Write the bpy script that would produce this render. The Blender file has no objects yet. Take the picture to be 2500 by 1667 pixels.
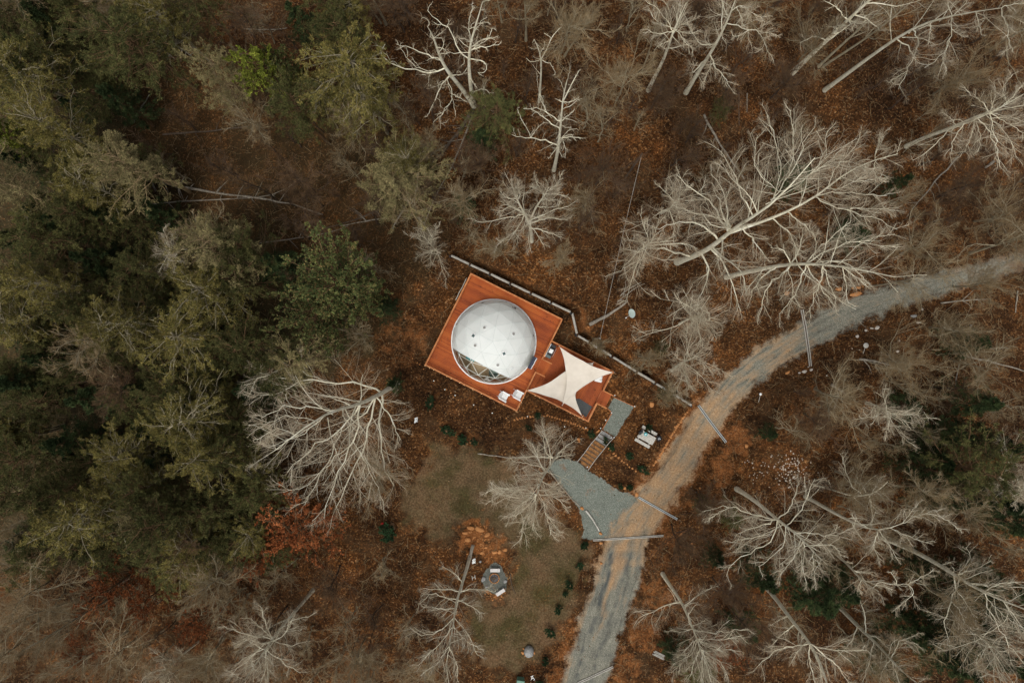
import bpy, bmesh, math, random
import numpy as np
from mathutils import Vector, Matrix
random.seed(7); RNG = np.random.default_rng(11)
scene = bpy.context.scene
COL = scene.collection

# ------------------------------------------------------------------ camera, sky, sun, exposure
H = 63.3                       # drone height above the driveway
S = 0.038                      # metres per photo pixel at ground level
CU, CV = 1250.0, 833.5         # picture centre in photo pixels = the point straight below
cam_d = bpy.data.cameras.new("camera"); cam = bpy.data.objects.new("camera", cam_d); COL.objects.link(cam)
cam_d.sensor_width = 36.0; cam_d.lens = 36.0*H/(2500*S)
cam_d.clip_start = 0.5; cam_d.clip_end = 3000
cam.location = (0, 0, H); cam.rotation_euler = (0, 0, 0)
scene.camera = cam

SUN_EL, SUN_AZ = math.radians(66), math.radians(200)      # from the south, veiled by cloud
w = bpy.data.worlds.new("World"); scene.world = w; w.use_nodes = True
nt = w.node_tree
sky = nt.nodes.new("ShaderNodeTexSky"); sky.sky_type = 'NISHITA'; sky.sun_disc = False
sky.sun_elevation = SUN_EL; sky.sun_rotation = SUN_AZ; sky.air_density = 1.0; sky.dust_density = 4.0; sky.ozone_density = 0.6
bgn = nt.nodes["Background"]; bgn.inputs[1].default_value = 0.15
hs = nt.nodes.new('ShaderNodeHueSaturation'); hs.inputs['Saturation'].default_value = 0.12   # thin overcast: nearly grey sky
nt.links.new(sky.outputs[0], hs.inputs['Color']); nt.links.new(hs.outputs[0], bgn.inputs[0])
sd = bpy.data.lights.new("sun", 'SUN'); sd.energy = 1.05; sd.angle = math.radians(22); sd.color = (1.0, 0.93, 0.79)
sun = bpy.data.objects.new("sun", sd); COL.objects.link(sun)
# direction to the sun: azimuth clockwise from +Y
to_sun = Vector((math.sin(SUN_AZ)*math.cos(SUN_EL), math.cos(SUN_AZ)*math.cos(SUN_EL), math.sin(SUN_EL)))
sun.rotation_euler = to_sun.to_track_quat('Z', 'Y').to_euler()
sun.location = to_sun*80
scene.view_settings.view_transform = 'Standard'; scene.view_settings.look = 'None'
scene.view_settings.gamma = 1.0; scene.view_settings.exposure = 0.16
scene.cycles.max_bounces = 6; scene.cycles.diffuse_bounces = 4; scene.cycles.glossy_bounces = 2
scene.cycles.transparent_max_bounces = 8; scene.cycles.transmission_bounces = 4

# ------------------------------------------------------------------ plan coordinates (survey of the site)
REG = dict(TL=(0,0,2.767), TM=(830,0,2.767), TR=(1650,0,2.767), ML=(0,550,2.767), MR=(1650,550,2.767),
           BL=(0,1107,2.767), BM=(830,1107,2.767), BR=(1650,1107,2.767), O=(0,0,0.9408), D=(1000,600,3.1367),
           Z2=(1250,800,4.48), Z3=(1250,1050,3.92), Z4=(1050,1250,3.76), W=(1900,660,5.88), P2=(1050,820,7.84),
           Q=(1300,700,7.84), T=(1500,1000,11.76), G=(1150,1480,6.72), S=(0,0,1.0))
def q(reg, pts):
    ox, oy, k = REG[reg]
    return [(ox+p[0]/k, oy+p[1]/k) for p in pts]
def q1(reg, x, y): return q(reg, [(x, y)])[0]
def up(u, v, z):
    k = S*(H-z)/H
    return ((u-CU)*k, (CV-v)*k, z)

def seg_dist(X, Y, pts):
    """signed distance to a polyline (left of travel positive), with parameter along it"""
    best = np.full(X.shape, 1e9); sgn = np.zeros(X.shape); tt = np.zeros(X.shape)
    for i in range(len(pts)-1):
        ax, ay = pts[i]; bx, by = pts[i+1]
        dx, dy = bx-ax, by-ay; L2 = dx*dx+dy*dy
        t = np.clip(((X-ax)*dx+(Y-ay)*dy)/L2, 0, 1)
        d = np.hypot(X-ax-t*dx, Y-ay-t*dy)
        s = np.sign(dx*(Y-ay)-dy*(X-ax))
        m = d < best
        best = np.where(m, d, best); sgn = np.where(m, s, sgn); tt = np.where(m, i+t, tt)
    return best, sgn, tt
def poly_sd(X, Y, pts):
    """signed distance to polygon, positive inside"""
    P = list(pts)+[pts[0]]
    d, _, _ = seg_dist(X, Y, P)
    ins = np.zeros(X.shape, bool)
    for i in range(len(P)-1):
        ax, ay = P[i]; bx, by = P[i+1]
        if ay == by: continue
        c = ((ay > Y) != (by > Y)) & (X < (bx-ax)*(Y-ay)/(by-ay)+ax)
        ins ^= c
    return np.where(ins, d, -d)
def smooth(x): x = np.clip(x, 0, 1); return x*x*(3-2*x)
_ph = RNG.uniform(0, 6.28, (24,)); _dr = RNG.uniform(0, 6.28, (24,))
def lump(X, Y, wl, k0=0, n=6):
    """cheap smooth noise, about -1..1"""
    o = 0
    for i in range(n):
        a = _dr[(k0+i) % 24]; f = 6.283/wl*(0.7+0.25*i)
        o = o+np.sin((X*math.cos(a)+Y*math.sin(a))*f+_ph[(k0+i*3) % 24]+1.7*np.sin((X*math.sin(a)-Y*math.cos(a))*f*0.6+_ph[(k0+i*5) % 24]))
    return o/n*1.5
PAD_LINE = [(-900, 850), (700, 930), (980, 925), (1060, 1025), (1200, 1065), (1330, 1075), (1400, 1090), (1445, 1110),
            (1520, 1150), (1570, 1180), (1640, 1100), (1690, 1010), (1800, 1060), (2100, 1200), (3600, 1500)]
WALL_A = [q1('D', 312, 72), q1('D', 1240, 510)]
WALL_B = [q1('D', 1246, 515), q1('D', 1280, 672)]
WALL_C = [q1('D', 1284, 684), (1690, 990)]
WALL_LINE = [WALL_A[0], WALL_A[1], WALL_B[1], WALL_C[1]]
def hgt(X, Y):
    X = np.asarray(X, float); Y = np.asarray(Y, float)
    U = CU+X/S; V = CV-Y/S
    d, s, t = seg_dist(U, V, PAD_LINE)
    r = np.hypot(U-1430, V-1090)
    wd = 18+np.clip(r-230, 0, 900)*0.45
    z = 1.3*smooth((-s*d+wd)/(2*wd))           # inside is north-east of the line (image y points down)
    d2, s2, t2 = seg_dist(U, V, WALL_LINE)
    fade = smooth((t2*1.0)/0.35)*smooth((3.0-t2)/0.35)
    z = z+1.1*smooth((-s2*d2-3)/14.0)*np.where(s2 < 0, 1, 0)*fade*np.exp(-np.clip(d2-20, 0, 1e9)/260)
    flat = np.exp(-(np.hypot(U-1300, V-1000)/260)**4)
    z = z+lump(X, Y, 23, 3)*0.35*(1-flat)*smooth((np.hypot(U-1400, V-1100)-250)/300)+lump(X, Y, 3.1, 9)*0.035
    return z
def h1(x, y): return float(hgt(np.array([x]), np.array([y]))[0])
def gp(u, v, dz=0.0):
    z = 1.0
    for _ in range(6):
        x, y, _z = up(u, v, z+dz); z = h1(x, y)
    x, y, _z = up(u, v, z+dz)
    return (x, y, z+dz)

# ------------------------------------------------------------------ node helpers / materials
def mat(name):
    m = bpy.data.materials.new(name); m.use_nodes = True
    n = m.node_tree.nodes; b = n["Principled BSDF"]
    return m, m.node_tree, b
def N(nt, t, **kw):
    n = nt.nodes.new(t)
    for k, v in kw.items():
        if k.startswith('i_'):
            key = k[2:]; key = int(key) if key.isdigit() else key
            n.inputs[key].default_value = v
        else: setattr(n, k, v)
    return n
def L(nt, a, b): nt.links.new(a, b)
def noise(nt, co, scale, detail=3, rough=0.6, dist=0.0):
    n = N(nt, "ShaderNodeTexNoise"); n.inputs["Scale"].default_value = scale; n.inputs["Detail"].default_value = detail
    n.inputs["Roughness"].default_value = rough; n.inputs["Distortion"].default_value = dist
    if co is not None: L(nt, co, n.inputs["Vector"])
    return n
def ramp(nt, fac, stops, interp='LINEAR'):
    r = N(nt, "ShaderNodeValToRGB"); e = r.color_ramp.elements; r.color_ramp.interpolation = interp
    while len(e) > 1: e.remove(e[-1])
    e[0].position = stops[0][0]; e[0].color = (*stops[0][1], 1)
    for p, c in stops[1:]:
        x = e.new(p); x.color = (*c, 1)
    L(nt, fac, r.inputs[0]); return r
def mixc(nt, fac, a, b, mode='MIX'):
    m = N(nt, "ShaderNodeMix", data_type='RGBA', blend_type=mode)
    for s, v in ((0, fac), (6, a), (7, b)):
        if isinstance(v, (int, float)): m.inputs[s].default_value = v
        elif isinstance(v, tuple): m.inputs[s].default_value = (*v, 1)
        else: L(nt, v, m.inputs[s])
    return m.outputs[2]
def math_(nt, op, a, b=None, c=None, clamp=False):
    m = N(nt, "ShaderNodeMath", operation=op, use_clamp=clamp)
    for i, v in enumerate((a, b, c)):
        if v is None: continue
        if isinstance(v, (int, float)): m.inputs[i].default_value = v
        else: L(nt, v, m.inputs[i])
    return m.outputs[0]
def gc(*c):   # grey helper
    return (c[0],)*3 if len(c) == 1 else c
def simple(name, c1, c2, scale=6.0, rough=0.8, metal=0.0, detail=4, spec=0.3, bump=0.0, objco=True, stops=(0.3, 0.7)):
    m, nt, b = mat(name)
    tc = N(nt, "ShaderNodeTexCoord"); co = tc.outputs["Object" if objco else "Generated"]
    n = noise(nt, co, scale, detail)
    r = ramp(nt, n.outputs[0], [(stops[0], c1), (stops[1], c2)])
    L(nt, r.outputs[0], b.inputs["Base Color"]); b.inputs["Roughness"].default_value = rough
    b.inputs["Metallic"].default_value = metal; b.inputs["Specular IOR Level"].default_value = spec
    if bump:
        bp = N(nt, "ShaderNodeBump"); bp.inputs["Strength"].default_value = bump; bp.inputs["Distance"].default_value = 0.02
        L(nt, n.outputs[0], bp.inputs["Height"]); L(nt, bp.outputs[0], b.inputs["Normal"])
    return m

# bark and twigs: lichen grey-cream on top limbs, pinkish brown in the fine twigs
def bark(name, c1, c2, c3):
    m, nt, b = mat(name)
    tc = N(nt, "ShaderNodeTexCoord"); oi = N(nt, "ShaderNodeObjectInfo")
    n = noise(nt, tc.outputs["Object"], 1.3, 4); n2 = noise(nt, tc.outputs["Object"], 14, 3)
    r = ramp(nt, n.outputs[0], [(0.3, c1), (0.55, c2), (0.75, c3)])
    r2 = ramp(nt, n2.outputs[0], [(0.3, gc(0.62)), (0.6, gc(1.08))])
    c = mixc(nt, 1.0, r.outputs[0], r2.outputs[0], 'MULTIPLY')
    br = math_(nt, 'MULTIPLY_ADD', oi.outputs["Random"], 0.35, 0.80)
    cc = N(nt, "ShaderNodeCombineXYZ"); [L(nt, br, cc.inputs[i]) for i in range(3)]
    c = mixc(nt, 1.0, c, cc.outputs[0], 'MULTIPLY')
    L(nt, c, b.inputs["Base Color"]); b.inputs["Roughness"].default_value = 0.9; b.inputs["Specular IOR Level"].default_value = 0.15
    return m
M = {}
M['bark_pale'] = bark('pale_bark', (0.536,0.496,0.368), (0.766,0.717,0.551), (0.800,0.800,0.700))
M['twig_pale'] = bark('pale_twigs', (0.32,0.255,0.175), (0.46,0.385,0.275), (0.60,0.515,0.385))
M['bark_grey'] = bark('grey_bark', (0.230,0.195,0.127), (0.356,0.312,0.214), (0.483,0.435,0.311))
M['twig_grey'] = bark('brown_grey_twigs', (0.185,0.130,0.068), (0.304,0.220,0.120), (0.425,0.317,0.182))
M['bark_dark'] = bark('dark_bark', (0.045,0.03,0.02), (0.085,0.06,0.045), (0.13,0.105,0.085))
M['twig_brown'] = bark('brown_twigs', (0.092,0.054,0.028), (0.155,0.093,0.049), (0.230,0.142,0.078))
def foliage(name, dark, mid, tip, brown=None):
    m, nt, b = mat(name)
    tc = N(nt, "ShaderNodeTexCoord"); oi = N(nt, "ShaderNodeObjectInfo"); geo = N(nt, "ShaderNodeNewGeometry")
    n = noise(nt, tc.outputs["Object"], 0.75, 3)
    r = ramp(nt, n.outputs[0], [(0.32, dark), (0.5, mid), (0.68, tip)])
    rr = ramp(nt, geo.outputs["Random Per Island"], [(0.0, gc(0.55)), (0.6, gc(1.0)), (1.0, gc(1.7))])
    c = mixc(nt, 1.0, r.outputs[0], rr.outputs[0], 'MULTIPLY')
    if brown:
        bm = ramp(nt, geo.outputs["Random Per Island"], [(0.80, gc(0.0)), (0.86, gc(0.75))])
        c = mixc(nt, bm.outputs[0], c, brown)
    br = math_(nt, 'MULTIPLY_ADD', oi.outputs["Random"], 0.5, 0.72)
    cc = N(nt, "ShaderNodeCombineXYZ"); [L(nt, br, cc.inputs[i]) for i in range(3)]
    c = mixc(nt, 1.0, c, cc.outputs[0], 'MULTIPLY')
    L(nt, c, b.inputs["Base Color"]); b.inputs["Roughness"].default_value = 0.85; b.inputs["Specular IOR Level"].default_value = 0.1
    return m
M['fol_olive'] = foliage('olive_needles', (0.035,0.039,0.014), (0.067,0.072,0.024), (0.116,0.115,0.038), (0.127,0.099,0.037))
M['fol_gold'] = foliage('golden_olive_needles', (0.074,0.068,0.019), (0.135,0.118,0.034), (0.223,0.190,0.057), (0.230,0.163,0.054))
M['fol_tan'] = foliage('pale_tan_needles', (0.114,0.099,0.044), (0.186,0.161,0.073), (0.272,0.233,0.109), (0.272,0.202,0.097))
M['fol_dark'] = foliage('dark_green_needles', (0.018,0.031,0.012), (0.033,0.048,0.018), (0.055,0.076,0.026))
M['fol_green'] = foliage('green_leaves', (0.043,0.056,0.020), (0.075,0.092,0.031), (0.128,0.140,0.045), (0.178,0.108,0.045))
M['fol_lime'] = foliage('yellow_green_leaves', (0.085,0.105,0.016), (0.15,0.17,0.026), (0.23,0.25,0.04))
M['fol_rust'] = foliage('rusty_leaves', (0.110,0.032,0.011), (0.198,0.062,0.021), (0.297,0.104,0.038))
M['fol_shrub'] = foliage('shrub_leaves', (0.012,0.026,0.012), (0.022,0.045,0.018), (0.038,0.07,0.028))

# ------------------------------------------------------------------ mesh helpers
def new_mesh(name, verts, faces=None, quads=None, tris=None):
    me = bpy.data.meshes.new(name)
    if faces is not None:
        me.from_pydata([tuple(map(float, v)) for v in verts], [], [tuple(f) for f in faces]); me.update(); return me
    verts = np.asarray(verts, np.float32)
    loops = []; starts = []; totals = []
    nq = 0 if quads is None else len(quads); ntr = 0 if tris is None else len(tris)
    me.vertices.add(len(verts)); me.vertices.foreach_set("co", verts.ravel())
    li = np.concatenate([a for a in ([np.asarray(quads, np.int32).ravel()] if nq else [])+([np.asarray(tris, np.int32).ravel()] if ntr else [])])
    ls = np.concatenate([np.arange(nq)*4, nq*4+np.arange(ntr)*3]).astype(np.int32)
    me.loops.add(len(li)); me.loops.foreach_set("vertex_index", li)
    me.polygons.add(nq+ntr); me.polygons.foreach_set("loop_start", ls)
    try:
        lt = np.concatenate([np.full(nq, 4), np.full(ntr, 3)]).astype(np.int32); me.polygons.foreach_set("loop_total", lt)
    except Exception: pass
    me.update(calc_edges=True); return me
def link(name, me, m=None, parent=None, loc=None, smooth_=False):
    o = bpy.data.objects.new(name, me); COL.objects.link(o)
    if m is not None and me is not None and not me.materials: me.materials.append(m)
    if smooth_: me.polygons.foreach_set("use_smooth", [True]*len(me.polygons))
    if parent is not None: o.parent = parent
    if loc is not None: o.location = loc
    return o
def tag(o, label=None, cat=None, group=None, kind=None):
    if label: o['label'] = label
    if cat: o['category'] = cat
    if group: o['group'] = group
    if kind: o['kind'] = kind
    return o
def empty(name, loc, label=None, cat=None, group=None, rz=0.0):
    o = bpy.data.objects.new(name, None); COL.objects.link(o); o.location = loc; o.rotation_euler = (0, 0, rz)
    o.empty_display_size = 0.3
    return tag(o, label, cat, group)
def copy_tree(o, parent=None):
    c = o.copy(); COL.objects.link(c)
    if parent is not None: c.parent = parent
    for ch in list(o.children): copy_tree(ch, c)
    return c

class MB:
    """collects boxes, bars, tubes and discs into one mesh"""
    def __init__(s): s.v = []; s.f = []
    def add(s, v, f):
        n = len(s.v); s.v += [tuple(p) for p in v]; s.f += [tuple(i+n for i in x) for x in f]
    def box(s, c, d, rz=0.0, rx=0.0, ry=0.0, bev=0.0):
        hx, hy, hz = d[0]/2, d[1]/2, d[2]/2
        R = Matrix.Rotation(rz, 3, 'Z') @ Matrix.Rotation(ry, 3, 'Y') @ Matrix.Rotation(rx, 3, 'X')
        C = Vector(c)
        if bev > 0:
            b = min(bev, hx*.9, hy*.9, hz*.9); vs = []; 
            for z, k in ((-hz, b), (-hz+b, 0), (hz-b, 0), (hz, b)):
                for (sx, sy) in ((-1,-1), (1,-1), (1,1), (-1,1)):
                    # two verts per corner
                    vs.append(R @ Vector((sx*(hx-k-(b if sx*sy > 0 else 0)), sy*(hy-k-(0 if sx*sy > 0 else b)), z))+C) if False else vs.append(R @ Vector((sx*(hx-k), sy*(hy-k), z))+C)
            fs = [(3,2,1,0), (12,13,14,15)]
            for l in range(3):
                for i in range(4):
                    j = (i+1) % 4; fs.append((l*4+i, l*4+j, l*4+4+j, l*4+4+i))
            s.add(vs, fs); return
        vs = [R @ Vector((x*hx, y*hy, z*hz))+C for z in (-1, 1) for (x, y) in ((-1,-1), (1,-1), (1,1), (-1,1))]
        s.add(vs, [(3,2,1,0), (4,5,6,7), (0,1,5,4), (1,2,6,5), (2,3,7,6), (3,0,4,7)])
    def bar(s, a, b, w, h=None):
        h = h or w; a = Vector(a); b = Vector(b); t = (b-a); L_ = t.length; t.normalize()
        u = Vector((0,0,1)) if abs(t.z) < 0.95 else Vector((1,0,0)); x = t.cross(u).normalized(); y = x.cross(t).normalized()
        vs = [p+x*sx*w/2+y*sy*h/2 for p in (a, b) for (sx, sy) in ((-1,-1), (1,-1), (1,1), (-1,1))]
        s.add(vs, [(3,2,1,0), (4,5,6,7), (0,1,5,4), (1,2,6,5), (2,3,7,6), (3,0,4,7)])
    def tube(s, pts, r, n=8, caps=True):
        pts = [Vector(p) for p in pts]; k = len(pts); rs = r if isinstance(r, (list, tuple)) else [r]*k
        base = len(s.v)
        for i, p in enumerate(pts):
            t = (pts[min(i+1, k-1)]-pts[max(i-1, 0)]).normalized()
            u = Vector((0,0,1)) if abs(t.z) < 0.9 else Vector((1,0,0)); x = t.cross(u).normalized(); y = x.cross(t).normalized()
            for j in range(n):
                a = 6.28318*j/n; s.v.append(tuple(p+(x*math.cos(a)+y*math.sin(a))*rs[i]))
        for i in range(k-1):
            for j in range(n):
                j2 = (j+1) % n; s.f.append((base+i*n+j, base+i*n+j2, base+(i+1)*n+j2, base+(i+1)*n+j))
        if caps:
            s.f.append(tuple(base+j for j in range(n))[::-1]); s.f.append(tuple(base+(k-1)*n+j for j in range(n)))
    def lathe(s, c, prof, n=16, rz=0):
        base = len(s.v)
        for (r, z) in prof:
            for j in range(n):
                a = 6.28318*j/n+rz; s.v.append((c[0]+r*math.cos(a), c[1]+r*math.sin(a), c[2]+z))
        for i in range(len(prof)-1):
            for j in range(n):
                j2 = (j+1) % n; s.f.append((base+i*n+j, base+i*n+j2, base+(i+1)*n+j2, base+(i+1)*n+j))
        s.f.append(tuple(base+j for j in range(n))[::-1]); s.f.append(tuple(base+(len(prof)-1)*n+j for j in range(n)))
    def prism(s, pts, z0, z1):
        n = len(pts); base = len(s.v)
        s.v += [(p[0], p[1], z0) for p in pts]+[(p[0], p[1], z1) for p in pts]
        s.f += [tuple(base+i for i in range(n))[::-1], tuple(base+n+i for i in range(n))]
        s.f += [(base+i, base+(i+1) % n, base+n+(i+1) % n, base+n+i) for i in range(n)]
    def build(s, name, m, parent=None, smooth_=False, loc=None):
        me = new_mesh(name, s.v, faces=s.f)
        bm = bmesh.new(); bm.from_mesh(me); bmesh.ops.recalc_face_normals(bm, faces=bm.faces); bm.to_mesh(me); bm.free()
        return link(name, me, m, parent, loc, smooth_)

# vectorised tubes: P (N,n,3), R (N,n)
def tubes(P, R, sides):
    P = np.asarray(P, float); Nn, n, _ = P.shape
    T = np.empty_like(P); T[:, 1:-1] = P[:, 2:]-P[:, :-2]; T[:, 0] = P[:, 1]-P[:, 0]; T[:, -1] = P[:, -1]-P[:, -2]
    T /= np.linalg.norm(T, axis=2, keepdims=True)+1e-9
    ref = np.zeros((Nn, 1, 3)); ref[:, 0, :] = np.where(np.abs(T[:, n//2, 2:3]) < 0.8, [[0, 0, 1.]], [[1., 0, 0]])
    X = np.cross(T, ref); X /= np.linalg.norm(X, axis=2, keepdims=True)+1e-9
    Y = np.cross(X, T)
    a = np.arange(sides)*2*np.pi/sides
    V = P[:, :, None, :]+R[:, :, None, None]*(np.cos(a)[None, None, :, None]*X[:, :, None, :]+np.sin(a)[None, None, :, None]*Y[:, :, None, :])
    idx = np.arange(Nn*n*sides).reshape(Nn, n, sides)
    A = idx[:, :-1, :]; B = np.roll(A, -1, axis=2); D_ = idx[:, 1:, :]; C = np.roll(D_, -1, axis=2)
    F = np.stack([A, B, C, D_], axis=-1).reshape(-1, 4)
    return V.reshape(-1, 3), F
def join_tubes(parts):
    V = []; F = []; o = 0
    for (v, f) in parts:
        V.append(v); F.append(f+o); o += len(v)
    return np.concatenate(V), np.concatenate(F)
def norm(a): return a/(np.linalg.norm(a, axis=-1, keepdims=True)+1e-9)
def resample(pts, n):
    """Catmull-like smooth resample of a polyline (k,d) to n points"""
    pts = np.asarray(pts, float)
    d = np.r_[0, np.cumsum(np.linalg.norm(np.diff(pts[:, :3], axis=0), axis=1))]
    t = np.linspace(0, d[-1], n)
    o = np.stack([np.interp(t, d, pts[:, i]) for i in range(pts.shape[1])], 1)
    if n > 4:
        for _ in range(2): o[1:-1] = o[1:-1]*0.5+(o[:-2]+o[2:])*0.25
    return o
def kids(P, R, K, t0, t1, lf, ang, upb, n, rng, rf=0.55, wob=0.18, taper=0.25, absL=None, droop=0.0):
    Nn, m, _ = P.shape
    Lp = np.linalg.norm(np.diff(P, axis=1), axis=2).sum(1)
    t = np.tile(np.linspace(t0, t1, K), (Nn, 1))+rng.uniform(-.5, .5, (Nn, K))*(t1-t0)/K
    t = np.clip(t, 0.02, 0.99); f = t*(m-1); i = np.minimum(f.astype(int), m-2); fr = (f-i)[..., None]
    rows = np.arange(Nn)[:, None]
    A = P[rows, i]; B = P[rows, i+1]; pos = A+(B-A)*fr; T = norm(B-A)
    ra = R[rows, i]; rb = R[rows, i+1]; rad = ra+(rb-ra)*fr[..., 0]
    rv = norm(rng.normal(size=T.shape)); perp = norm(np.cross(T, rv))
    an = np.radians(ang)*rng.uniform(0.7, 1.3, t.shape)[..., None]
    D = norm(T*np.cos(an)+perp*np.sin(an)+np.array([0, 0, upb]))
    base = (Lp[:, None] if absL is None else absL)
    Ln = base*lf*(1-0.55*t)*rng.uniform(0.6, 1.25, t.shape)
    D = D.reshape(-1, 3); pos = pos.reshape(-1, 3); Ln = Ln.reshape(-1); rad = rad.reshape(-1)*rf
    out = np.empty((len(D), n, 3)); out[:, 0] = pos; cur = D
    for k in range(1, n):
        cur = norm(cur+rng.normal(size=cur.shape)*wob+np.array([0, 0, upb*0.25-droop]))
        out[:, k] = out[:, k-1]+cur*(Ln/(n-1))[:, None]
    Rr = rad[:, None]*np.linspace(1, taper, n)[None, :]
    return out, Rr

def tree_from(name, base, tr_pts, tr_r, limbs, mats, rng, K2=7, K3=6, K4=4, wob=0.16, spread=1.0, rmin=0.011, upb=0.25, big=False):
    """tr_pts: list of (P(n,3),R(n)); limbs likewise. Returns meshes (trunk mesh, crown mesh) relative to base"""
    base = np.asarray(base)
    parts = []
    for P, R in tr_pts: parts.append(tubes((P-base)[None], R[None], 9))
    for P, R in limbs: parts.append(tubes((P-base)[None], R[None], 6))
    # side branches from limbs and upper trunk
    n = 9
    LP = np.stack([resample(np.c_[P, R], n) for P, R in limbs]) if limbs else np.zeros((0, n, 4))
    TP = np.stack([resample(np.c_[P, R], n) for P, R in tr_pts])
    P1 = LP[:, :, :3]; R1 = LP[:, :, 3]
    cr = []
    if len(P1):
        a = kids(P1, R1, K2, 0.12, 0.98, 0.47*spread, 44, upb, 6, rng, wob=wob, rf=.38)
    b = kids(TP[:, n//3:, :3], TP[:, n//3:, 3], K2+3, 0.25, 0.98, 0.30*spread, 52, upb, 6, rng, rf=0.4, wob=wob)
    P2 = np.concatenate([a[0], b[0]]) if len(P1) else b[0]; R2 = np.concatenate([a[1], b[1]]) if len(P1) else b[1]
    R2 = np.maximum(R2, rmin*1.15)
    P3, R3 = kids(P2, R2, K3+1, 0.10, 0.98, 0.68, 38, upb*0.5, 4, rng, wob=wob*.75); R3 = np.maximum(R3, rmin*.62)
    P4, R4 = kids(P3, R3, K4+2, 0.1, 0.95, 0.80, 30, upb*0.3, 3, rng, wob=wob*.6); R4 = np.maximum(R4, rmin*0.40)
    P5 = None
    parts.append(tubes(P2-base, R2, 4)); V, F = join_tubes(parts); tm = new_mesh(name+"_wood", V, quads=F)
    V, F = join_tubes([tubes(P3-base, R3, 3), tubes(P4-base, R4, 3)]); cm = new_mesh(name+"_twigs", V, quads=F)
    for me, mm in ((tm, mats[0]), (cm, mats[1])): me.materials.append(mm)
    tm.polygons.foreach_set("use_smooth", [True]*len(tm.polygons))
    return tm, cm
# ------------------------------------------------------------------ terrain
ROAD = [(p[0]/.9408, p[1]/.9408, w_/.9408/2, tan) for p, w_, tan in [
    ((2700,560),46,.25),((2450,585),46,.3),((2352,598),46,.35),((2200,640),50,.15),((2100,664),62,.05),((1980,708),72,.05),((1880,752),74,.22),((1800,800),74,.60),((1740,838),72,.42),((1690,880),74,.5),
    ((1650,928),80,.70),((1610,985),84,.8),((1570,1050),88,.75),((1520,1120),92,.85),((1480,1180),96,.8),((1450,1225),110,.75),((1425,1290),118,.40),
    ((1400,1380),112,.10),((1372,1460),112,.02),((1345,1560),114,.02),((1300,1700),126,.12),((1200,1900),126,.15)]]
RC = [(r[0], r[1]) for r in ROAD]
PARK = q('Z3', [(345,385),(372,320),(430,272),(520,265),(600,290),(640,310),(690,350),(730,385),(800,430),(860,465),(920,515),(980,560),(1050,590),(1110,605),(1180,640),(1230,700),(1160,780),(1110,860),(1010,950),(950,1035),(770,1052),(668,1035),(692,950),(662,860),(640,740),(560,640),(470,530),(400,450)])
PATH = q('Z2', [(1110,758),(1335,862),(1275,965),(1200,1080),(1130,1190),(1060,1150),(988,1108),(1040,1010),(1092,928),(1048,888)])
FIRE = q('Z4', [(590,455),(650,490),(690,560),(712,640),(700,710),(640,765),(570,745),(510,700),(470,630),(490,560),(540,500)])
LAWN = q('O', [(985,1020),(1090,1035),(1165,1052),(1205,1130),(1260,1195),(1335,1215),(1352,1262),(1335,1330),(1300,1430),(1262,1490),(1190,1535),(1110,1530),(1075,1450),(1085,1385),(1170,1335),(1190,1262),(1120,1245),(1060,1225),(1000,1240),(935,1195),(925,1130),(975,1080)])
CLAY = [(u/.9408, v/.9408, r/.9408, s) for u, v, r, s in [
    (1330,745,26,.8),(1385,790,22,.6),(1450,850,30,.5),(1520,890,30,.55),(1300,700,22,.5),(1210,660,18,.45),(1560,905,22,.7),
    (1600,960,34,.9),(1560,1040,34,.9),(1690,1010,38,.95),(1660,1080,36,.8),(1560,1150,30,.6),(1640,1140,50,.45),(1760,1060,45,.4),
    (1545,1235,40,.5),(1520,1290,34,.5),(1510,1360,44,.6),(1480,1450,46,.7),(1440,1540,44,.7),(1300,1500,26,.7),(1310,1440,22,.55),(1285,1560,40,.75),(1230,1545,30,.4),
    (1090,1235,42,1.1),(1130,1262,34,1.0),(1140,1370,26,.6),(1085,1290,20,.4),(940,770,60,.50),(930,850,40,.35),(1000,900,24,.35),(1020,990,50,.22),
    (1490,1190,30,.8),(1330,1180,22,.15),(1800,1100,60,.35),(1870,660,24,.6),(1960,675,22,.6),(1840,760,20,.5),(1880,900,22,.5),(1100,990,40,.18),(1260,990,50,.12),
    (1480,860,60,.28),(2000,620,60,.2),(1180,560,50,.25),(1300,320,60,.15),(1200,150,60,.12),(2100,500,70,.28),(1150,60,60,.2),(640,1270,80,.18),(300,1340,60,.4),(1400,900,34,.12),
    (970,1240,50,.12),(1030,1440,50,.3),(1260,1320,18,.1),(1640,1240,40,.35),(1700,1300,40,.15),(2250,520,60,.15)]]
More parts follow.
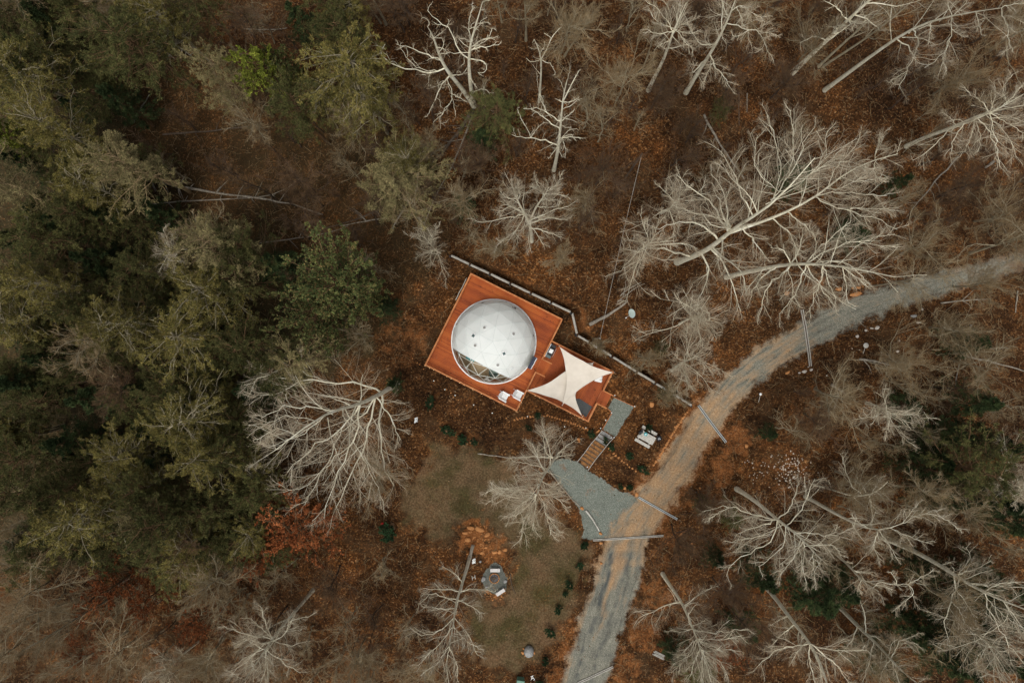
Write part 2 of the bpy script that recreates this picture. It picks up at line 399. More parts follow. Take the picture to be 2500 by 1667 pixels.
def plan_attrs(X, Y, Z):
    U = X/(S*(H-Z)/H)+CU; V = CV-Y/(S*(H-Z)/H)
    d, s, t = seg_dist(U, V, RC)
    i = np.minimum(t.astype(int), len(ROAD)-2); fr = t-i
    wr = np.array([r[2] for r in ROAD]); tn = np.array([r[3] for r in ROAD])
    width = (wr[i]+(wr[i+1]-wr[i])*fr)*.90; tan = tn[i]+(tn[i+1]-tn[i])*fr
    wob = lump(U, V, 120, 1)*7+lump(U, V, 34, 5)*4
    sd_road = width-d+wob
    across = s*d/width
    tan = tan+0.22*lump(U, V, 75, 7)
    # pale clay track left of centre in the lower drive
    low = smooth((t-14.5)/1.5)
    tan = tan+low*0.75*np.exp(-((across-0.15+0.1*lump(U, V, 160, 4))/0.16)**2)*smooth((19.2-t)/3.0)
    tan = tan+low*0.6*np.exp(-((across-0.98)/0.22)**2)
    rut = low*np.maximum(np.exp(-((across-.42+.12*lump(U, V, 150, 9))/.13)**2), np.exp(-((across+.30+.1*lump(U, V, 130, 2))/.11)**2)*.7)*smooth((lump(U, V, 55, 11)+.45)/.7)
    leafy = smooth((4.2-t)/3.2)*.75+smooth((lump(U, V, 48, 13)-.45)/.4)*.35*smooth((12-t)/4)
    wood = smooth(poly_sd(U, V, [(p[0]/.9408, p[1]/.9408) for p in [(-900,-900),(450,-900),(450,100),(290,140),(300,420),(600,560),(840,600),(860,800),(640,900),(620,1100),(500,1260),(330,1300),(-900,1340)]])/60+.5+.35*lump(U, V, 90, 4))  # left wood mask: needle litter tone plus canopy shade painted into the ground
    wood = np.maximum(wood, .5*smooth(poly_sd(U, V, [(p[0]/.9408, p[1]/.9408) for p in [(250,120),(900,200),(1050,480),(900,760),(620,900),(500,1300),(250,1200),(200,500)]])/70+.5+.5*lump(U, V, 80, 6)))  # weaker canopy shade over the clearing, painted into the litter too
    clay = np.zeros(X.shape)
    for (u, v, r, k) in CLAY:
        dd = np.hypot(U-u, V-v)/r+0.5*lump(U, V, 40, 2)
        clay = np.maximum(clay, .85*k*smooth(1.5-dd))
    edge = np.exp(-(np.clip(-sd_road, 0, 1e9)/16)**2)
    mid = smooth((t-9.0)/2.0)*smooth((15.5-t)/2.0)
    clay = np.maximum(clay, edge*(0.30*smooth((t-6)/3)+0.45*mid))
    lawn = smooth(poly_sd(U, V, LAWN)/60+0.62+0.35*lump(U, V, 60, 8))
    lawn = lawn*(1-0.75*np.clip(clay, 0, 1))
    sdp = poly_sd(U, V, PARK)+lump(U, V, 18, 6)*1.8; sdt = poly_sd(U, V, PATH)+lump(U, V, 12, 2)*0.5
    sdf = poly_sd(U, V, FIRE)+lump(U, V, 16, 3)*2
    rut = np.maximum(rut, .30*low*smooth(.5+lump(U, V, 90, 17)))
    rut = np.where(sdf > 0, .75, rut)
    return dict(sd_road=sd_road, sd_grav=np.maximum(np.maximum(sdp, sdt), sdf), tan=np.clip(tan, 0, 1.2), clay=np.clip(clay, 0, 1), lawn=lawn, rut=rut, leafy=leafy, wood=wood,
                along=t*60.0, across=across*3.0, far=np.zeros(X.shape)), (U, V, sdp, sdt, sdf)

def terrain_material():
    m, nt, b = mat('leaf_litter_clay_and_gravel')
    tc = N(nt, "ShaderNodeTexCoord"); co = tc.outputs["Object"]
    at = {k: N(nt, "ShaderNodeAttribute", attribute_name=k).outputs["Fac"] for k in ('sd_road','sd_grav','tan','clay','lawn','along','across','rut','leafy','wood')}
    nb = noise(nt, co, 0.16, 5, 0.62).outputs[0]; nm = noise(nt, co, 0.9, 5, 0.65).outputs[0]; nf = noise(nt, co, 6.5, 4, 0.7).outputs[0]
    nff = noise(nt, co, 24.0, 2, 0.6).outputs[0]
    vo = N(nt, "ShaderNodeTexVoronoi"); vo.inputs["Scale"].default_value = 8.5; L(nt, co, vo.inputs["Vector"])
    sep = N(nt, "ShaderNodeSeparateColor"); L(nt, vo.outputs["Color"], sep.inputs[0])
    leaf = ramp(nt, sep.outputs[0], [(0.0, (0.022,0.010,0.0035)), (0.35, (0.060,0.026,0.009)), (0.62, (0.108,0.046,0.015)), (0.82, (0.16,0.073,0.025)), (0.95, (0.26,0.135,0.050)), (1.0, (0.38,0.24,0.13))])
    base = mixc(nt, ramp(nt, nf, [(0.38, gc(0.0)), (0.62, gc(0.75))]).outputs[0], leaf.outputs[0], (0.052,0.023,0.009))
    patch = ramp(nt, nb, [(0.34, (0.34,0.33,0.33)), (0.5, (0.76,0.72,0.68)), (0.66, (1.35,1.16,0.95))])
    patch2 = ramp(nt, nm, [(0.30, gc(0.45)), (0.5, gc(0.9)), (0.7, gc(1.4))])
    base = mixc(nt, 1.0, base, patch.outputs[0], 'MULTIPLY'); base = mixc(nt, 1.0, base, patch2.outputs[0], 'MULTIPLY')
    # moss-grey tint patches
    base = mixc(nt, math_(nt, 'MULTIPLY', ramp(nt, noise(nt, co, 0.35, 4, 0.6).outputs[0], [(0.52, gc(0.0)), (0.68, gc(0.6))]).outputs[0], 0.8), base, (0.070,0.042,0.020))
    base = mixc(nt, math_(nt, 'MULTIPLY', at['wood'], .8), base, ramp(nt, nf, [(0.3, (0.018,0.017,0.008)), (0.7, (0.058,0.050,0.024))]).outputs[0])  # dark olive needle litter with the canopy's shade mixed into its colour
    # lawn
    lw = ramp(nt, nf, [(0.25, (0.040,0.032,0.017)), (0.5, (0.098,0.074,0.042)), (0.72, (0.19,0.142,0.090))])
    lw2 = ramp(nt, noise(nt, co, 0.28, 4, 0.6).outputs[0], [(0.38, (0.55,0.62,0.42)), (0.50, (1.0,0.93,0.82)), (0.66, (1.3,1.05,0.95))])
    lawnc = mixc(nt, 1.0, lw.outputs[0], lw2.outputs[0], 'MULTIPLY')
    lf = math_(nt, 'ADD', at['lawn'], math_(nt, 'MULTIPLY_ADD', math_(nt, 'ADD', nm, math_(nt, 'MULTIPLY', nf, .6)), 1.1, -0.95)); lf = ramp(nt, lf, [(0.22, gc(0.0)), (1.10, gc(0.90))]).outputs[0]
    base = mixc(nt, lf, base, lawnc)
    # clay
    cl = ramp(nt, nf, [(0.25, (0.10,0.032,0.010)), (0.5, (0.235,0.085,0.025)), (0.72, (0.37,0.165,0.062))])
    cf = math_(nt, 'ADD', at['clay'], math_(nt, 'MULTIPLY_ADD', math_(nt, 'MULTIPLY_ADD', nm, 0.6, math_(nt, 'MULTIPLY', nf, 0.4)), 2.6, -1.3))
    cf = ramp(nt, cf, [(0.30, gc(0.0)), (0.95, gc(0.85))]).outputs[0]
    base = mixc(nt, cf, base, cl.outputs[0])
    # gravel + tan for the road
    vg = N(nt, "ShaderNodeTexVoronoi"); vg.inputs["Scale"].default_value = 26; L(nt, co, vg.inputs["Vector"])
    sg = N(nt, "ShaderNodeSeparateColor"); L(nt, vg.outputs["Color"], sg.inputs[0])
    gr = ramp(nt, sg.outputs[0], [(0.0, (0.088,0.098,0.083)), (0.4, (0.142,0.158,0.134)), (0.8, (0.195,0.213,0.182)), (1.0, (0.27,0.29,0.25))])
    grr = mixc(nt, 1.0, gr.outputs[0], (1.17,1.03,0.97), 'MULTIPLY')
    cx = N(nt, "ShaderNodeCombineXYZ"); L(nt, math_(nt, 'MULTIPLY', at['along'], 0.014), cx.inputs[0]); L(nt, at['across'], cx.inputs[1])
    st = noise(nt, cx.outputs[0], 1.5, 4, 0.55).outputs[0]
    stc = ramp(nt, st, [(0.30, gc(0.45)), (0.44, gc(0.88)), (0.7, gc(1.15))])
    grs = mixc(nt, 0.85, grr, stc.outputs[0], 'MULTIPLY')
    tn = ramp(nt, nf, [(0.25, (0.21,0.112,0.050)), (0.5, (0.33,0.205,0.108)), (0.72, (0.48,0.345,0.215))])
    tf = math_(nt, 'ADD', at['tan'], math_(nt, 'MULTIPLY_ADD', math_(nt, 'MULTIPLY_ADD', st, 0.75, math_(nt, 'MULTIPLY', nm, 0.35)), 2.0, -1.1))
    tf = ramp(nt, tf, [(0.30, gc(0.0)), (0.95, gc(0.92))]).outputs[0]
    roadc = mixc(nt, tf, grs, tn.outputs[0])
    # some leaves blown over the road
    lv = ramp(nt, math_(nt, 'ADD', sep.outputs[1], math_(nt, 'MULTIPLY', nm, 0.35)), [(1.02, gc(0.0)), (1.05, gc(1.0))], 'LINEAR')
    roadc = mixc(nt, math_(nt, 'MULTIPLY', lv.outputs[0], 0.6), roadc, leaf.outputs[0])
    roadc = mixc(nt, math_(nt, 'MULTIPLY', at['rut'], ramp(nt, st, [(0.35, gc(1.0)), (0.65, gc(0.55))]).outputs[0]), roadc, (0.060,0.066,0.066))
    lfy = ramp(nt, math_(nt, 'ADD', at['leafy'], math_(nt, 'MULTIPLY_ADD', nm, 1.6, -0.8)), [(0.25, gc(0)), (0.8, gc(.85))]).outputs[0]
    roadc = mixc(nt, lfy, roadc, mixc(nt, .45, base, (0.16,0.10,0.06)))
    rf = math_(nt, 'ADD', at['sd_road'], math_(nt, 'MULTIPLY_ADD', nm, 64.0, math_(nt, 'MULTIPLY_ADD', nf, 22.0, -43.0)))
    rf = N(nt, "ShaderNodeMapRange"); 
    L(nt, math_(nt, 'ADD', at['sd_road'], math_(nt, 'MULTIPLY_ADD', nm, 64.0, math_(nt, 'MULTIPLY_ADD', nf, 22.0, -43.0))), rf.inputs[0])
    rf.inputs[1].default_value = -5; rf.inputs[2].default_value = 9
    base = mixc(nt, rf.outputs[0], base, roadc)
    gf = N(nt, "ShaderNodeMapRange"); L(nt, math_(nt, 'ADD', at['sd_grav'], math_(nt, 'MULTIPLY_ADD', nm, 14.0, math_(nt, 'MULTIPLY_ADD', nf, 7.0, -10.5))), gf.inputs[0])
    gf.inputs[1].default_value = -0.8; gf.inputs[2].default_value = 1.0
    gc2 = mixc(nt, 0.7, gr.outputs[0], ramp(nt, nm, [(0.3, gc(0.80)), (0.7, gc(1.12))]).outputs[0], 'MULTIPLY')
    gc2 = mixc(nt, math_(nt, 'MULTIPLY', ramp(nt, math_(nt, 'ADD', nm, math_(nt, 'MULTIPLY', nff, 0.3)), [(0.75, gc(0.0)), (0.85, gc(1.0))]).outputs[0], 0.6), gc2, (0.20,0.085,0.035))
    gc2 = mixc(nt, math_(nt, 'MULTIPLY', at['rut'], .7), gc2, (0.055,0.050,0.046))
    pk = math_(nt, 'MULTIPLY', gf.outputs[0], math_(nt, 'SUBTRACT', 1.0, math_(nt, 'MULTIPLY', tf, math_(nt, 'MULTIPLY', rf.outputs[0], 0.8))))
    base = mixc(nt, pk, base, gc2)
    fine = ramp(nt, nff, [(0.3, gc(0.72)), (0.7, gc(1.25))])
    base = mixc(nt, 0.8, base, fine.outputs[0], 'MULTIPLY')
    L(nt, base, b.inputs["Base Color"]); b.inputs["Roughness"].default_value = 0.95; b.inputs["Specular IOR Level"].default_value = 0.1
    bp = N(nt, "ShaderNodeBump"); bp.inputs["Strength"].default_value = 0.7; bp.inputs["Distance"].default_value = 0.05
    L(nt, math_(nt, 'ADD', nf, math_(nt, 'MULTIPLY', sep.outputs[0], 0.5)), bp.inputs["Height"]); L(nt, bp.outputs[0], b.inputs["Normal"])
    return m
M['terrain'] = terrain_material()
def axis(lo, hi, step, far):
    a = list(np.arange(lo, hi+step/2, step)); s = step; x = a[-1]
    r = []
    while x < far: s *= 1.35; x += s; r.append(x)
    s = step; x = a[0]; l = []
    while x > -far: s *= 1.35; x -= s; l.append(x)
    return np.array(l[::-1]+a+r)
GX = axis(-54, 54, 0.17, 900); GY = axis(-37, 37, 0.17, 900)
gX, gY = np.meshgrid(GX, GY); gZ = hgt(gX, gY)
farf = smooth((np.hypot(gX, gY)-90)/200)
gZ = gZ*(1-farf)+farf*(lump(gX, gY, 260, 5)*5+1)
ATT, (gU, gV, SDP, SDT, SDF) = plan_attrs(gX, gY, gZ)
NYg, NXg = gX.shape
IDX = np.arange(NXg*NYg).reshape(NYg, NXg)
QF = np.stack([IDX[:-1, :-1], IDX[:-1, 1:], IDX[1:, 1:], IDX[1:, :-1]], -1)
def sheet(name, cellmask, lift, kind='structure', skipna=True):
    f = QF[cellmask]; used, inv = np.unique(f.ravel(), return_inverse=True)
    V = np.stack([gX.ravel()[used], gY.ravel()[used], gZ.ravel()[used]+lift], 1)
    me = new_mesh(name, V, quads=inv.reshape(-1, 4))
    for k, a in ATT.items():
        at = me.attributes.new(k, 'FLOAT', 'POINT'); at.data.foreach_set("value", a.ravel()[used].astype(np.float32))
    me.polygons.foreach_set("use_smooth", [True]*len(me.polygons))
    return tag(link(name, me, M['terrain']), kind=kind)
def cells(field, thr):
    c = field > thr
    return c[:-1, :-1] | c[:-1, 1:] | c[1:, 1:] | c[1:, :-1]
inner = (np.abs(gX) < 70) & (np.abs(gY) < 52); innerc = inner[:-1, :-1]
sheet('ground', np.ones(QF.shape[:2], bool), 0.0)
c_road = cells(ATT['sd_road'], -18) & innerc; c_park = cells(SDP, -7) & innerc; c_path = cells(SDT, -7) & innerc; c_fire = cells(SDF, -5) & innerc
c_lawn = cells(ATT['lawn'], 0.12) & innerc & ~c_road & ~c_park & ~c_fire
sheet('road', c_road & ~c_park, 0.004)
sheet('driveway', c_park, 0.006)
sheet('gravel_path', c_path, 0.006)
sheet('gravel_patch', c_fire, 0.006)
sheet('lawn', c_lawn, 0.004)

# loose leaves, fallen twigs, lawn tufts: uncountable ground cover
def scatter_pts(n, cond, seed):
    r = np.random.default_rng(seed); X = r.uniform(-51, 51, n); Y = r.uniform(-35, 35, n); Z = hgt(X, Y)
    A, (U, V, sdp, sdt, sdf) = plan_attrs(X, Y, Z)
    k = cond(A, U, V, r); return X[k], Y[k], Z[k], r
def deck_out(U, V):
    a = poly_sd(U, V, [(1145,668),(1380,778),(1345,850),(1500,905),(1480,1000),(1430,1035),(1262,1000),(1030,895)])
    return a < 0
X, Y, Z, r = scatter_pts(120000, lambda A, U, V, r: (A['sd_grav'] < -2+(r.random(U.shape) > .97)*99) & (A['sd_road'] < 2+(r.random(U.shape) > .96)*99) & (r.random(U.shape) > A['lawn']*.75) & deck_out(U, V), 3)
k = len(X); a = r.uniform(0, 6.28, k); s_ = r.uniform(0.03, 0.07, k); e = r.uniform(0.45, 0.9, k); tl = r.normal(0, .35, (k, 2))
c = np.stack([X, Y, Z+0.02+r.uniform(0, .03, k)], 1)
ux = np.stack([np.cos(a), np.sin(a), tl[:, 0]], 1)*s_[:, None]; uy = np.stack([-np.sin(a), np.cos(a), tl[:, 1]], 1)*(s_*e)[:, None]
V4 = np.stack([c-ux, c-uy, c+ux, c+uy], 1).reshape(-1, 3)
def litter_mat():
    m, nt, b = mat('fallen_oak_leaves'); geo = N(nt, "ShaderNodeNewGeometry")
    rr = ramp(nt, geo.outputs["Random Per Island"], [(0, (0.030,0.014,0.006)), (0.4, (0.070,0.032,0.011)), (0.75, (0.12,0.056,0.020)), (0.94, (0.20,0.10,0.038)), (1, (0.30,0.21,0.125))])
    L(nt, rr.outputs[0], b.inputs["Base Color"]); b.inputs["Roughness"].default_value = 0.8; b.inputs["Specular IOR Level"].default_value = 0.2
    return m
tag(link('fallen_leaves', new_mesh('fallen_leaves', V4, quads=np.arange(4*k).reshape(-1, 4)), litter_mat()), kind='stuff')
X, Y, Z, r = scatter_pts(17000, lambda A, U, V, r: (A['sd_grav'] < -8) & (A['sd_road'] < -8) & (A['lawn'] < .3) & deck_out(U, V) & (poly_sd(U, V, [(950,880),(1700,1000),(1640,1200),(1000,1250)]) < 0), 5)
k = len(X); a = r.uniform(0, 6.28, k); ln = r.uniform(0.25, 1.5, k)*r.uniform(.4, 1, k)
d = np.stack([np.cos(a), np.sin(a), r.normal(0, .12, k)], 1); bend = np.stack([-np.sin(a), np.cos(a), r.uniform(0, .3, k)], 1)*(r.normal(0, .12, k)*ln)[:, None]
c = np.stack([X, Y, Z+0.03+r.uniform(0, .08, k)], 1)
P = np.stack([c-d*ln[:, None]/2, c+bend, c+d*ln[:, None]/2], 1); R_ = np.stack([np.full(k, .013), np.full(k, .010), np.full(k, .005)], 1)*r.uniform(.6, 1.7, (k, 1))
Vt, Ft = tubes(P, R_, 3)
tag(link('fallen_twigs', new_mesh('fallen_twigs', Vt, quads=Ft), M['twig_grey']), kind='stuff')
X, Y, Z, r = scatter_pts(150000, lambda A, U, V, r: (A['lawn']+r.uniform(-.35, .2, U.shape) > .5) & (A['sd_grav'] < -3) & (A['sd_road'] < -5), 8)
k = len(X); a = r.uniform(0, 6.28, k); hh = r.uniform(.03, .09, k); c = np.stack([X, Y, Z], 1)
wv = np.stack([np.cos(a), np.sin(a), 0*a], 1)*0.02; tip = c+np.stack([-np.sin(a)*.05+r.normal(0, .03, k), np.cos(a)*.05+r.normal(0, .03, k), hh], 1)
Vg = np.stack([c-wv, c+wv, tip], 1).reshape(-1, 3)
def tuft_mat():
    m, nt, b = mat('dry_winter_grass'); geo = N(nt, "ShaderNodeNewGeometry"); tc = N(nt, "ShaderNodeTexCoord")
    rr = ramp(nt, geo.outputs["Random Per Island"], [(0, (0.038,0.035,0.016)), (0.5, (0.092,0.074,0.040)), (1, (0.19,0.145,0.090))])
    n2 = ramp(nt, noise(nt, tc.outputs["Object"], 0.28, 4, 0.6).outputs[0], [(0.40, (0.55,0.68,0.45)), (0.56, (1.0,0.95,0.9))])
    L(nt, mixc(nt, 1.0, rr.outputs[0], n2.outputs[0], 'MULTIPLY'), b.inputs["Base Color"]); b.inputs["Roughness"].default_value = 0.9; b.inputs["Specular IOR Level"].default_value = 0.1
    return m
tag(link('grass', new_mesh('grass', Vg, tris=np.arange(3*k).reshape(-1, 3)), tuft_mat()), kind='stuff')
# ------------------------------------------------------------------ deck, dome and everything built
def planks(name, c1, c2, c3, axis_rot, width=0.145):
    m, nt, b = mat(name)
    tc = N(nt, "ShaderNodeTexCoord"); mp = N(nt, "ShaderNodeMapping"); mp.inputs["Rotation"].default_value = (0, 0, axis_rot)
    L(nt, tc.outputs["Object"], mp.inputs[0]); sx = N(nt, "ShaderNodeSeparateXYZ"); L(nt, mp.outputs[0], sx.inputs[0])
    geo = N(nt, "ShaderNodeNewGeometry")
    ms = N(nt, "ShaderNodeMapping"); ms.inputs["Scale"].default_value = (1.5, 9, 1); L(nt, mp.outputs[0], ms.inputs[0])
    gr = noise(nt, ms.outputs[0], 2.0, 5, 0.7).outputs[0]; lg = noise(nt, tc.outputs["Object"], 0.45, 3).outputs[0]
    r = ramp(nt, math_(nt, 'MULTIPLY_ADD', gr, 0.40, math_(nt, 'MULTIPLY_ADD', geo.outputs["Random Per Island"], 0.22, math_(nt, 'MULTIPLY', lg, 0.62))), [(0.36, c1), (0.62, c2), (0.90, c3)])
    L(nt, r.outputs[0], b.inputs["Base Color"]); b.inputs["Roughness"].default_value = 0.62; b.inputs["Specular IOR Level"].default_value = 0.25
    return m
TH = math.radians(-26.6)
M['deck'] = planks('stained_deck_boards', (0.17,0.030,0.006), (0.34,0.070,0.011), (0.47,0.122,0.020), -TH)
M['deck2'] = planks('stained_deck_boards_lower', (0.16,0.029,0.006), (0.28,0.058,0.010), (0.38,0.095,0.018), -TH+math.pi/2)
M['rail'] = simple('worn_orange_timber', (0.34,0.105,0.028), (0.52,0.21,0.075), 3, 0.65)
M['fascia'] = simple('grey_weathered_timber', (0.15,0.12,0.09), (0.27,0.22,0.17), 4, 0.85)
M['fabric'] = simple('white_tent_fabric', (0.83,0.87,0.855), (0.90,0.93,0.915), 1.2, 0.9, spec=0.08, stops=(.35,.65))
def _tl():
    nt = M['fabric'].node_tree; b = nt.nodes["Principled BSDF"]; o = nt.nodes["Material Output"]; t = N(nt, "ShaderNodeBsdfTranslucent"); t.inputs[0].default_value = (.90, .93, .91, 1)
    mx = N(nt, "ShaderNodeMixShader"); mx.inputs[0].default_value = .30; L(nt, b.outputs[0], mx.inputs[1]); L(nt, t.outputs[0], mx.inputs[2]); L(nt, mx.outputs[0], o.inputs[0])
_tl()
M['seam'] = simple('white_seam_tape', (0.60,0.65,0.64), (0.68,0.72,0.71), 3, 0.6)
M['strut'] = simple('white_steel_tube', (0.72,0.72,0.68), (0.80,0.80,0.76), 3, 0.4)
M['vent'] = simple('grey_vent_mesh', (0.16,0.155,0.14), (0.33,0.32,0.30), 12, 0.7)
M['dark'] = simple('black_plastic', (0.010,0.012,0.014), (0.025,0.027,0.03), 8, 0.4)
M['slate'] = simple('dark_slate_glass', (0.05,0.085,0.085), (0.09,0.13,0.125), 6, 0.25, spec=0.5)
M['sail'] = simple('cream_sail_cloth', (0.56,0.505,0.43), (0.66,0.60,0.52), 1.1, 0.8, bump=0.1)
M['white'] = simple('white_resin', (0.68,0.70,0.69), (0.80,0.81,0.80), 5, 0.5)
M['rug'] = simple('charcoal_rug', (0.050,0.056,0.058), (0.10,0.105,0.105), 20, 0.95, spec=0.1)
M['steel'] = simple('brushed_steel', (0.38,0.40,0.40), (0.58,0.60,0.60), 10, 0.35, metal=0.6)
M['greywood'] = simple('weathered_grey_wood', (0.30,0.28,0.245), (0.54,0.52,0.47), 7, 0.85, detail=6)
M['log'] = simple('weathered_log', (0.13,0.11,0.083), (0.35,0.31,0.25), 5, 0.9, detail=6)
M['logd'] = simple('dark_rotting_log', (0.045,0.032,0.022), (0.12,0.09,0.065), 5, 0.95, detail=6)
M['galv'] = simple('galvanised_channel', (0.32,0.37,0.385), (0.50,0.55,0.56), 6, 0.5, metal=0.25)
M['clayrock'] = simple('orange_clay_rock', (0.26,0.095,0.028), (0.56,0.27,0.10), 5, 0.95, detail=6)
M['whiterock'] = simple('pale_quartz_rock', (0.36,0.31,0.26), (0.62,0.56,0.49), 6, 0.85)
M['greyrock'] = simple('grey_rock', (0.17,0.17,0.165), (0.32,0.32,0.31), 6, 0.9)
M['teal'] = simple('teal_glaze', (0.03,0.27,0.30), (0.06,0.38,0.40), 5, 0.15, spec=0.7)
M['green'] = simple('green_utility_paint', (0.075,0.17,0.125), (0.115,0.225,0.165), 4, 0.5)
M['dish'] = simple('pale_green_grey_dish', (0.30,0.38,0.35), (0.38,0.45,0.42), 4, 0.5)
M['ash'] = simple('charcoal_and_ash', (0.015,0.014,0.014), (0.13,0.12,0.12), 9, 0.95)
M['bedding'] = simple('teal_bedding', (0.03,0.20,0.22), (0.08,0.33,0.35), 4, 0.9)
M['linen'] = simple('pale_linen', (0.50,0.52,0.50), (0.62,0.63,0.61), 4, 0.9)
M['floorwood'] = planks('oak_floor', (0.30,0.20,0.12), (0.46,0.33,0.20), (0.60,0.46,0.31), 0.7)
M['red'] = simple('red_plastic', (0.35,0.01,0.008), (0.5,0.02,0.012), 4, 0.5)
def glass_mat():
    m, nt, b = mat('clear_vinyl_window')
    out = nt.nodes["Material Output"]; tr = N(nt, "ShaderNodeBsdfTransparent"); tr.inputs[0].default_value = (0.97, 0.98, 0.97, 1)
    gl = N(nt, "ShaderNodeBsdfGlossy"); gl.inputs["Roughness"].default_value = 0.08; fr = N(nt, "ShaderNodeFresnel"); fr.inputs[0].default_value = 1.4
    mx = N(nt, "ShaderNodeMixShader"); L(nt, fr.outputs[0], mx.inputs[0]); L(nt, tr.outputs[0], mx.inputs[1]); L(nt, gl.outputs[0], mx.inputs[2]); L(nt, mx.outputs[0], out.inputs[0])
    return m
M['vinyl'] = glass_mat()
def curtain_mat():
    m, nt, b = mat('sheer_curtain'); b.inputs["Base Color"].default_value = (0.78, 0.76, 0.73, 1); b.inputs["Roughness"].default_value = 0.9
    b.inputs["Alpha"].default_value = 0.85; return m
M['curtain'] = curtain_mat()
def bulb_mat():
    m, nt, b = mat('warm_bulb'); b.inputs["Base Color"].default_value = (0.9, 0.75, 0.5, 1)
    b.inputs["Emission Color"].default_value = (1.0, 0.66, 0.32, 1); b.inputs["Emission Strength"].default_value = 3.0; return m
M['bulb'] = bulb_mat()

PADZ = 1.3; DZ = 2.15; DZ2 = 1.75; RH = 0.80     # pad, upper deck, lower deck, rail height
e1 = Vector((math.cos(TH), math.sin(TH), 0)); e2 = Vector((math.sin(TH), -math.cos(TH), 0))
def V3(reg, x, y, z): u, v = q1(reg, x, y); return Vector(up(u, v, z))
dome_c = Vector(up(1205.6, 833.7, DZ))
# upper deck corners (rail top seen from above)
uc = sum((V3('D', *p, DZ+RH) for p in [(470,225),(1178,560),(105,918),(825,1248)]), Vector())/4
hu = 0.5*249.8*S*(H-DZ-RH)/H-0.02
def U_(a, b, z): p = uc+e1*a+e2*b; return Vector((p.x, p.y, z))
def deck_boards(mb, corners_fn, a0, a1, b0, b1, z, along=True, w_=0.14, gap=0.012):
    if along:
        b = b0
        while b < b1-0.01:
            bb = min(b+w_, b1); c = corners_fn((a0+a1)/2, (b+bb)/2, z-0.015)
            mb.box(c, (a1-a0, bb-b-gap, 0.03), rz=TH); b = bb
    else:
        a = a0
        while a < a1-0.01:
            aa = min(a+w_, a1); c = corners_fn((a+aa)/2, (b0+b1)/2, z-0.015)
            mb.box(c, (aa-a-gap, b1-b0, 0.03), rz=TH); a = aa
def rail_run(pts, z, parent, rh=RH, balus=True):
    """rail cap, posts and balusters along a polyline"""
    cap = MB(); bal = MB()
    for i in range(len(pts)-1):
        a = Vector((pts[i][0], pts[i][1], 0)); b = Vector((pts[i+1][0], pts[i+1][1], 0)); d = b-a; ln = d.length; d.normalize()
        cap.bar(a+Vector((0,0,z+rh))-d*0.05, b+Vector((0,0,z+rh+0.0015*i))+d*0.05, 0.13, 0.04)
        cap.bar(a+Vector((0,0,z+0.12)), b+Vector((0,0,z+0.12)), 0.05, 0.07)
        n = max(1, round(ln/1.8))
        for k in range(n+(1 if i == len(pts)-2 else 0)):
            p = a+d*ln*k/n; post = MB(); post.box((p.x, p.y, z+(rh-0.03)/2-0.1), (0.09, 0.09, rh+0.15), rz=math.atan2(d.y, d.x)); post.build('railing_post', M['rail'], parent)
        if balus:
            n = int(ln/0.24)
            for k in range(1, n):
                p = a+d*ln*k/n; bal.bar((p.x, p.y, z+0.14), (p.x, p.y, z+rh-0.03), 0.03)
    cap.build('rail_cap', M['rail'], parent)
    if bal.v: tag(bal.build('balusters', M['rail'], parent), kind='stuff')

up_deck = empty('upper_deck', (0, 0, 0), 'square rust-stained timber deck with a railing carrying the white dome', 'deck')
mb = MB(); deck_boards(mb, U_, -hu, hu, -hu, hu, DZ); mb.build('deck_boards', M['deck'], up_deck)
mb = MB()
for (a, b, l, r_) in ((0, -hu, 2*hu, 0), (0, hu, 2*hu, 0), (-hu, 0, 2*hu-.06, 1), (hu, 0, 2*hu-.06, 1)):
    c = U_(a, b, DZ-0.16); mb.box(c, (l, 0.045, 0.26) if not r_ else (0.045, l, 0.26), rz=TH)
mb.build('fascia_board', M['rail'], up_deck)
mb = MB()
for i in range(5):
    for j in range(5):
        c = U_(-hu+.3+(2*hu-.6)*i/4, -hu+.3+(2*hu-.6)*j/4, 0); mb = MB(); mb.box((c.x, c.y, (DZ+PADZ)/2-0.2), (0.14, 0.14, DZ-PADZ+0.1), rz=TH); mb.build('support_post', M['fascia'], up_deck)
# where the inner steps leave the upper deck
nA = V3('D', 1012, 865, DZ+RH); nB = V3('D', 960, 965, DZ+RH); nA2 = V3('D', 1085, 905, DZ+RH-.2); nB2 = V3('D', 1035, 997, DZ+RH-.2)
cB = U_(hu, -hu, 0); cA = U_(-hu, -hu, 0); cC = U_(-hu, hu, 0); cD = U_(hu, hu, 0)
def on_edge(p): t = (p-uc).dot(e2); return U_(hu, t, 0)
nAe = on_edge(nA); nBe = on_edge(nB)
rail_run([nAe, cB, cA, cC, cD, nBe], DZ, up_deck)
# inner steps
st = MB(); d = e1; wv = (nBe-nAe); wmid = (nAe+nBe)/2; wl = wv.length-0.1
for k in range(3):
    c = wmid+d*(0.16+0.30*k); st.box((c.x, c.y, DZ-0.10*(k+1)-0.02), (0.285, wl, 0.04), rz=TH)
st.build('steps', M['deck'], up_deck)
for pe in (nAe, nBe):
    mb = MB(); mb.bar(pe+Vector((0,0,DZ+RH)), pe+d*0.95+Vector((0,0,DZ+RH-0.3)), 0.10, 0.045)
    for k in (0.45, 0.92): p = pe+d*k; mb.bar((p.x, p.y, DZ2), (p.x, p.y, DZ+RH-0.33*k), 0.07)
    mb.build('stair_rail', M['rail'], up_deck)
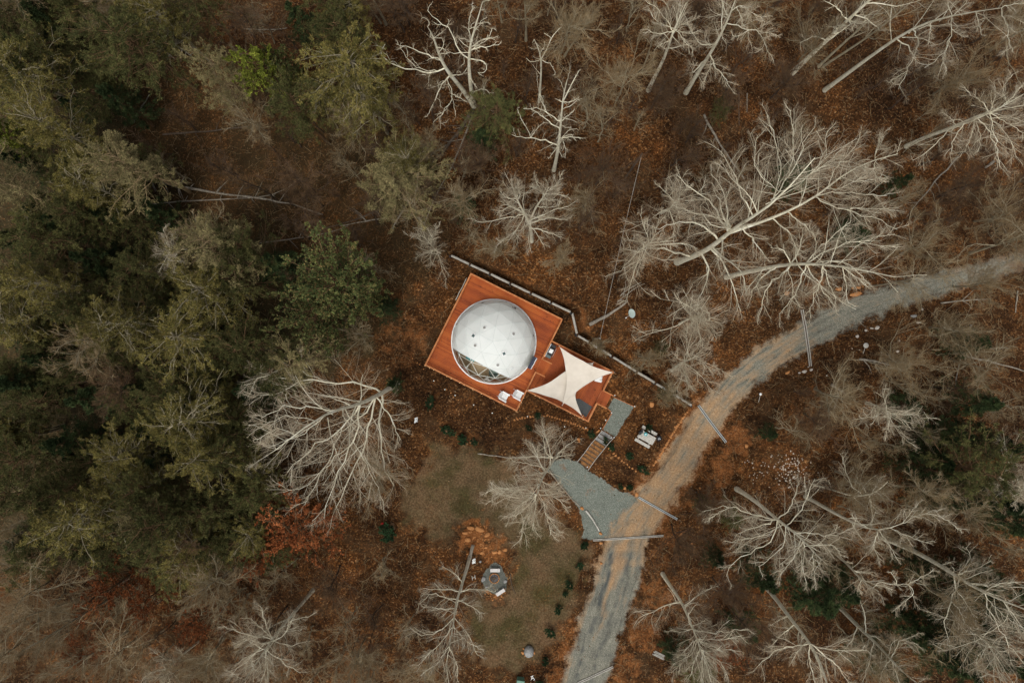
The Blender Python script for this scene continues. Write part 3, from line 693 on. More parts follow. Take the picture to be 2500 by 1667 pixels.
# lower deck
def Lp(x, y, z=0): return V3('D', x, y, DZ2+RH)
lp = [Lp(1095,730), Lp(1558,967), Lp(1475,1105), Lp(1430,1205), Lp(1358,1340), Lp(905,1110)]
lc = (lp[0]+lp[1]+lp[4]+lp[5])/4
def LD(a, b, z): p = lc+e1*a+e2*b; return Vector((p.x, p.y, z))
la = (lp[1]-lp[0]).dot(e1)/2; lb = ((lp[5]-lp[0]).dot(e2)+(lp[4]-lp[1]).dot(e2))/4
lo_deck = empty('lower_deck', (0, 0, 0), 'rust-stained lower deck half covered by the cream sails', 'deck')
mb = MB(); a_in = (cB-lc).dot(e1)+0.03
deck_boards(mb, LD, a_in, la, -lb, lb, DZ2, along=False); mb.build('deck_boards', M['deck2'], lo_deck)
mb = MB()
for (a, b, l, r_) in (((a_in+la)/2, -lb, la-a_in, 0), ((a_in+la)/2, lb, la-a_in, 0), (la, 0, 2*lb-.06, 1)):
    c = LD(a, b, DZ2-0.16); mb.box(c, (l, 0.045, 0.26) if not r_ else (0.045, l, 0.26), rz=TH)
mb.build('fascia_board', M['rail'], lo_deck)
mb = MB()
for i in range(4):
    for j in range(4):
        c = LD(a_in+.2+(la-a_in-.4)*i/3, -lb+.2+(2*lb-.4)*j/3, 0); mb = MB(); mb.box((c.x, c.y, (DZ2+PADZ)/2-.15), (0.13, 0.13, DZ2-PADZ+.1), rz=TH); mb.build('support_post', M['fascia'], lo_deck)
s_a = Lp(1475,1105); s_b = Lp(1430,1205); tA = (s_a-lc).dot(e2); tB = (s_b-lc).dot(e2)
pA, pB = LD(la, tA, 0), LD(la, tB, 0)
rail_run([LD(a_in, -lb, 0), LD(la, -lb, 0), pA], DZ2, lo_deck)
rail_run([pB, LD(la, lb, 0), LD(a_in, lb, 0)], DZ2, lo_deck)
mb = MB(); wl = (pB-pA).length-0.1
for k in range(4):
    c = (pA+pB)/2+e1*(0.15+0.25*k); mb.box((c.x, c.y, DZ2-0.09*(k+1)-0.02), (0.235, wl, 0.04), rz=TH)
mb.build('steps', M['deck2'], lo_deck)
for pe in (pA, pB):
    mb = MB(); mb.bar(pe+Vector((0,0,DZ2+RH)), pe+e1*1.05+Vector((0,0,DZ2+RH-0.35)), 0.11, 0.045)
    for k in (0.5, 1.0): p = pe+e1*k; mb.bar((p.x, p.y, PADZ), (p.x, p.y, DZ2+RH-0.35*k), 0.08)
    mb.build('stair_rail', M['rail'], lo_deck)

# ---- geodesic dome
RD = 104.3*S*(H-DZ-0.9)/H
dome = empty('dome_tent', dome_c, 'large white geodesic dome tent with a clear window bay on the upper deck', 'tent')
def geodesic(freq, az):
    vs = [Vector((0, 0, 1))]
    for i in range(5):
        a = az+i*math.tau/5; vs.append(Vector((2/math.sqrt(5)*math.cos(a), 2/math.sqrt(5)*math.sin(a), 1/math.sqrt(5))))
    for i in range(5):
        a = az+math.pi/5+i*math.tau/5; vs.append(Vector((2/math.sqrt(5)*math.cos(a), 2/math.sqrt(5)*math.sin(a), -1/math.sqrt(5))))
    fs = [(0, 1+i, 1+(i+1) % 5) for i in range(5)]+[(1+i, 6+i, 1+(i+1) % 5) for i in range(5)]+[(1+(i+1) % 5, 6+i, 6+(i+1) % 5) for i in range(5)]
    key = {}; V = []; F = []
    def vid(p):
        p = p.normalized(); k_ = (round(p.x, 4), round(p.y, 4), round(p.z, 4))
        if k_ not in key: key[k_] = len(V); V.append(p)
        return key[k_]
    for (a, b, c) in fs:
        A, B, C = vs[a], vs[b], vs[c]; g = {}
        for i in range(freq+1):
            for j in range(freq+1-i): g[i, j] = vid(A*(freq-i-j)/freq+B*i/freq+C*j/freq)
        for i in range(freq):
            for j in range(freq-i):
                F.append((g[i, j], g[i+1, j], g[i, j+1]))
                if i+j < freq-1: F.append((g[i+1, j], g[i+1, j+1], g[i, j+1]))
    return V, F
GV, GF = geodesic(3, math.radians(223.4))
zcut = 0.02
gv = []
for p in GV:
    if p.z < 0.0+0.12 and p.z > -0.35: pass
    gv.append(p)
keep = [f for f in GF if all(gv[i].z > -0.05 for i in f)]
P_ = [Vector((p.x*RD, p.y*RD, p.z*RD*0.98)) for p in gv]
# lower ring: pull ring vertices to the deck
ring = sorted({i for f in keep for i in f if gv[i].z < 0.22}, key=lambda i: math.atan2(gv[i].y, gv[i].x))
wn = Vector((-0.464, -0.886, 0)).normalized(); wc = 0.575*RD
def in_window(c): return c.dot(wn) > wc
bm = bmesh.new(); bv = [bm.verts.new(P_[i]) for i in range(len(P_))]
for f in keep: bm.faces.new([bv[i] for i in f])
# skirt to the deck
for k_ in range(len(ring)):
    a, b = ring[k_], ring[(k_+1) % len(ring)]
    pa, pb = P_[a], P_[b]
    va = bm.verts.new((pa.x*1.012, pa.y*1.012, 0.03)); vb = bm.verts.new((pb.x*1.012, pb.y*1.012, 0.03))
    if pa.z > 0.05 or pb.z > 0.05: bm.faces.new([bv[a], va, vb, bv[b]])
bmesh.ops.delete(bm, geom=[v for v in bm.verts if not v.link_faces], context='VERTS')
bmesh.ops.remove_doubles(bm, verts=bm.verts, dist=0.004)
bmesh.ops.recalc_face_normals(bm, faces=bm.faces)
bmw = bm.copy()
bmesh.ops.bisect_plane(bm, geom=bm.verts[:]+bm.edges[:]+bm.faces[:], plane_co=wn*wc, plane_no=wn, clear_outer=True)
bmesh.ops.bisect_plane(bmw, geom=bmw.verts[:]+bmw.edges[:]+bmw.faces[:], plane_co=wn*wc, plane_no=wn, clear_inner=True)
# seams of the cover
seam = MB(); strut = MB()
for e in bm.edges:
    if len(e.link_faces) == 2 and e.calc_face_angle(0) > 0.05: seam.tube([e.verts[0].co.lerp(e.verts[1].co, t_/6)*(1.003+.03*(t_/6)*(1-t_/6)*4*.24) for t_ in range(7)], 0.009, 5)
    elif len(e.link_faces) == 1 and e.verts[0].co.z > 0.1 and abs(e.verts[0].co.dot(wn)-wc) < .01 and abs(e.verts[1].co.dot(wn)-wc) < .01: seam.tube([e.verts[0].co, e.verts[1].co], 0.03, 5)
for e in bmw.edges:
    c = (e.verts[0].co+e.verts[1].co)/2
    if e.verts[0].co.dot(wn) > wc+.02 or e.verts[1].co.dot(wn) > wc+.02: strut.tube([e.verts[0].co*0.985, e.verts[1].co*0.985], 0.026, 6)
def bm_obj(name, bm_, m, parent): 
    me = bpy.data.meshes.new(name); bm_.to_mesh(me); bm_.free(); return link(name, me, m, parent)
bmesh.ops.triangulate(bm, faces=bm.faces)
bmesh.ops.subdivide_edges(bm, edges=bm.edges, cuts=4, use_grid_fill=True)
for v_ in bm.verts:      # the tensioned cover bellies out between the struts
    if v_.co.z > .06*RD:
        w_ = Vector((v_.co.x, v_.co.y, v_.co.z/.98)); f_ = 1+(RD/w_.length-1)*.24*min(1, (v_.co.z-.06*RD)/(.25*RD)); 
        if abs(v_.co.dot(wn)-wc) > .02: v_.co = v_.co*f_
cv_ = bm_obj('cover', bm, M['fabric'], dome); cv_.data.polygons.foreach_set('use_smooth', [True]*len(cv_.data.polygons))
win = bm_obj('window', bmw, M['vinyl'], dome)
seam.build('seam', M['seam'], dome); strut.build('frame', M['strut'], dome)
mb = MB(); 
for k_ in range(60):
    a = math.tau*k_/60; b = math.tau*(k_+1)/60
    mb.bar((RD*1.0*math.cos(a), RD*math.sin(a), 0.07), (RD*math.cos(b), RD*math.sin(b), 0.07), 0.10, 0.12)
mb.build('base_ring', M['white'], dome)
mb = MB(); mb.lathe((0, 0, 0.006), [(RD*0.985, 0), (RD*0.985, 0.012)], 60); mb.build('floor', M['floorwood'], dome)
# gathered sheer curtain round the window bay
mb = MB(); a0 = math.atan2(wn.y, wn.x); half = math.acos(wc/RD)*0.98
vs = []; n = 90
for k_ in range(n+1):
    t = k_/n; a = a0-half+2*half*t; lift = 1-abs(math.sin(t*math.pi*3.0))**0.8
    rr = RD*(0.95+0.012*math.sin(k_*2.6)); zt = 0.35+1.75*lift
    r2 = math.sqrt(max(0.1, (RD*0.965)**2-zt**2))
    vs += [(rr*math.cos(a), rr*math.sin(a), 0.05), (r2*math.cos(a), r2*math.sin(a), zt)]
mb.add(vs, [(2*k_, 2*k_+2, 2*k_+3, 2*k_+1) for k_ in range(n)]); mb.build('curtain', M['curtain'], dome)
def dome_pt(px, py, reg='D'):
    """point on the cover under a photo pixel: march down the view ray"""
    for it in range(400):
        z = DZ+RD*1.02-it*0.01; p = V3(reg, px, py, z)-dome_c
        if p.length <= RD*0.985 or p.z < 0.1: return p, Vector((p.x, p.y, p.z)).normalized()
    return p, p.normalized()
def disc_on(mb, p, nrm, r, th, n=18, square=False, off=0.0, rot=0.0):
    x = nrm.cross(Vector((0, 0, 1))).normalized() if abs(nrm.z) < .999 else Vector((1, 0, 0)); y = nrm.cross(x)
    k = 4 if square else n
    ring_ = [(x*math.cos(rot+math.tau*i/k)+y*math.sin(rot+math.tau*i/k))*r for i in range(k)]
    lo = [p+nrm*(off)+c for c in ring_]; hi = [p+nrm*(off+th)+c*0.96 for c in ring_]
    mb.add(lo+hi, [tuple(range(k))[::-1], tuple(range(k, 2*k))]+[(i, (i+1) % k, k+(i+1) % k, k+i) for i in range(k)])
for (x, y) in [(573,627),(795,675),(502,763),(675,912),(785,940)]:
    p, nn = dome_pt(x, y); v = empty('vent', p, None); v.parent = dome
    mb = MB(); disc_on(mb, Vector((0,0,0)), nn, 0.15, 0.03, off=-.01); mb.build('vent_rim', M['white'], v)
    mb = MB(); disc_on(mb, Vector((0,0,0)), nn, 0.115, 0.02, off=0.022); mb.build('vent_mesh', M['vent'] if x != 785 else M['seam'], v)
for (x, y) in [(490,689),(722,824)]:
    p, nn = dome_pt(x, y); v = empty('skylight', p, None); v.parent = dome
    mb = MB(); disc_on(mb, Vector((0,0,0)), nn, 0.25, 0.05, 24, off=-.01); mb.build('skylight_pad', M['white'], v)
    mb = MB(); disc_on(mb, Vector((0,0,0)), nn, 0.165, 0.05, square=True, off=0.041, rot=0.5); mb.build('skylight_pane', M['slate'], v)
for (x, y) in [(558,438),(740,428),(947,688),(362,600)]:
    p, nn = dome_pt(x, y); mb = MB(); disc_on(mb, p*1.0, nn, 0.10, 0.03, 12, off=0.0); mb.build('side_vent', M['vent'], dome)
for (x, y, r) in [(790,474,.07),(808,479,.11)]:
    p, nn = dome_pt(x, y); mb = MB(); disc_on(mb, p, nn, r, 0.06, 4, square=True, off=0.0); mb.build('solar_fan', M['dark'], dome)
# glazed entrance with a dark awning on the south-east side
pd = V3('D', 940, 896, DZ+2.1)-dome_c; ad = math.atan2(pd.y, pd.x); dn = Vector((math.cos(ad), math.sin(ad), 0)); dt = Vector((-dn.y, dn.x, 0))
entr = empty('door', pd-Vector((0, 0, pd.z)), None); entr.parent = dome
mb = MB(); c = -dn*0.10
for s_ in (-.52, .52): mb.bar(c+dt*s_+Vector((0,0,.02)), c+dt*s_+Vector((0,0,2.05)), 0.07)
mb.bar(c-dt*.55+Vector((0,0,2.05)), c+dt*.55+Vector((0,0,2.05)), 0.07); mb.build('door_frame', M['dark'], entr)
mb = MB(); mb.box(c+Vector((0,0,1.02)), (0.02, 0.96, 1.96), rz=ad); mb.build('door_pane', M['slate'], entr)
mb = MB(); mb.box(Vector((0,0,2.13)), (0.34, 1.14, 0.04), rz=ad, ry=0.0); mb.build('awning', simple('navy_awning', (0.008,0.011,0.028), (0.018,0.022,0.05), 5, 0.3), entr)
mb = MB(); rr = random.Random(4)
for k_ in range(9):  # uneven row of small white blocks along the awning's outer edge
    mb.box(dn*(0.155+rr.uniform(-.015, .015))+dt*(-.48+.12*k_)+Vector((0,0,2.15)), (0.055, 0.10, 0.03), rz=ad+rr.uniform(-.5, .5))
mb.build('awning_dots', M['white'], entr)
# interior seen through the window
def on_floor(px, py, z): return V3('P2', px, py, DZ+z)
bed = empty('bed', on_floor(960, 330, 0.02), 'bed with teal bedding inside the dome behind the clear window', 'bed', rz=TH)
mb = MB(); mb.box((0, 0, .22), (2.0, 1.7, .25)); mb.build('bed_base', M['greywood'], bed)
mb = MB(); mb.box((0, 0, .45), (1.95, 1.65, .2), bev=.06); mb.build('mattress', M['linen'], bed)
mb = MB(); mb.box((-0.55, -0.1, .575), (0.85, 1.68, .045), bev=.02); mb.build('blanket', M['bedding'], bed)
for s_ in (-.4, .4):
    mb = MB(); mb.box((.72, s_, .62), (.4, .62, .13), bev=.05); mb.build('pillow', M['bedding'], bed)
ac = empty('armchair', on_floor(1215, 705, 0.02), 'grey-green armchair inside the dome at the window', 'chair', rz=TH+2.2)
mb = MB(); mb.box((0, 0, .25), (.7, .7, .3), bev=.05); mb.build('seat', simple('sage_upholstery', (0.14,0.19,0.17), (0.22,0.28,0.25), 6, .95), ac)
mb = MB(); mb.box((-.3, 0, .55), (.14, .7, .5), bev=.05); mb.build('backrest', bpy.data.materials['sage_upholstery'], ac)
for s_ in (-.32, .32):
    mb = MB(); mb.box((.02, s_, .45), (.6, .12, .14), bev=.04); mb.build('armrest', bpy.data.materials['sage_upholstery'], ac)

# ---- shade sails (two overlapping) on corner posts
def curve(a, b, bulge, n=14):
    a = Vector(a); b = Vector(b); m = (a+b)/2; d_ = (b-a); pr = Vector((-d_.y, d_.x)).normalized()
    return [tuple(a.lerp(b, t)+pr*bulge*4*t*(1-t)) for t in [i/n for i in range(n)]]
def sail(name, corners, zs, edges, label):
    """corners in D pixels; edges: list of polyline point lists between the corners"""
    loop = []
    for i, c in enumerate(corners): loop += [c]+list(edges[i])
    loop = [Vector(p).to_2d() if not isinstance(p, tuple) else Vector(p) for p in loop]
    # smooth the boundary between corners
    pts = []
    for i in range(3):
        seg = np.array([corners[i]]+list(edges[i])+[corners[(i+1) % 3]], float); rs = resample(seg, 15)[:-1]; pts += [tuple(x) for x in rs]
    C3 = [Vector(V3('D', *c, z)) for c, z in zip(corners, zs)]
    def z_at(x, y):
        (x1, y1), (x2, y2), (x3, y3) = corners; dn_ = (y2-y3)*(x1-x3)+(x3-x2)*(y1-y3)
        a = ((y2-y3)*(x-x3)+(x3-x2)*(y-y3))/dn_; b = ((y3-y1)*(x-x3)+(x1-x3)*(y-y3))/dn_; c = 1-a-b
        return zs[0]*a+zs[1]*b+zs[2]*c-0.9*max(0, a*b+b*c+c*a)
    cen = np.mean(np.array(pts), 0); rings = 9; vs = []; k = len(pts)
    for r_ in range(rings+1):
        t = r_/rings
        for (x, y) in pts:
            X_ = cen[0]+(x-cen[0])*t; Y_ = cen[1]+(y-cen[1])*t; z = z_at(X_, Y_)+0.03*math.sin(X_*.05+Y_*.03)*t*(1-t)*4
            vs.append(tuple(V3('D', X_, Y_, z)))
    fs = []
    for r_ in range(rings):
        for i in range(k):
            j = (i+1) % k; fs.append((r_*k+i, r_*k+j, (r_+1)*k+j, (r_+1)*k+i))
    me = new_mesh(name, vs, faces=fs); bm_ = bmesh.new(); bm_.from_mesh(me); bmesh.ops.remove_doubles(bm_, verts=bm_.verts, dist=.001); bmesh.ops.recalc_face_normals(bm_, faces=bm_.faces); bm_.to_mesh(me); bm_.free()
    root = empty(name, C3[0]*0+sum(C3, Vector())/3, label, 'shade sail')
    o = link('sail_cloth', me, M['sail']); 
    so = o.modifiers.new('thickness', 'SOLIDIFY'); so.thickness = 0.006
    o.parent = root; o.matrix_parent_inverse = Matrix.Translation(-root.location)
    mb = MB(); n_ = len(pts); rim = [Vector(vs[rings*k+i])+Vector((0,0,.008)) for i in range(k)]
    mb.tube(rim+[rim[0]], 0.014, 5); e_ = mb.build('edge_rope', M['sail'], root); e_.matrix_parent_inverse = Matrix.Translation(-root.location)
    for c in C3:
        mb = MB(); d_ = (c-sum(C3, Vector())/3).normalized(); mb.tube([c, c+d_*.12], .018, 6); h_ = mb.build('corner_ring', M['steel'], root); h_.matrix_parent_inverse = Matrix.Translation(-root.location)
    return root
sail('shade_sail', [(1150,775),(1560,970),(1172,1215)], [4.5, 4.15, 4.0],
     [[(1240,838),(1330,882),(1400,925),(1480,950)], [(1492,988),(1400,1032),(1320,1082),(1258,1132),(1205,1180)], [(1200,1090),(1207,1020),(1195,950),(1188,880),(1172,820)]],
     'upper cream shade sail reaching to the east corner of the lower deck')
sail('shade_sail', [(903,1108),(1403,898),(1320,1302)], [3.7, 3.75, 3.75],
     [[(1050,1062),(1120,1015),(1195,955),(1290,915),(1350,892)], [(1412,955),(1350,1030),(1290,1085),(1258,1132),(1272,1190)], [(1265,1245),(1200,1212),(1125,1168),(1070,1152),(1040,1158),(1020,1135)]],
     'cream shade sail stretched to the west and south corners of the lower deck')
for (x, y, z, w_) in [(1150,775,4.52,'standing by the grill at the lower deck'),(1560,970,4.17,'at the east corner of the lower deck'),(903,1108,3.72,'where the two decks meet on the garden side'),(1328,1302,3.77,'at the corner beside the rug')]:
    p = V3('D', x, y, z); mb = MB(); r0 = empty('sail_post', (p.x, p.y, DZ2), 'timber post holding a shade sail corner, '+w_, 'post')
    mb.box((0, 0, (z-DZ2)/2-.02), (0.10, 0.10, z-DZ2+.0)); mb.build('post', M['rail'], r0)
    mb = MB(); mb.lathe((0, 0, z-DZ2-.02), [(.075, 0), (.05, .03), (.0, .05)], 8); mb.build('post_cap', M['rail'], r0)

# ---- furniture on the decks
def adirondack(px, py, rz, label, s=1.0):
    r0 = empty('garden_chair', V3('P2', px, py, DZ+.3)-Vector((0,0,.3)), label, 'chair', 'white chairs on the upper deck', rz=rz)
    r0.scale = (s, s, s)
    mb = MB()
    for k in range(6): mb.box((0.02+k*0.085, 0, .34-k*.004+ (k*.012)), (0.075, .54, .022), ry=-.12)
    mb.build('seat', M['white'], r0)
    mb = MB()
    for k in range(7):
        y = -.27+.09*k; hh = .78-.10*(abs(k-3)/3)**2*1.6
        mb.bar((-.03, y*.9, .28), (-.03-.36*hh, y*1.08, .28+hh*.82), .018, .082) if False else mb.bar((-.03, y*.9, .28), (-.03-.36*hh, y*1.08, .28+hh*.82), .082, .02)
    mb.build('backrest', M['white'], r0)
    for s_ in (-1, 1):
        mb = MB(); mb.box((.16, s_*.34, .56), (.66, .12, .025)); mb.box((.52, s_*.34, .56), (.10, .15, .024)); mb.build('armrest', M['white'], r0)
        mb = MB(); mb.bar((.44, s_*.30, 0), (.44, s_*.30, .55), .09, .025); mb.build('leg', M['white'], r0)
        mb = MB(); mb.bar((.5, s_*.27, .33), (-.42, s_*.27, .03), .025, .10); mb.build('leg', M['white'], r0)
    return r0
adirondack(1385, 1140, -.5, 'left white slatted garden chair of the pair on the upper deck', 1.0)
adirondack(1655, 1112, -2.35+math.pi*.5+.3, 'right white slatted garden chair of the pair on the upper deck', 1.0)
gl = empty('barbecue_grill', V3('D', 1083, 808, DZ2+.9)-Vector((0,0,.9)), 'black gas grill with a white cover plate in the corner beside the inner steps', 'grill', rz=TH+math.pi/2)
mb = MB(); mb.box((0, 0, .45), (.72, .50, .62), bev=.02); mb.build('cabinet', M['dark'], gl)
mb = MB(); mb.box((0, 0, .86), (.66, .50, .20), bev=.05); mb.build('hood', M['dark'], gl)
mb = MB(); mb.box((0.02, 0, .985), (.36, .34, .05), bev=.015); mb.build('hood_plate', M['white'], gl)
for s_ in (-1, 1):
    mb = MB(); mb.box((s_*.50, 0, .80), (.27, .46, .035), bev=.01); mb.build('side_shelf', M['slate'] if s_ < 0 else M['dark'], gl)
mb = MB(); mb.tube([(-.4, -.33, .84), (.4, -.33, .84)], .018, 8); mb.build('handle', M['steel'], gl)
mb = MB(); mb.bar((-.6, .27, .82), (.6, .27, .82), .05); mb.build('back_rail', M['steel'], gl)
for sx in (-1, 1):
    for sy in (-1, 1):
        mb = MB(); mb.tube([(sx*.3, sy*.2-.02, .06), (sx*.3, sy*.2+.02, .06)], .06, 12); mb.build('wheel', M['dark'], gl)
tb = empty('side_table', V3('D', 1447, 1020, DZ2+.7)-Vector((0,0,.7)), 'white square table under the east edge of the upper sail', 'table', rz=TH+.25)
mb = MB(); mb.box((0, 0, .70), (.62, .52, .035), bev=.01); mb.build('tabletop', M['white'], tb)
mb = MB(); mb.box((.24, -.12, .80), (.16, .12, .17), rz=.4); mb.build('napkin_box', M['white'], tb)
for sx in (-1, 1):
    for sy in (-1, 1):
        mb = MB(); mb.tube([(sx*.25, sy*.2, 0), (sx*.25, sy*.2, .685)], .02, 8); mb.build('leg', M['white'], tb)
rg = MB(); P4 = [V3('D', *p, DZ2+.006) for p in [(1268,1172),(1302,1170),(1398,1232),(1352,1312),(1322,1300),(1290,1262)]]
rg.prism([(p.x, p.y) for p in P4], DZ2+.004, DZ2+.018)
tag(rg.build('rug', M['rug']), 'charcoal outdoor rug in the south corner of the lower deck', 'rug')
# string lights along the garden side rails: bulbs are small globes on a cord
def lights(pts, z, label, step=0.42):
    root = empty('string_lights', (pts[0][0], pts[0][1], z), label, 'string lights')
    cord = MB(); bl = MB(); rr = random.Random(len(pts)); cpts = []
    for i in range(len(pts)-1):
        a, b = Vector((*pts[i][:2], 0)), Vector((*pts[i+1][:2], 0)); n_ = max(2, int((b-a).length/step)); o_ = (b-a).normalized(); o_ = Vector((o_.y, -o_.x, 0))*.07
        for k in range(n_+1):
            p = a.lerp(b, k/n_)+o_; cpts.append(Vector((p.x, p.y, z+.035-.02*(k % 2)))-root.location)
    cord.tube(cpts, .008, 4)
    for p in cpts:
        if rr.random() < .6: bl.lathe(p-Vector((0,0,.03)), [(.004, -.025), (.022, -.012), (.026, .008), (.010, .03)], 6)
    cord.build('cord', M['dark'], root); bl.build('bulbs', M['bulb'], root)
lights([cC, cD, nBe], DZ+RH, 'small warm bulbs strung along the garden-side rail of the upper deck')
lights([nAe, U_(hu, -hu*.2, 0)], DZ+RH, 'short run of warm bulbs on the upper deck rail above the grill', .3)
lights([pA, LD(la, -lb, 0)], DZ2+RH, 'small warm bulbs on the east rail of the lower deck')
lights([LD(a_in, lb, 0), LD(la, lb, 0)], DZ2+RH, 'small warm bulbs along the south-west rail of the lower deck')

# ---- log retaining wall
wall = empty('retaining_wall', (0, 0, 0), 'long bent retaining wall of stacked grey logs behind the dome and lower deck', 'retaining wall')
M['walllog'] = simple('silvery_wall_log', (0.26,0.24,0.205), (0.42,0.395,0.345), 5, 0.9, detail=6)
def wall_run(a, b, brk, r=.10, wob=.0):
    a = np.array(a); b = np.array(b); rr = random.Random(int(a[0])); zt = PADZ+1.15
    cuts = [0]+brk+[1]
    for i in range(len(cuts)-1):
        for k in range(6):
            z = zt-.085-k*.18; pts = []
            for j in range(5):
                t = cuts[i]+.008+(cuts[i+1]-cuts[i]-.016)*j/4; u, v = a+(b-a)*t
                p = Vector(up(u, v, z)); pts.append(p+Vector((rr.uniform(-.015, .015), rr.uniform(-.015, .015), rr.uniform(-.008, .008))))
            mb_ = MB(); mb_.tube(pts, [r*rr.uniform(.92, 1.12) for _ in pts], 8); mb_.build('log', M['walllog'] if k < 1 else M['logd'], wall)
    for c in cuts:
        u, v = a+(b-a)*c; p = Vector(up(u, v, zt)); mb_ = MB(); mb_.box((p.x-.06, p.y-.08, zt-.56), (.11, .11, 1.16)); mb_.build('wall_post', M['dark'], wall)
wall_run(*WALL_A, [.162,.327,.495,.665,.832]); wall_run(*WALL_B, []); wall_run(*WALL_C, [.105,.305,.52,.68,.85])

# ---- gravel path edging, step lights, garden steps
def path_light(reg, x, y, k):
    u, v = q1(reg, x, y); p = gp(u, v, .25); z0 = p[2]-.25
    r0 = empty('path_light', (p[0], p[1], z0), k, 'path light', 'small path lights'); 
    mb_ = MB(); mb_.tube([(0, 0, 0), (0, 0, .22)], .012, 6); mb_.build('stake', M['dark'], r0)
    mb_ = MB(); mb_.lathe((0, 0, .2), [(.03, 0), (.04, .03), (.056, .055), (.045, .07), (.01, .08)], 10); mb_.build('lamp_head', M['white'], r0)
LB = 'white stake light along the curved rock border below the upper deck'
for i, (reg, x, y, k) in enumerate([('Z2',1125,738,'white stake light where the lower deck steps meet the gravel path'),('Z2',1343,860,'white stake light at the far east corner of the gravel path'),
    ('Z2',1090,928,'white stake light at the inner bend of the gravel path'),('Z2',1025,1010,'white stake light halfway down the inner side of the gravel path'),('Z2',970,1098,'white stake light at the top left of the garden steps'),
    ('Z2',1116,1198,'outer white stake light of the close pair at the top right of the garden steps'),('Z2',1087,1202,'inner white stake light of the close pair at the top right of the garden steps'),('Z2',808,1093,'white stake light at the east end of the orange rock border'),
    ('Z2',825,1522,'white stake light at the bottom of the garden steps'),('Z2',575,1080,'white stake light alone in the planted slope below the lower deck'),
    ('D',185,1033,LB),('D',270,1100,LB),('D',348,1145,LB),('D',491,1218,LB),('D',633,1280,LB),('D',903,1306,LB)]): path_light(reg, x, y, k)
ed = empty('path_edging', (0, 0, 0), 'thin timber boards edging the L-shaped gravel path', 'edging')
for a, b in [((1335,860),(1112,757)),((1048,888),(1092,928)),((1092,928),(988,1108))]:
    mb_ = MB(); A_ = Vector(gp(*q1('Z2', *a))); B_ = Vector(gp(*q1('Z2', *b))); mb_.bar(A_+Vector((0,0,.03)), B_+Vector((0,0,.03)), .05, .12); mb_.build('board', M['rail'], ed)
gs = empty('garden_steps', gp(*q1('Z2', 905, 1330)), 'flight of earth and timber steps between rope handrails, from the gravel path to the driveway', 'steps')
tl = np.array((985., 1122.)); tr = np.array((1098., 1190.)); bl_ = np.array((722., 1468.)); br_ = np.array((832., 1545.))
def rel(p): return Vector(p)-gs.location
NS = 10; M['tread'] = simple('trodden_clay_tread', (0.12,0.055,0.020), (0.36,0.17,0.060), 5, .95, detail=6)
for k in range(NS):
    t0, t1 = k/NS, (k+1)/NS; zt = PADZ*(1-t0)-.02
    zt = h1(*gp(*q1('Z2', *((tl+(bl_-tl)*t0+tr+(br_-tr)*t0)/2)))[:2])+.03
    qd = [tl+(bl_-tl)*t0, tr+(br_-tr)*t0, tr+(br_-tr)*t1, tl+(bl_-tl)*t1]
    pp = [rel(V3('Z2', p[0], p[1], zt)) for p in qd]; mb_ = MB(); mb_.prism([(p.x, p.y) for p in pp], zt-.25-gs.location.z, zt-gs.location.z)
    mb_.build('tread', M['gravel_tread'] if k < 2 and 'gravel_tread' in M else M['tread' if k > 2 else 'greyrock'], gs)
    mb_ = MB(); a_ = rel(V3('Z2', *qd[3], zt+.02)); b_ = rel(V3('Z2', *qd[2], zt+.02)); mb_.bar(a_, b_, .075, .12); mb_.build('riser_timber', M['logd'], gs)
for pts in ([(985,1125),(935,1190),(870,1262),(800,1360),(715,1465)], [(1112,1203),(1060,1260),(1000,1335),(915,1440),(830,1560)]):
    mb_ = MB(); rope = []
    for i, p in enumerate(pts):
        g_ = Vector(gp(*q1('Z2', *p), .75)); rope.append(rel(g_-Vector((0,0,.02 if i % 2 else 0))))
        mp_ = MB(); mp_.tube([rel(g_)-Vector((0,0,.78)), rel(g_)], .03, 6); mp_.build('handrail_post', M['log'], gs)
    mb_.tube(rope, .026, 6); mb_.build('rope_handrail', M['greywood'], gs)

# ---- picnic table and what stands on it
pt = empty('picnic_table', gp(*q1('T', 880, 760)), 'weathered grey picnic table on the leaf-covered lawn east of the gravel path', 'picnic table', rz=math.radians(-29.5))
mb = MB()
for k in range(5): mb.box((0, -.30+.15*k, .74), (1.55, .138, .035))
mb.build('tabletop', M['greywood'], pt)
for s_ in (-1, 1):
    mb = MB(); mb.box((-.0, s_*.66, .43), (1.5, .26, .035)); mb.build('bench', M['greywood'], pt)
for sx in (-.55, .55):
    for s_ in (-1, 1):
        mb = MB(); mb.bar((sx, s_*.20, .72), (sx, s_*.62, 0), .04, .09); mb.build('leg', M['greywood'], pt)
    mb = MB(); mb.bar((sx+.045, -.72, .39), (sx+.045, .72, .39), .04, .08); mb.build('crossbar', M['greywood'], pt)
tz = pt.location.z
def on_table(x, y): return V3('T', x, y, tz+.765)
mb = MB(); mb.lathe((0, 0, 0), [(.09, 0), (.14, .03), (.17, .09), (.16, .13), (.10, .17), (.02, .185)], 18)
r0 = empty('lantern', on_table(895, 695), 'round teal glazed lantern on the picnic table', 'lantern'); mb.build('globe', M['teal'], r0)
mb = MB(); mb.lathe((0, 0, .185), [(.045, 0), (.05, .03), (.03, .05)], 10); mb.build('lid', M['white'], r0)
r0 = empty('backpack', on_table(752, 640), 'black bag slumped on the upper left end of the picnic table', 'bag')
mb = MB(); mb.box((0, 0, .12), (.34, .26, .24), rz=.5, bev=.08); mb.box((.08, .12, .10), (.2, .14, .16), rz=-.3, bev=.05); mb.build('bag_body', M['dark'], r0)
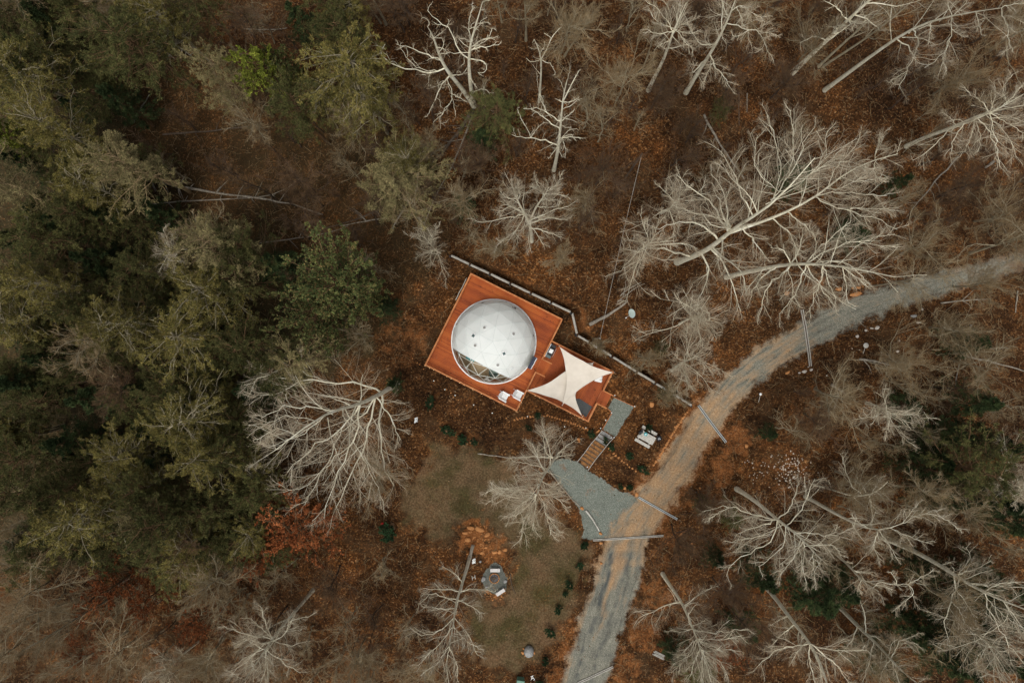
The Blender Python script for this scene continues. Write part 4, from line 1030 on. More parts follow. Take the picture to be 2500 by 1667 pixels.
mb = MB(); mb.tube([(-.12, -.14, .16), (-.2, -.22, .06), (-.08, -.24, .02), (.04, -.18, .1)], .018, 6); mb.build('strap', M['dark'], r0)
kg = empty('kettle_grill', gp(*q1('T', 1240, 790)), 'black kettle grill with a shiny domed lid at the east end of the picnic table', 'grill')
mb = MB(); mb.lathe((0, 0, .62), [(.02, -.16), (.16, -.13), (.25, -.04), (.27, .03)], 24); mb.build('bowl', M['dark'], kg)
mb = MB(); mb.lathe((0, 0, .655), [(.275, 0), (.27, .05), (.21, .15), (.10, .20), (.01, .215)], 24)
gm = simple('black_enamel', (0.006,0.007,0.008), (0.010,0.011,0.012), 5, 0.12, spec=0.9); mb.build('lid', gm, kg, smooth_=True)
for dx in (-.035, .045):  # small steel studs shaped as the bright glints on the lid
    mb = MB(); mb.lathe((dx*1.3, .02-dx, .86), [(.035, 0), (.035, .03), (.01, .045)], 10); mb.build('lid_glint', M['steel'], kg)
for k in range(3):
    a = k*2.094; mb = MB(); mb.tube([(.12*math.cos(a), .12*math.sin(a), .5), (.27*math.cos(a), .27*math.sin(a), 0)], .014, 6); mb.build('leg', M['steel'], kg)

# ---- fire pit
fp = empty('fire_pit', gp(*q1('Z4', 590, 603)), 'round fire pit ringed with orange stones on a patch of grey gravel', 'fire pit')
rr = random.Random(2)
for k in range(14):
    a = k*math.tau/14; bm_ = bmesh.new(); bmesh.ops.create_icosphere(bm_, subdivisions=2, radius=1)
    for v_ in bm_.verts: v_.co = Vector((v_.co.x*.055*(1+rr.uniform(-.1, .1)), v_.co.y*.11*(1+rr.uniform(-.08, .08)), v_.co.z*.10))
    bmesh.ops.rotate(bm_, verts=bm_.verts, matrix=Matrix.Rotation(a, 3, 'Z')); bmesh.ops.translate(bm_, verts=bm_.verts, vec=(.44*math.cos(a), .44*math.sin(a), .06))
    bm_obj('ring_stone', bm_, M['clayrock'], fp)
mb = MB(); mb.lathe((0, 0, .0), [(.42, .01), (.40, .035), (.2, .06), (.02, .07)], 16); mb.build('ash_bed', M['ash'], fp)
for k in range(5):
    a = rr.uniform(0, 3.1); c = Vector((rr.uniform(-.12, .12), rr.uniform(-.12, .12), .09)); d_ = Vector((math.cos(a), math.sin(a), .15))*.22
    mb = MB(); mb.tube([c-d_, c+d_], .035, 6); mb.build('charred_log', M['logd'], fp)
def bench(x, y, rz, label):
    r0 = empty('bench', gp(*q1('Z4', x, y)), label, 'bench', 'benches at the fire pit', rz=rz)
    mb_ = MB(); mb_.box((0, 0, .42), (.90, .32, .06), bev=.012); mb_.build('seat', M['white2'], r0)
    for s_ in (-.33, .33):
        mb_ = MB(); mb_.box((s_, 0, .195), (.09, .26, .39)); mb_.build('leg', M['white2'], r0)
M['white2'] = simple('pale_concrete', (0.46,0.44,0.43), (0.60,0.58,0.56), 7, .9)
bench(598, 519, 0.0, 'pale concrete bench on the north side of the fire pit')
bench(647, 719, math.radians(33), 'pale concrete bench set at an angle on the south-east side of the fire pit')

# ---- rocks
def rock_mesh(seed, m, flat=.55):
    rr_ = random.Random(seed); bm_ = bmesh.new(); bmesh.ops.create_icosphere(bm_, subdivisions=2, radius=1)
    dirs = [(Vector((rr_.gauss(0, 1), rr_.gauss(0, 1), rr_.gauss(0, 1))).normalized(), rr_.uniform(.62, .9)) for _ in range(9)]
    for v_ in bm_.verts:
        for d_, c in dirs:
            e = v_.co.dot(d_)-c
            if e > 0: v_.co -= d_*e
        v_.co.z *= flat; v_.co += Vector((rr_.uniform(-.03, .03),)*3)
    me = bpy.data.meshes.new('rock'); bm_.to_mesh(me); bm_.free(); me.materials.append(m); return me
ROCKM = {k: [rock_mesh(i*7+j, M[k]) for i in range(5)] for j, k in enumerate(('clayrock', 'whiterock', 'greyrock'))}
RRK = random.Random(99)
def rock(reg, x, y, rx, ry, ang, label, kind='clayrock', group=None, hz=None, name='rock'):
    k = REG[reg][2]; sx = rx/k*S*.95; sy = ry/k*S*.95
    o = bpy.data.objects.new(name, RRK.choice(ROCKM[kind])); COL.objects.link(o); p = gp(*q1(reg, x, y)); hz = hz or min(sx, sy)*1.5
    o.location = (p[0], p[1], p[2]+hz*.25); o.scale = (sx, sy, hz); o.rotation_euler = (RRK.uniform(-.15, .15), RRK.uniform(-.15, .15), math.radians(ang))
    return tag(o, label, 'rock', group)
def rock_line(reg, pts, n, rmin, rmax, label, group, jit=5, gapp=0.0):
    seg = resample(np.array(pts, float), n)
    for (x, y) in seg:
        if RRK.random() < gapp: continue
        rock(reg, x+RRK.uniform(-jit, jit), y+RRK.uniform(-jit, jit), RRK.uniform(rmin, rmax), RRK.uniform(rmin, rmax)*.8, RRK.uniform(0, 180), label, group=group)
rock_line('Z2', [(30,1010),(160,975),(300,968),(400,955),(500,990),(620,1025),(700,1060),(800,1095),(850,1140)], 30, 9, 19, 'orange rock in the border arc below the lower deck', 'border rocks below the lower deck', 6)
rock_line('D', [(20,870),(90,910),(120,980),(200,1040),(290,1115),(360,1170),(440,1222),(560,1268),(680,1290),(760,1325),(860,1312)], 26, 4, 9, 'small orange stone in the border below the upper deck', 'border stones below the upper deck', 7, .25)
rock_line('T', [(2080,80),(2040,160),(1950,260),(1850,400),(1760,520),(1700,650),(1620,760),(1590,860),(1500,970),(1430,1090),(1380,1200),(1320,1310),(1260,1400),(1180,1500),(1120,1570)], 28, 32, 62, 'orange rock in the border between picnic lawn and clay road', 'border rocks beside the clay road', 14)
rock_line('Z3', [(925,170),(960,205),(1000,250),(1045,292),(1090,315),(1130,350),(1180,390)], 11, 9, 17, 'orange rock in the short border above the driveway', 'border rocks above the driveway', 5)
for a in [(372,143,40,22,-10,'long flat orange boulder at the top of the rock heap above the fire pit'),(325,187,34,18,0,'flat oval orange rock at the left end of the rock heap above the fire pit'),(455,152,52,30,-18,'broad orange slab rock at the right top of the heap above the fire pit'),
          (525,205,32,22,40,'orange boulder at the right edge of the heap above the fire pit'),(508,322,22,16,0,'small pale orange rock midway between heap and fire pit'),(475,372,24,16,20,'orange rock left of the pair above the fire pit'),
          (592,365,30,18,15,'long orange rock just above the fire pit gravel'),(635,362,26,20,70,'bright orange rock just above the fire pit gravel, right of the long one'),(686,342,24,22,0,'pale orange round rock at the right above the fire pit'),
          (345,250,26,34,80,'reddish rock at the foot of the leaning trunk near the heap')]:
    rock('Z4', *a[:4], a[4], a[5])
RB = 'small orange rubble stone in the heap above the fire pit'
for k in range(48):
    rock('Z4', RRK.gauss(460, 75), RRK.gauss(235, 65), RRK.uniform(5, 13), RRK.uniform(4, 10), RRK.uniform(0, 180), RB, group='rubble stones in the heap')
for a in [(490,612,24,28,0,'grey stone seat on the west side of the fire pit'),(520,684,16,13,20,'small grey stone on the south-west side of the fire pit'),(690,632,22,20,10,'dark grey stone seat on the east side of the fire pit'),(460,452,13,12,0,'small tan stone north-west of the fire pit')]:
    rock('Z4', *a[:4], a[4], a[5], kind='greyrock', hz=.3 if a[2] > 18 else .15)
SR = 'thin orange stone stacked in the crescent below the fire pit'
for k in range(26):
    a = math.radians(RRK.uniform(35, 145)); rr_ = RRK.uniform(150, 215)
    rock('Z4', 600+rr_*math.cos(a)*.72, 600+rr_*math.sin(a), RRK.uniform(6, 14), RRK.uniform(4, 8), RRK.uniform(0, 180), SR, group='stones below the fire pit')
for a in [(1130,948,28,26,0,'white quartz rock nearest the road edge, lone block'),(1255,860,22,20,0,'white rock at the left of the row along the road edge'),(1340,832,28,17,-10,'white rock in the middle of the row along the road edge'),(1415,825,38,26,30,'largest white block at the right of the row along the road edge'),
          (2018,748,42,17,8,'pointed white rock east of the grey slab'),(2065,560,14,18,0,'small white rock under the pale sapling by the road'),(1735,1010,15,14,0,'small round white stone in the brown leaves south of the road'),(1708,1163,28,22,0,'round white rock among fallen branches'),
          (370,1452,42,26,10,'large cream rock at the lower end of the steel channel by the road bend'),(302,1470,20,17,0,'cream rock left of the large one at the channel end'),(470,1425,26,20,30,'tan rock right of the large one at the channel end'),(430,1385,12,10,0,'tiny cream rock right at the channel end'),
          (695,1510,12,10,0,'tiny pale rock at the start of the clay trench'),(1060,1122,9,9,0,'tiny white pebble left of the mushroom-like post'),(1165,1142,12,8,0,'tiny white pebble below the mushroom-like post')]:
    rock('W', *a[:4], a[4], a[5], kind='whiterock')
rock('W', 1940, 655, 52, 28, 0, 'flat grey slab rock south of the road', kind='greyrock', hz=.16)
rock('W', 1105, 345, 104, 34, 12, 'long bright orange boulder on the north verge of the road'); rock('W', 1150, 250, 40, 22, -10, 'smaller orange boulder behind the long bright one'); rock('W', 1065, 255, 22, 20, 0, 'orange rock left behind the long bright one')
rock('W', 120, 330, 40, 36, 0, 'round orange rock under the crown of the tree by the road'); rock('W', 860, 270, 55, 38, 0, 'dull tan boulder on the north verge under bare branches', kind='clayrock')
rock('Q', 1075, 770, 30, 22, -20, 'yellow-orange stone at the lower end of the grey pole behind the wall')
rock('D', 1853, 1212, 20, 26, 0, 'lone orange rock on the slope east of the gravel path'); rock('Z2', 727, 1215, 20, 18, 0, 'orange rock in the slope left of the garden steps'); rock('Z2', 733, 1244, 15, 14, 0, 'pale rock in the slope left of the garden steps')
rock('Z2', 940, 1130, 34, 12, 35, 'long orange rock beside the top of the garden steps'); rock('Z3', 848, 985, 15, 22, 70, 'orange rock at the lower end of the driveway edging log'); rock('Z3', 850, 1075, 20, 16, 0, 'orange rock below the steel channel on the drive'); rock('Z3', 853, 1270, 15, 14, 0, 'small tan rock in the lower drive')
rock('Z3', 1075, 552, 18, 20, 0, 'pale orange rock at the upper edge of the driveway'); rock('Z3', 670, 745, 18, 24, 60, 'tan rock at the upper end of the driveway edging log'); rock('Z3', 1192, 612, 20, 26, 0, 'red-orange rock at the upper end of the blue-grey channel')
rock('Z3', 1625, 985, 62, 10, 38, 'long thin orange rock in the dark leaves east of the drive'); rock('Z3', 1797, 552, 13, 12, 0, 'pale round stone in the dark leaves east of the road'); rock('Z3', 1722, 1080, 10, 10, 0, 'tiny pale stone east of the lower drive')
rock('MR', 475, 1488, 14, 18, 0, 'tan rock on the leaf floor east of the clay road'); rock('MR', 755, 995, 20, 10, 30, 'grey-tan flat rock below the road bend')
WS = 'white stone chip scattered over the rubble patch east of the road'
for k in range(110):
    rock('BR', min(960, RRK.gauss(780, 70)), RRK.gauss(110, 62), RRK.uniform(3, 8), RRK.uniform(2, 6), RRK.uniform(0, 180), WS, kind='whiterock', group='stone chips on the rubble patch', hz=.06)
for k in range(24):
    rock('BR', RRK.gauss(560, 60), RRK.gauss(110, 60), RRK.uniform(3, 7), RRK.uniform(2, 5), RRK.uniform(0, 180), 'white stone chip scattered west of the rubble patch', kind='whiterock', group='stone chips west of the rubble patch', hz=.06)
r0 = empty('boulder', gp(*q1('G', 950, 715)), 'smooth rounded grey boulder on orange stones at the lower end of the lawn', 'boulder')
bm_ = bmesh.new(); bmesh.ops.create_icosphere(bm_, subdivisions=3, radius=1)
for v_ in bm_.verts: v_.co = Vector((v_.co.x*.46, v_.co.y*.53, v_.co.z*.5+.28))*(1+.03*math.sin(v_.co.x*5+v_.co.y*3))
o_ = bm_obj('boulder_body', bm_, M['greyrock'], r0); o_.data.polygons.foreach_set("use_smooth", [True]*len(o_.data.polygons))
for (x, y, rx) in [(845,755,34),(1030,750,32),(890,805,18),(1005,800,18),(860,690,20)]:
    rock('G', x, y, rx, rx*.8, x, 'orange stone packed against the rounded grey boulder', group='stones round the grey boulder')

# ---- steel channels across the road, edging logs, fallen logs
def channel(reg, a, b, label, twin=True, w_=.16, m='galv'):
    A_ = Vector(gp(*q1(reg, *a), .05)); B_ = Vector(gp(*q1(reg, *b), .05)); mid = (A_+B_)/2; n_ = 12
    r0 = empty('drain_channel', mid, label, 'drain channel'); t = (B_-A_).normalized(); s_ = Vector((-t.y, t.x, 0)).normalized()
    def line(off, lift):
        o_ = []
        for i in range(n_+1):
            p = A_.lerp(B_, i/n_)+s_*off; o_.append(Vector((p.x, p.y, h1(p.x, p.y)+lift))-mid)
        return o_
    for sg in ((-1, 1) if twin else (0,)):
        mb_ = MB(); l_ = line(sg*w_*.62, .06); [mb_.bar(l_[i], l_[i+1]+(l_[i+1]-l_[i])*.01, .05 if twin else w_*1.2, .12) for i in range(n_)]; mb_.build('channel_side', M[m], r0)
    if twin:
        mb_ = MB(); l_ = line(0, .03); [mb_.bar(l_[i], l_[i+1], w_*.75, .03) for i in range(n_)]; mb_.build('channel_bed', M['logd'], r0)
channel('W', (340,565), (462,1375), 'pair of grey rails of a drain across the road at the upper bend', w_=.15, m='greywood')
channel('MR', (152,1215), (338,1465), 'grey drain channel crossing the clay road above the picnic table', w_=.11)
channel('Z3', (1212,642), (1580,850), 'blue-grey drain channel where the driveway meets the clay road', w_=.10)
channel('Z3', (775,1050), (1448,1008), 'long thin drain across the drive below the parking area', w_=.09, m='greywood')
channel('G', (1740,1262), (2330,985), 'pale timber drain across the lowest part of the drive', w_=.11, m='greywood')
def log_(reg, pts, r0_, r1_, label, m='log', stubs=0, lift=None, name='fallen_log', cat='log', group=None, seed=0):
    rr_ = random.Random(seed+len(label)); P_l = [Vector(gp(*q1(reg, *p), r0_ if lift is None else lift)) for p in pts]
    P_l = [Vector(p) for p in resample(np.array([list(p) for p in P_l]), 10)]; c = P_l[0].copy()
    nz = [rr_.uniform(-1, 1) for _ in range(10)]; t_ = (P_l[-1]-P_l[0]).normalized(); ln_ = (P_l[-1]-P_l[0]).length
    for i in range(1, 9): P_l[i] = P_l[i]+Vector((-t_.y, t_.x, 0))*(nz[i]*.5+nz[i-1]*.5)*min(.14, ln_*.018)
    root = empty(name, c, label, cat, group); mb_ = MB(); mb_.tube([p-c+Vector((0,0,rr_.uniform(-.02, .02))) for p in P_l], [(r0_+(r1_*.75-r0_)*i/9)*rr_.uniform(.86, 1.1) for i in range(10)], 9); mb_.build('trunk', M[m], root, smooth_=True)
    for k in range(stubs):
        i = rr_.randrange(1, 8); p = P_l[i]-c; t = (P_l[i+1]-P_l[i]).normalized(); sd_ = Vector((-t.y, t.x, 0))*rr_.choice((-1, 1)); L_ = rr_.uniform(.5, 1.8)
        e_ = p+(t*.6+sd_*.8+Vector((0,0,rr_.uniform(.05, .5)))).normalized()*L_; mdl = (p+e_)/2+Vector((rr_.uniform(-.1, .1), rr_.uniform(-.1, .1), .08))
        mb_ = MB(); mb_.tube([p, mdl, e_], [r1_*.5+.012, r1_*.3+.012, .008], 5); mb_.build('branch', M[m], root)
    return root
log_('Q', [(1090,725),(1400,570),(1680,390),(1820,270)], .16, .11, 'straight grey log lying on the bank behind the retaining wall')
log_('Q', [(1680,180),(1760,90),(1900,0),(2080,-80)], .06, .05, 'thin grey pole curving up the bank, upper of the two near the satellite dish', stubs=2)
log_('Q', [(1620,300),(1830,120),(1960,20),(2150,-60)], .05, .04, 'thin grey pole curving up the bank, lower of the two near the satellite dish', stubs=2)
log_('Z3', [(355,375),(420,470),(540,620),(650,730)], .07, .06, 'long thin log edging the left side of the driveway')
log_('Z3', [(705,765),(770,850),(835,965)], .10, .08, 'thicker short log edging the driveway above the drain', m='greywood')
log_('BM', [(930,0),(1050,18),(1180,30),(1300,45)], .06, .04, 'thin bare pole lying along the top of the lawn')
log_('Z4', [(395,300),(370,400),(345,500),(300,640),(285,740)], .15, .13, 'thick dark grey trunk leaning down from the rock heap beside the fire pit', m='log', lift=.6, name='leaning_trunk')
log_('Z4', [(735,560),(740,640),(760,710),(785,750)], .045, .03, 'dark charred stick on the grass right of the fire pit', m='logd')
log_('MR', [(1050,1075),(1110,1110),(1170,1155)], .13, .11, 'short brown log at the end of the clay trench', m='log')
log_('MR', [(1100,1130),(1085,1190),(1070,1240)], .07, .06, 'short upright-looking grey pole near the clay trench')
log_('MR', [(1995,670),(1950,830),(1915,950),(1890,1080)], .09, .06, 'long grey pole in the brush at the right edge', stubs=3)
log_('MR', [(2310,440),(2295,590)], .07, .05, 'grey pole lying north-south at the far right edge')
log_('MR', [(1790,525),(1900,510),(2110,500)], .07, .05, 'pale pole beside the road in the brush on the right', stubs=3)
log_('MR', [(1880,860),(2050,900),(2200,945),(2352,985)], .11, .07, 'pale fallen stem in the brush below the road on the right', stubs=4)
log_('MR', [(1900,805),(2100,825),(2260,828)], .06, .04, 'thin fallen pole above the pale stem on the right', stubs=2)
log_('MR', [(1240,905),(1330,915),(1450,945)], .11, .07, 'stubby grey log among the brush below the white rocks', stubs=3)
log_('TR', [(190,775),(260,920),(370,1080),(460,1210)], .12, .07, 'long brown fallen trunk in the leaves left of the great pale tree', stubs=3)
log_('TR', [(1905,1060),(1760,1210),(1560,1465)], .08, .05, 'thin grey fallen stem below the pale tree at the right edge', stubs=4)
log_('TR', [(2150,1090),(2090,1135)], .13, .12, 'short cut grey log in the orange leaves at the right')
log_('TR', [(425,620),(428,850)], .05, .04, 'dark thin pole lying straight in the leaves of the upper wood', m='logd')
log_('TR', [(482,630),(480,760)], .045, .03, 'tan thin pole beside the dark one in the upper wood')
log_('TM', [(905,745),(800,890),(730,990),(620,1115),(545,1210)], .20, .10, 'big dark fallen trunk running down-left from the dead grey tree', m='logd', stubs=5)
log_('TM', [(895,760),(840,930),(740,1150),(600,1390),(560,1540)], .09, .05, 'long thin leaning stem parallel to the big dark trunk', m='log', stubs=5)
log_('TM', [(480,1320),(430,1420),(355,1545)], .10, .08, 'brown trunk coming out below the golden pine', m='log')
log_('TM', [(720,980),(620,1040),(520,1100)], .07, .05, 'brown pole joining the golden pine to the dark trunk', m='log')
log_('TM', [(380,1380),(200,1440),(60,1500),(-150,1545)], .09, .06, 'long dark log in the shadow left of the dome clearing', m='logd', stubs=4)
log_('TM', [(320,1470),(180,1490),(0,1525)], .07, .05, 'brown pole just below the long dark log in the shadow', m='log', stubs=3)
log_('TL', [(0,300),(200,288),(400,278),(580,270)], .14, .09, 'pale fallen trunk pointing in from the upper left edge', m='log', stubs=4)
log_('TL', [(180,245),(400,215),(600,165),(780,75),(880,20)], .09, .05, 'thin pale fallen stem above the trunk at the upper left', m='log', stubs=6)
log_('TL', [(900,830),(960,720),(1010,640)], .08, .06, 'brown fallen pole in the clearing of the pine wood', m='log')
log_('TL', [(1640,1325),(1850,1355),(2050,1400),(2180,1450)], .10, .06, 'pale fallen trunk at the lower right of the pine wood clearing', m='log', stubs=3)
log_('TL', [(850,1210),(1100,1230),(1350,1290),(1640,1325)], .16, .10, 'dark dead fallen pine with many bare branches in the clearing', m='log', stubs=14)
log_('TL', [(1020,1380),(1300,1355),(1560,1340),(1850,1340),(2030,1205)], .07, .04, 'thin dead stem beneath the fallen pine', m='log', stubs=9)
log_('TL', [(1100,910),(1400,890),(1740,855)], .10, .06, 'grey fallen trunk lying level in the middle of the pine clearing', m='logd', stubs=3)
log_('TL', [(1090,250),(1220,330),(1340,410)], .09, .06, 'broken brown trunk with stubs in the upper pine clearing', m='log', stubs=8)
log_('TL', [(1650,195),(1780,205),(1940,190)], .07, .05, 'pale bent dead stem at the top of the pine wood', m='log', stubs=2)
log_('TL', [(1010,275),(1090,330),(1180,400)], .07, .05, 'short pale dead stem left of the broken brown trunk', m='log', stubs=2)
log_('ML', [(1750,120),(1950,90),(2200,50),(2352,5)], .06, .05, 'long thin grey pole left of the dome clearing', m='log', stubs=2)
log_('D', [(352,415),(395,330),(438,245)], .045, .045, 'thin grey rail lying along the west side of the upper deck', m='greywood', lift=1.0, name='timber_rail', cat='rail')
log_('BL', [(800,890),(900,820),(1010,725)], .12, .08, 'dark trunk lying in front of the left rusty-leaved tree', m='logd')
log_('BL', [(1690,660),(1600,760),(1480,860)], .12, .08, 'dark trunk leading to the rusty-leaved tree by the lawn', m='logd', stubs=3)
log_('Z4', [(740,1480),(745,1480),(750,1482)], .02, .02, 'tiny dark stub beside the green box', m='logd') if False else None
ws = empty('firewood_stack', gp(*q1('BM', 2155, 1358)), 'small stack of grey split poles in the leaves right of the lower drive', 'wood stack', rz=math.radians(-28))
for k in range(6):
    mb = MB(); y = -.17+.11*(k % 4); z = .05+.09*(k//4); mb.tube([(-.6+.1*(k % 2), y, z), (.6-.08*(k % 3), y+.03, z)], .045, 6); mb.build('split_pole', M['greywood'], ws)
tr_ = empty('wood_debris', gp(*q1('Z4', 400, 597)), 'small pale H-shaped piece of lumber lying west of the fire pit', 'lumber', rz=.3)
for (a, b) in (((-.17,-.2),(-.1,.2)), ((.12,-.2),(.16,.18)), ((-.14,0),(.14,0))):
    mb = MB(); mb.bar((*a, .05), (*b, .06), .05, .04); mb.build('stick', M['greywood'], tr_)
for reg, x, y, lb_ in [('Z4',402,450,'crumpled white cloth on the leaves north-west of the fire pit'),('D',50,1337,'crumpled white scrap on the leaves left of the deck')]:
    r0 = MB(); n_ = 9; rr = random.Random(int(x)); vs = []; s_ = .30
    for i in range(n_):
        for j in range(n_): vs.append(((i/(n_-1)-.5)*s_+rr.uniform(-.02, .02), (j/(n_-1)-.5)*s_*1.5+rr.uniform(-.02, .02)+(.1*(i/(n_-1))), .05+rr.uniform(0, .08)))
    r0.add(vs, [(i*n_+j, (i+1)*n_+j, (i+1)*n_+j+1, i*n_+j+1) for i in range(n_-1) for j in range(n_-1) if rr.random() > .12])
    o_ = r0.build('cloth', M['white'], loc=gp(*q1(reg, x, y))); tag(o_, lb_, 'cloth')
r0 = empty('utility_box', gp(*q1('G', 808, 1200)), 'green metal utility box at the bottom edge below the grey boulder', 'utility box', rz=math.radians(-8))
mb = MB(); mb.box((0, 0, .40), (.66, .60, .80), bev=.02); mb.build('cabinet', M['green'], r0)
mb = MB(); mb.box((0, 0, .83), (.72, .66, .06), bev=.025); mb.build('lid', M['green'], r0)
mb = MB(); mb.box((0, -.31, .55), (.10, .02, .05)); mb.build('handle', M['steel'], r0)
r0 = empty('folding_stand', gp(*q1('G', 1005, 1155)), 'small white folding frame on the leaves right of the green box', 'stand', rz=.2)
for a, b in (((-.14,-.24,0),(0,.22,.3)), ((.16,-.26,0),(.02,.24,.3)), ((-.1,-.05,.12),(.12,-.05,.12)), ((-.12,.2,.28),(.14,.26,.30)), ((.16,-.26,.02),(.06,-.3,.02))):
    mb = MB(); mb.bar(a, b, .045); mb.build('frame_bar', M['white'], r0)
r0 = empty('satellite_dish', gp(*q1('Q', 1863, 520)), 'oval pale green satellite dish on the bank behind the retaining wall', 'satellite dish', rz=.25)
mb = MB(); mb.tube([(0, 0, 0), (0, 0, 1.0)], .03, 8); mb.build('mast', M['steel'], r0)
bm_ = bmesh.new(); bmesh.ops.create_circle(bm_, cap_ends=False, segments=28, radius=.42); bmesh.ops.delete(bm_, geom=bm_.verts[:], context='VERTS'); 
rings_ = []
for k in range(6):
    r_ = .40*k/5; rings_.append([bm_.verts.new((r_*math.cos(math.tau*i/28)*.72, r_*math.sin(math.tau*i/28), 1.0+.35*(r_**2))) for i in range(28)] if k else [bm_.verts.new((0, 0, 1.0))])
for i in range(28): bm_.faces.new([rings_[0][0], rings_[1][i], rings_[1][(i+1) % 28]])
for k in range(1, 5):
    for i in range(28): bm_.faces.new([rings_[k][i], rings_[k+1][i], rings_[k+1][(i+1) % 28], rings_[k][(i+1) % 28]])
o_ = bm_obj('dish', bm_, M['dish'], r0); so = o_.modifiers.new('s', 'SOLIDIFY'); so.thickness = .012
mb = MB(); mb.tube([(-.05, -.05, .98), (-.3, -.12, 1.1), (-.62, -.24, 1.3)], .012, 6); mb.build('feed_arm', M['steel'], r0)
mb = MB(); mb.box((-.64, -.25, 1.31), (.13, .07, .07), rz=.35, bev=.01); mb.build('feed_horn', M['white'], r0)
r0 = empty('utility_wire', (0, 0, 0), 'thin pale wire running down through the wood to a short pole by the retaining wall', 'wire')
A_ = V3('Q', 1290, 990, 5.0); B_ = V3('TM', 2040, 1040, 9.5)
wp = [A_.lerp(B_, i/20)-Vector((0, 0, 1.2*4*(i/20)*(1-i/20)*.35)) for i in range(21)]; mb = MB(); mb.tube(wp, .012, 5); mb.build('cable', M['greywood'], r0)
pl = empty('wire_pole', (A_.x, A_.y, h1(A_.x, A_.y)), 'slim dark pole carrying the wire beside the retaining wall', 'pole')
hp = 5.05-pl.location.z; mb = MB(); mb.tube([(0, 0, -.1), (0, 0, hp)], [.08, .06], 8); mb.build('pole', M['log'], pl); mb = MB(); mb.lathe((0, 0, hp), [(.05, 0), (.05, .06), (.02, .09)], 8); mb.build('insulator', M['white'], pl)
pl2 = empty('wire_pole', (B_.x, B_.y, h1(B_.x, B_.y)), 'slim wooden pole carrying the far end of the wire in the upper wood', 'pole')
hp = 9.55-pl2.location.z; mb = MB(); mb.tube([(0, 0, -.1), (0, 0, hp)], [.10, .07], 8); mb.build('pole', M['logd'], pl2); mb = MB(); mb.lathe((0, 0, hp), [(.05, 0), (.05, .06), (.02, .09)], 8); mb.build('insulator', M['logd'], pl2)
for reg, x, y, s_, m_, lb_ in [('W',1258,1078,.24,'greywood','tan mushroom-shaped post cap on a thin stake near the brush below the road'),('MR',572,1140,.12,'white','small white round marker on a stake in the dark leaves below the road bend')]:
    p = gp(*q1(reg, x, y), .5); r0 = empty('marker_stake', (p[0], p[1], p[2]-.5), lb_, 'marker'); mb = MB(); mb.tube([(0, -.75, .02), (0, -.3, .3), (0, 0, .52)], .022, 6); mb.build('stake', M['greywood'], r0)
    mb = MB(); mb.lathe((0, 0, .5), [(s_*.9, 0), (s_, .03), (s_*.6, .08), (.01, .1)], 14); mb.build('cap', M[m_], r0)
bm_ = bmesh.new(); bmesh.ops.create_icosphere(bm_, subdivisions=2, radius=.11)
for v_ in bm_.verts: v_.co.z = v_.co.z*.7+.1; v_.co.x *= 1.2
o_ = bm_obj('float_ball', bm_, M['red'], None); p = gp(*q1('BM', 288, 470)); o_.location = p; tag(o_, 'small bright red ball in the leaves at the left edge of the lawn', 'ball')

# a few leaves blown onto the decks
rl = random.Random(12); mb = MB()
for k in range(420):
    a, b = rl.uniform(-hu, hu), rl.uniform(-hu, hu); p = U_(a, b, DZ+.006)
    if k > 260: a, b = rl.uniform(a_in, la), rl.uniform(-lb, lb); p = LD(a, b, DZ2+.006)
    elif (p-dome_c).to_2d().length < RD*1.04 or (rl.random() < .5 and abs(a) < hu*.85 and abs(b) < hu*.85): continue
    t = rl.uniform(0, 6.28); s_ = rl.uniform(.03, .07); u_ = Vector((math.cos(t), math.sin(t), .2))*s_; v_ = Vector((-math.sin(t), math.cos(t), .1))*s_*.6; p = p+Vector((0, 0, .012))
    mb.add([p-u_, p-v_, p+u_, p+v_], [(0, 1, 2, 3)])
tag(mb.build('deck_leaves', bpy.data.materials['fallen_oak_leaves']), kind='stuff')
# ------------------------------------------------------------------ bare trees surveyed one by one
def trunk_pts(px, ztop=None, rb=.25, rt=.05, n=12, seed=0):
    rb = rb*.64
    """px: trunk polyline in photo pixels, foot first. Heights follow from how far each point is thrown
    outward from the point below the drone, or rise evenly to ztop for leaning trunks."""
    b = gp(*px[0]); h0 = b[2]; r0 = math.hypot(px[0][0]-CU, px[0][1]-CV)
    d = [0]
    for i in range(1, len(px)): d.append(d[-1]+math.hypot(px[i][0]-px[i-1][0], px[i][1]-px[i-1][1]))
    zs = []
    for i, p in enumerate(px):
        if ztop is None:
            r = math.hypot(p[0]-CU, p[1]-CV); z = H-(H-h0)*r0/max(r, 1)
            if i: z = max(z, zs[-1]+0.4+(d[i]-d[i-1])*S*.5)
        else: z = h0+(ztop-h0)*(d[i]/d[-1])**.85
        zs.append(z)
    zs = [min(z, 27) for z in zs]
    P = np.array([up(p[0], p[1], z) for p, z in zip(px, zs)]); P = resample(P, n)
    P[0, 2] -= .15; R = np.linspace(1, 0, n)**1.0*(rb-rt)+rt; R[0] *= 1.25
    return P, R
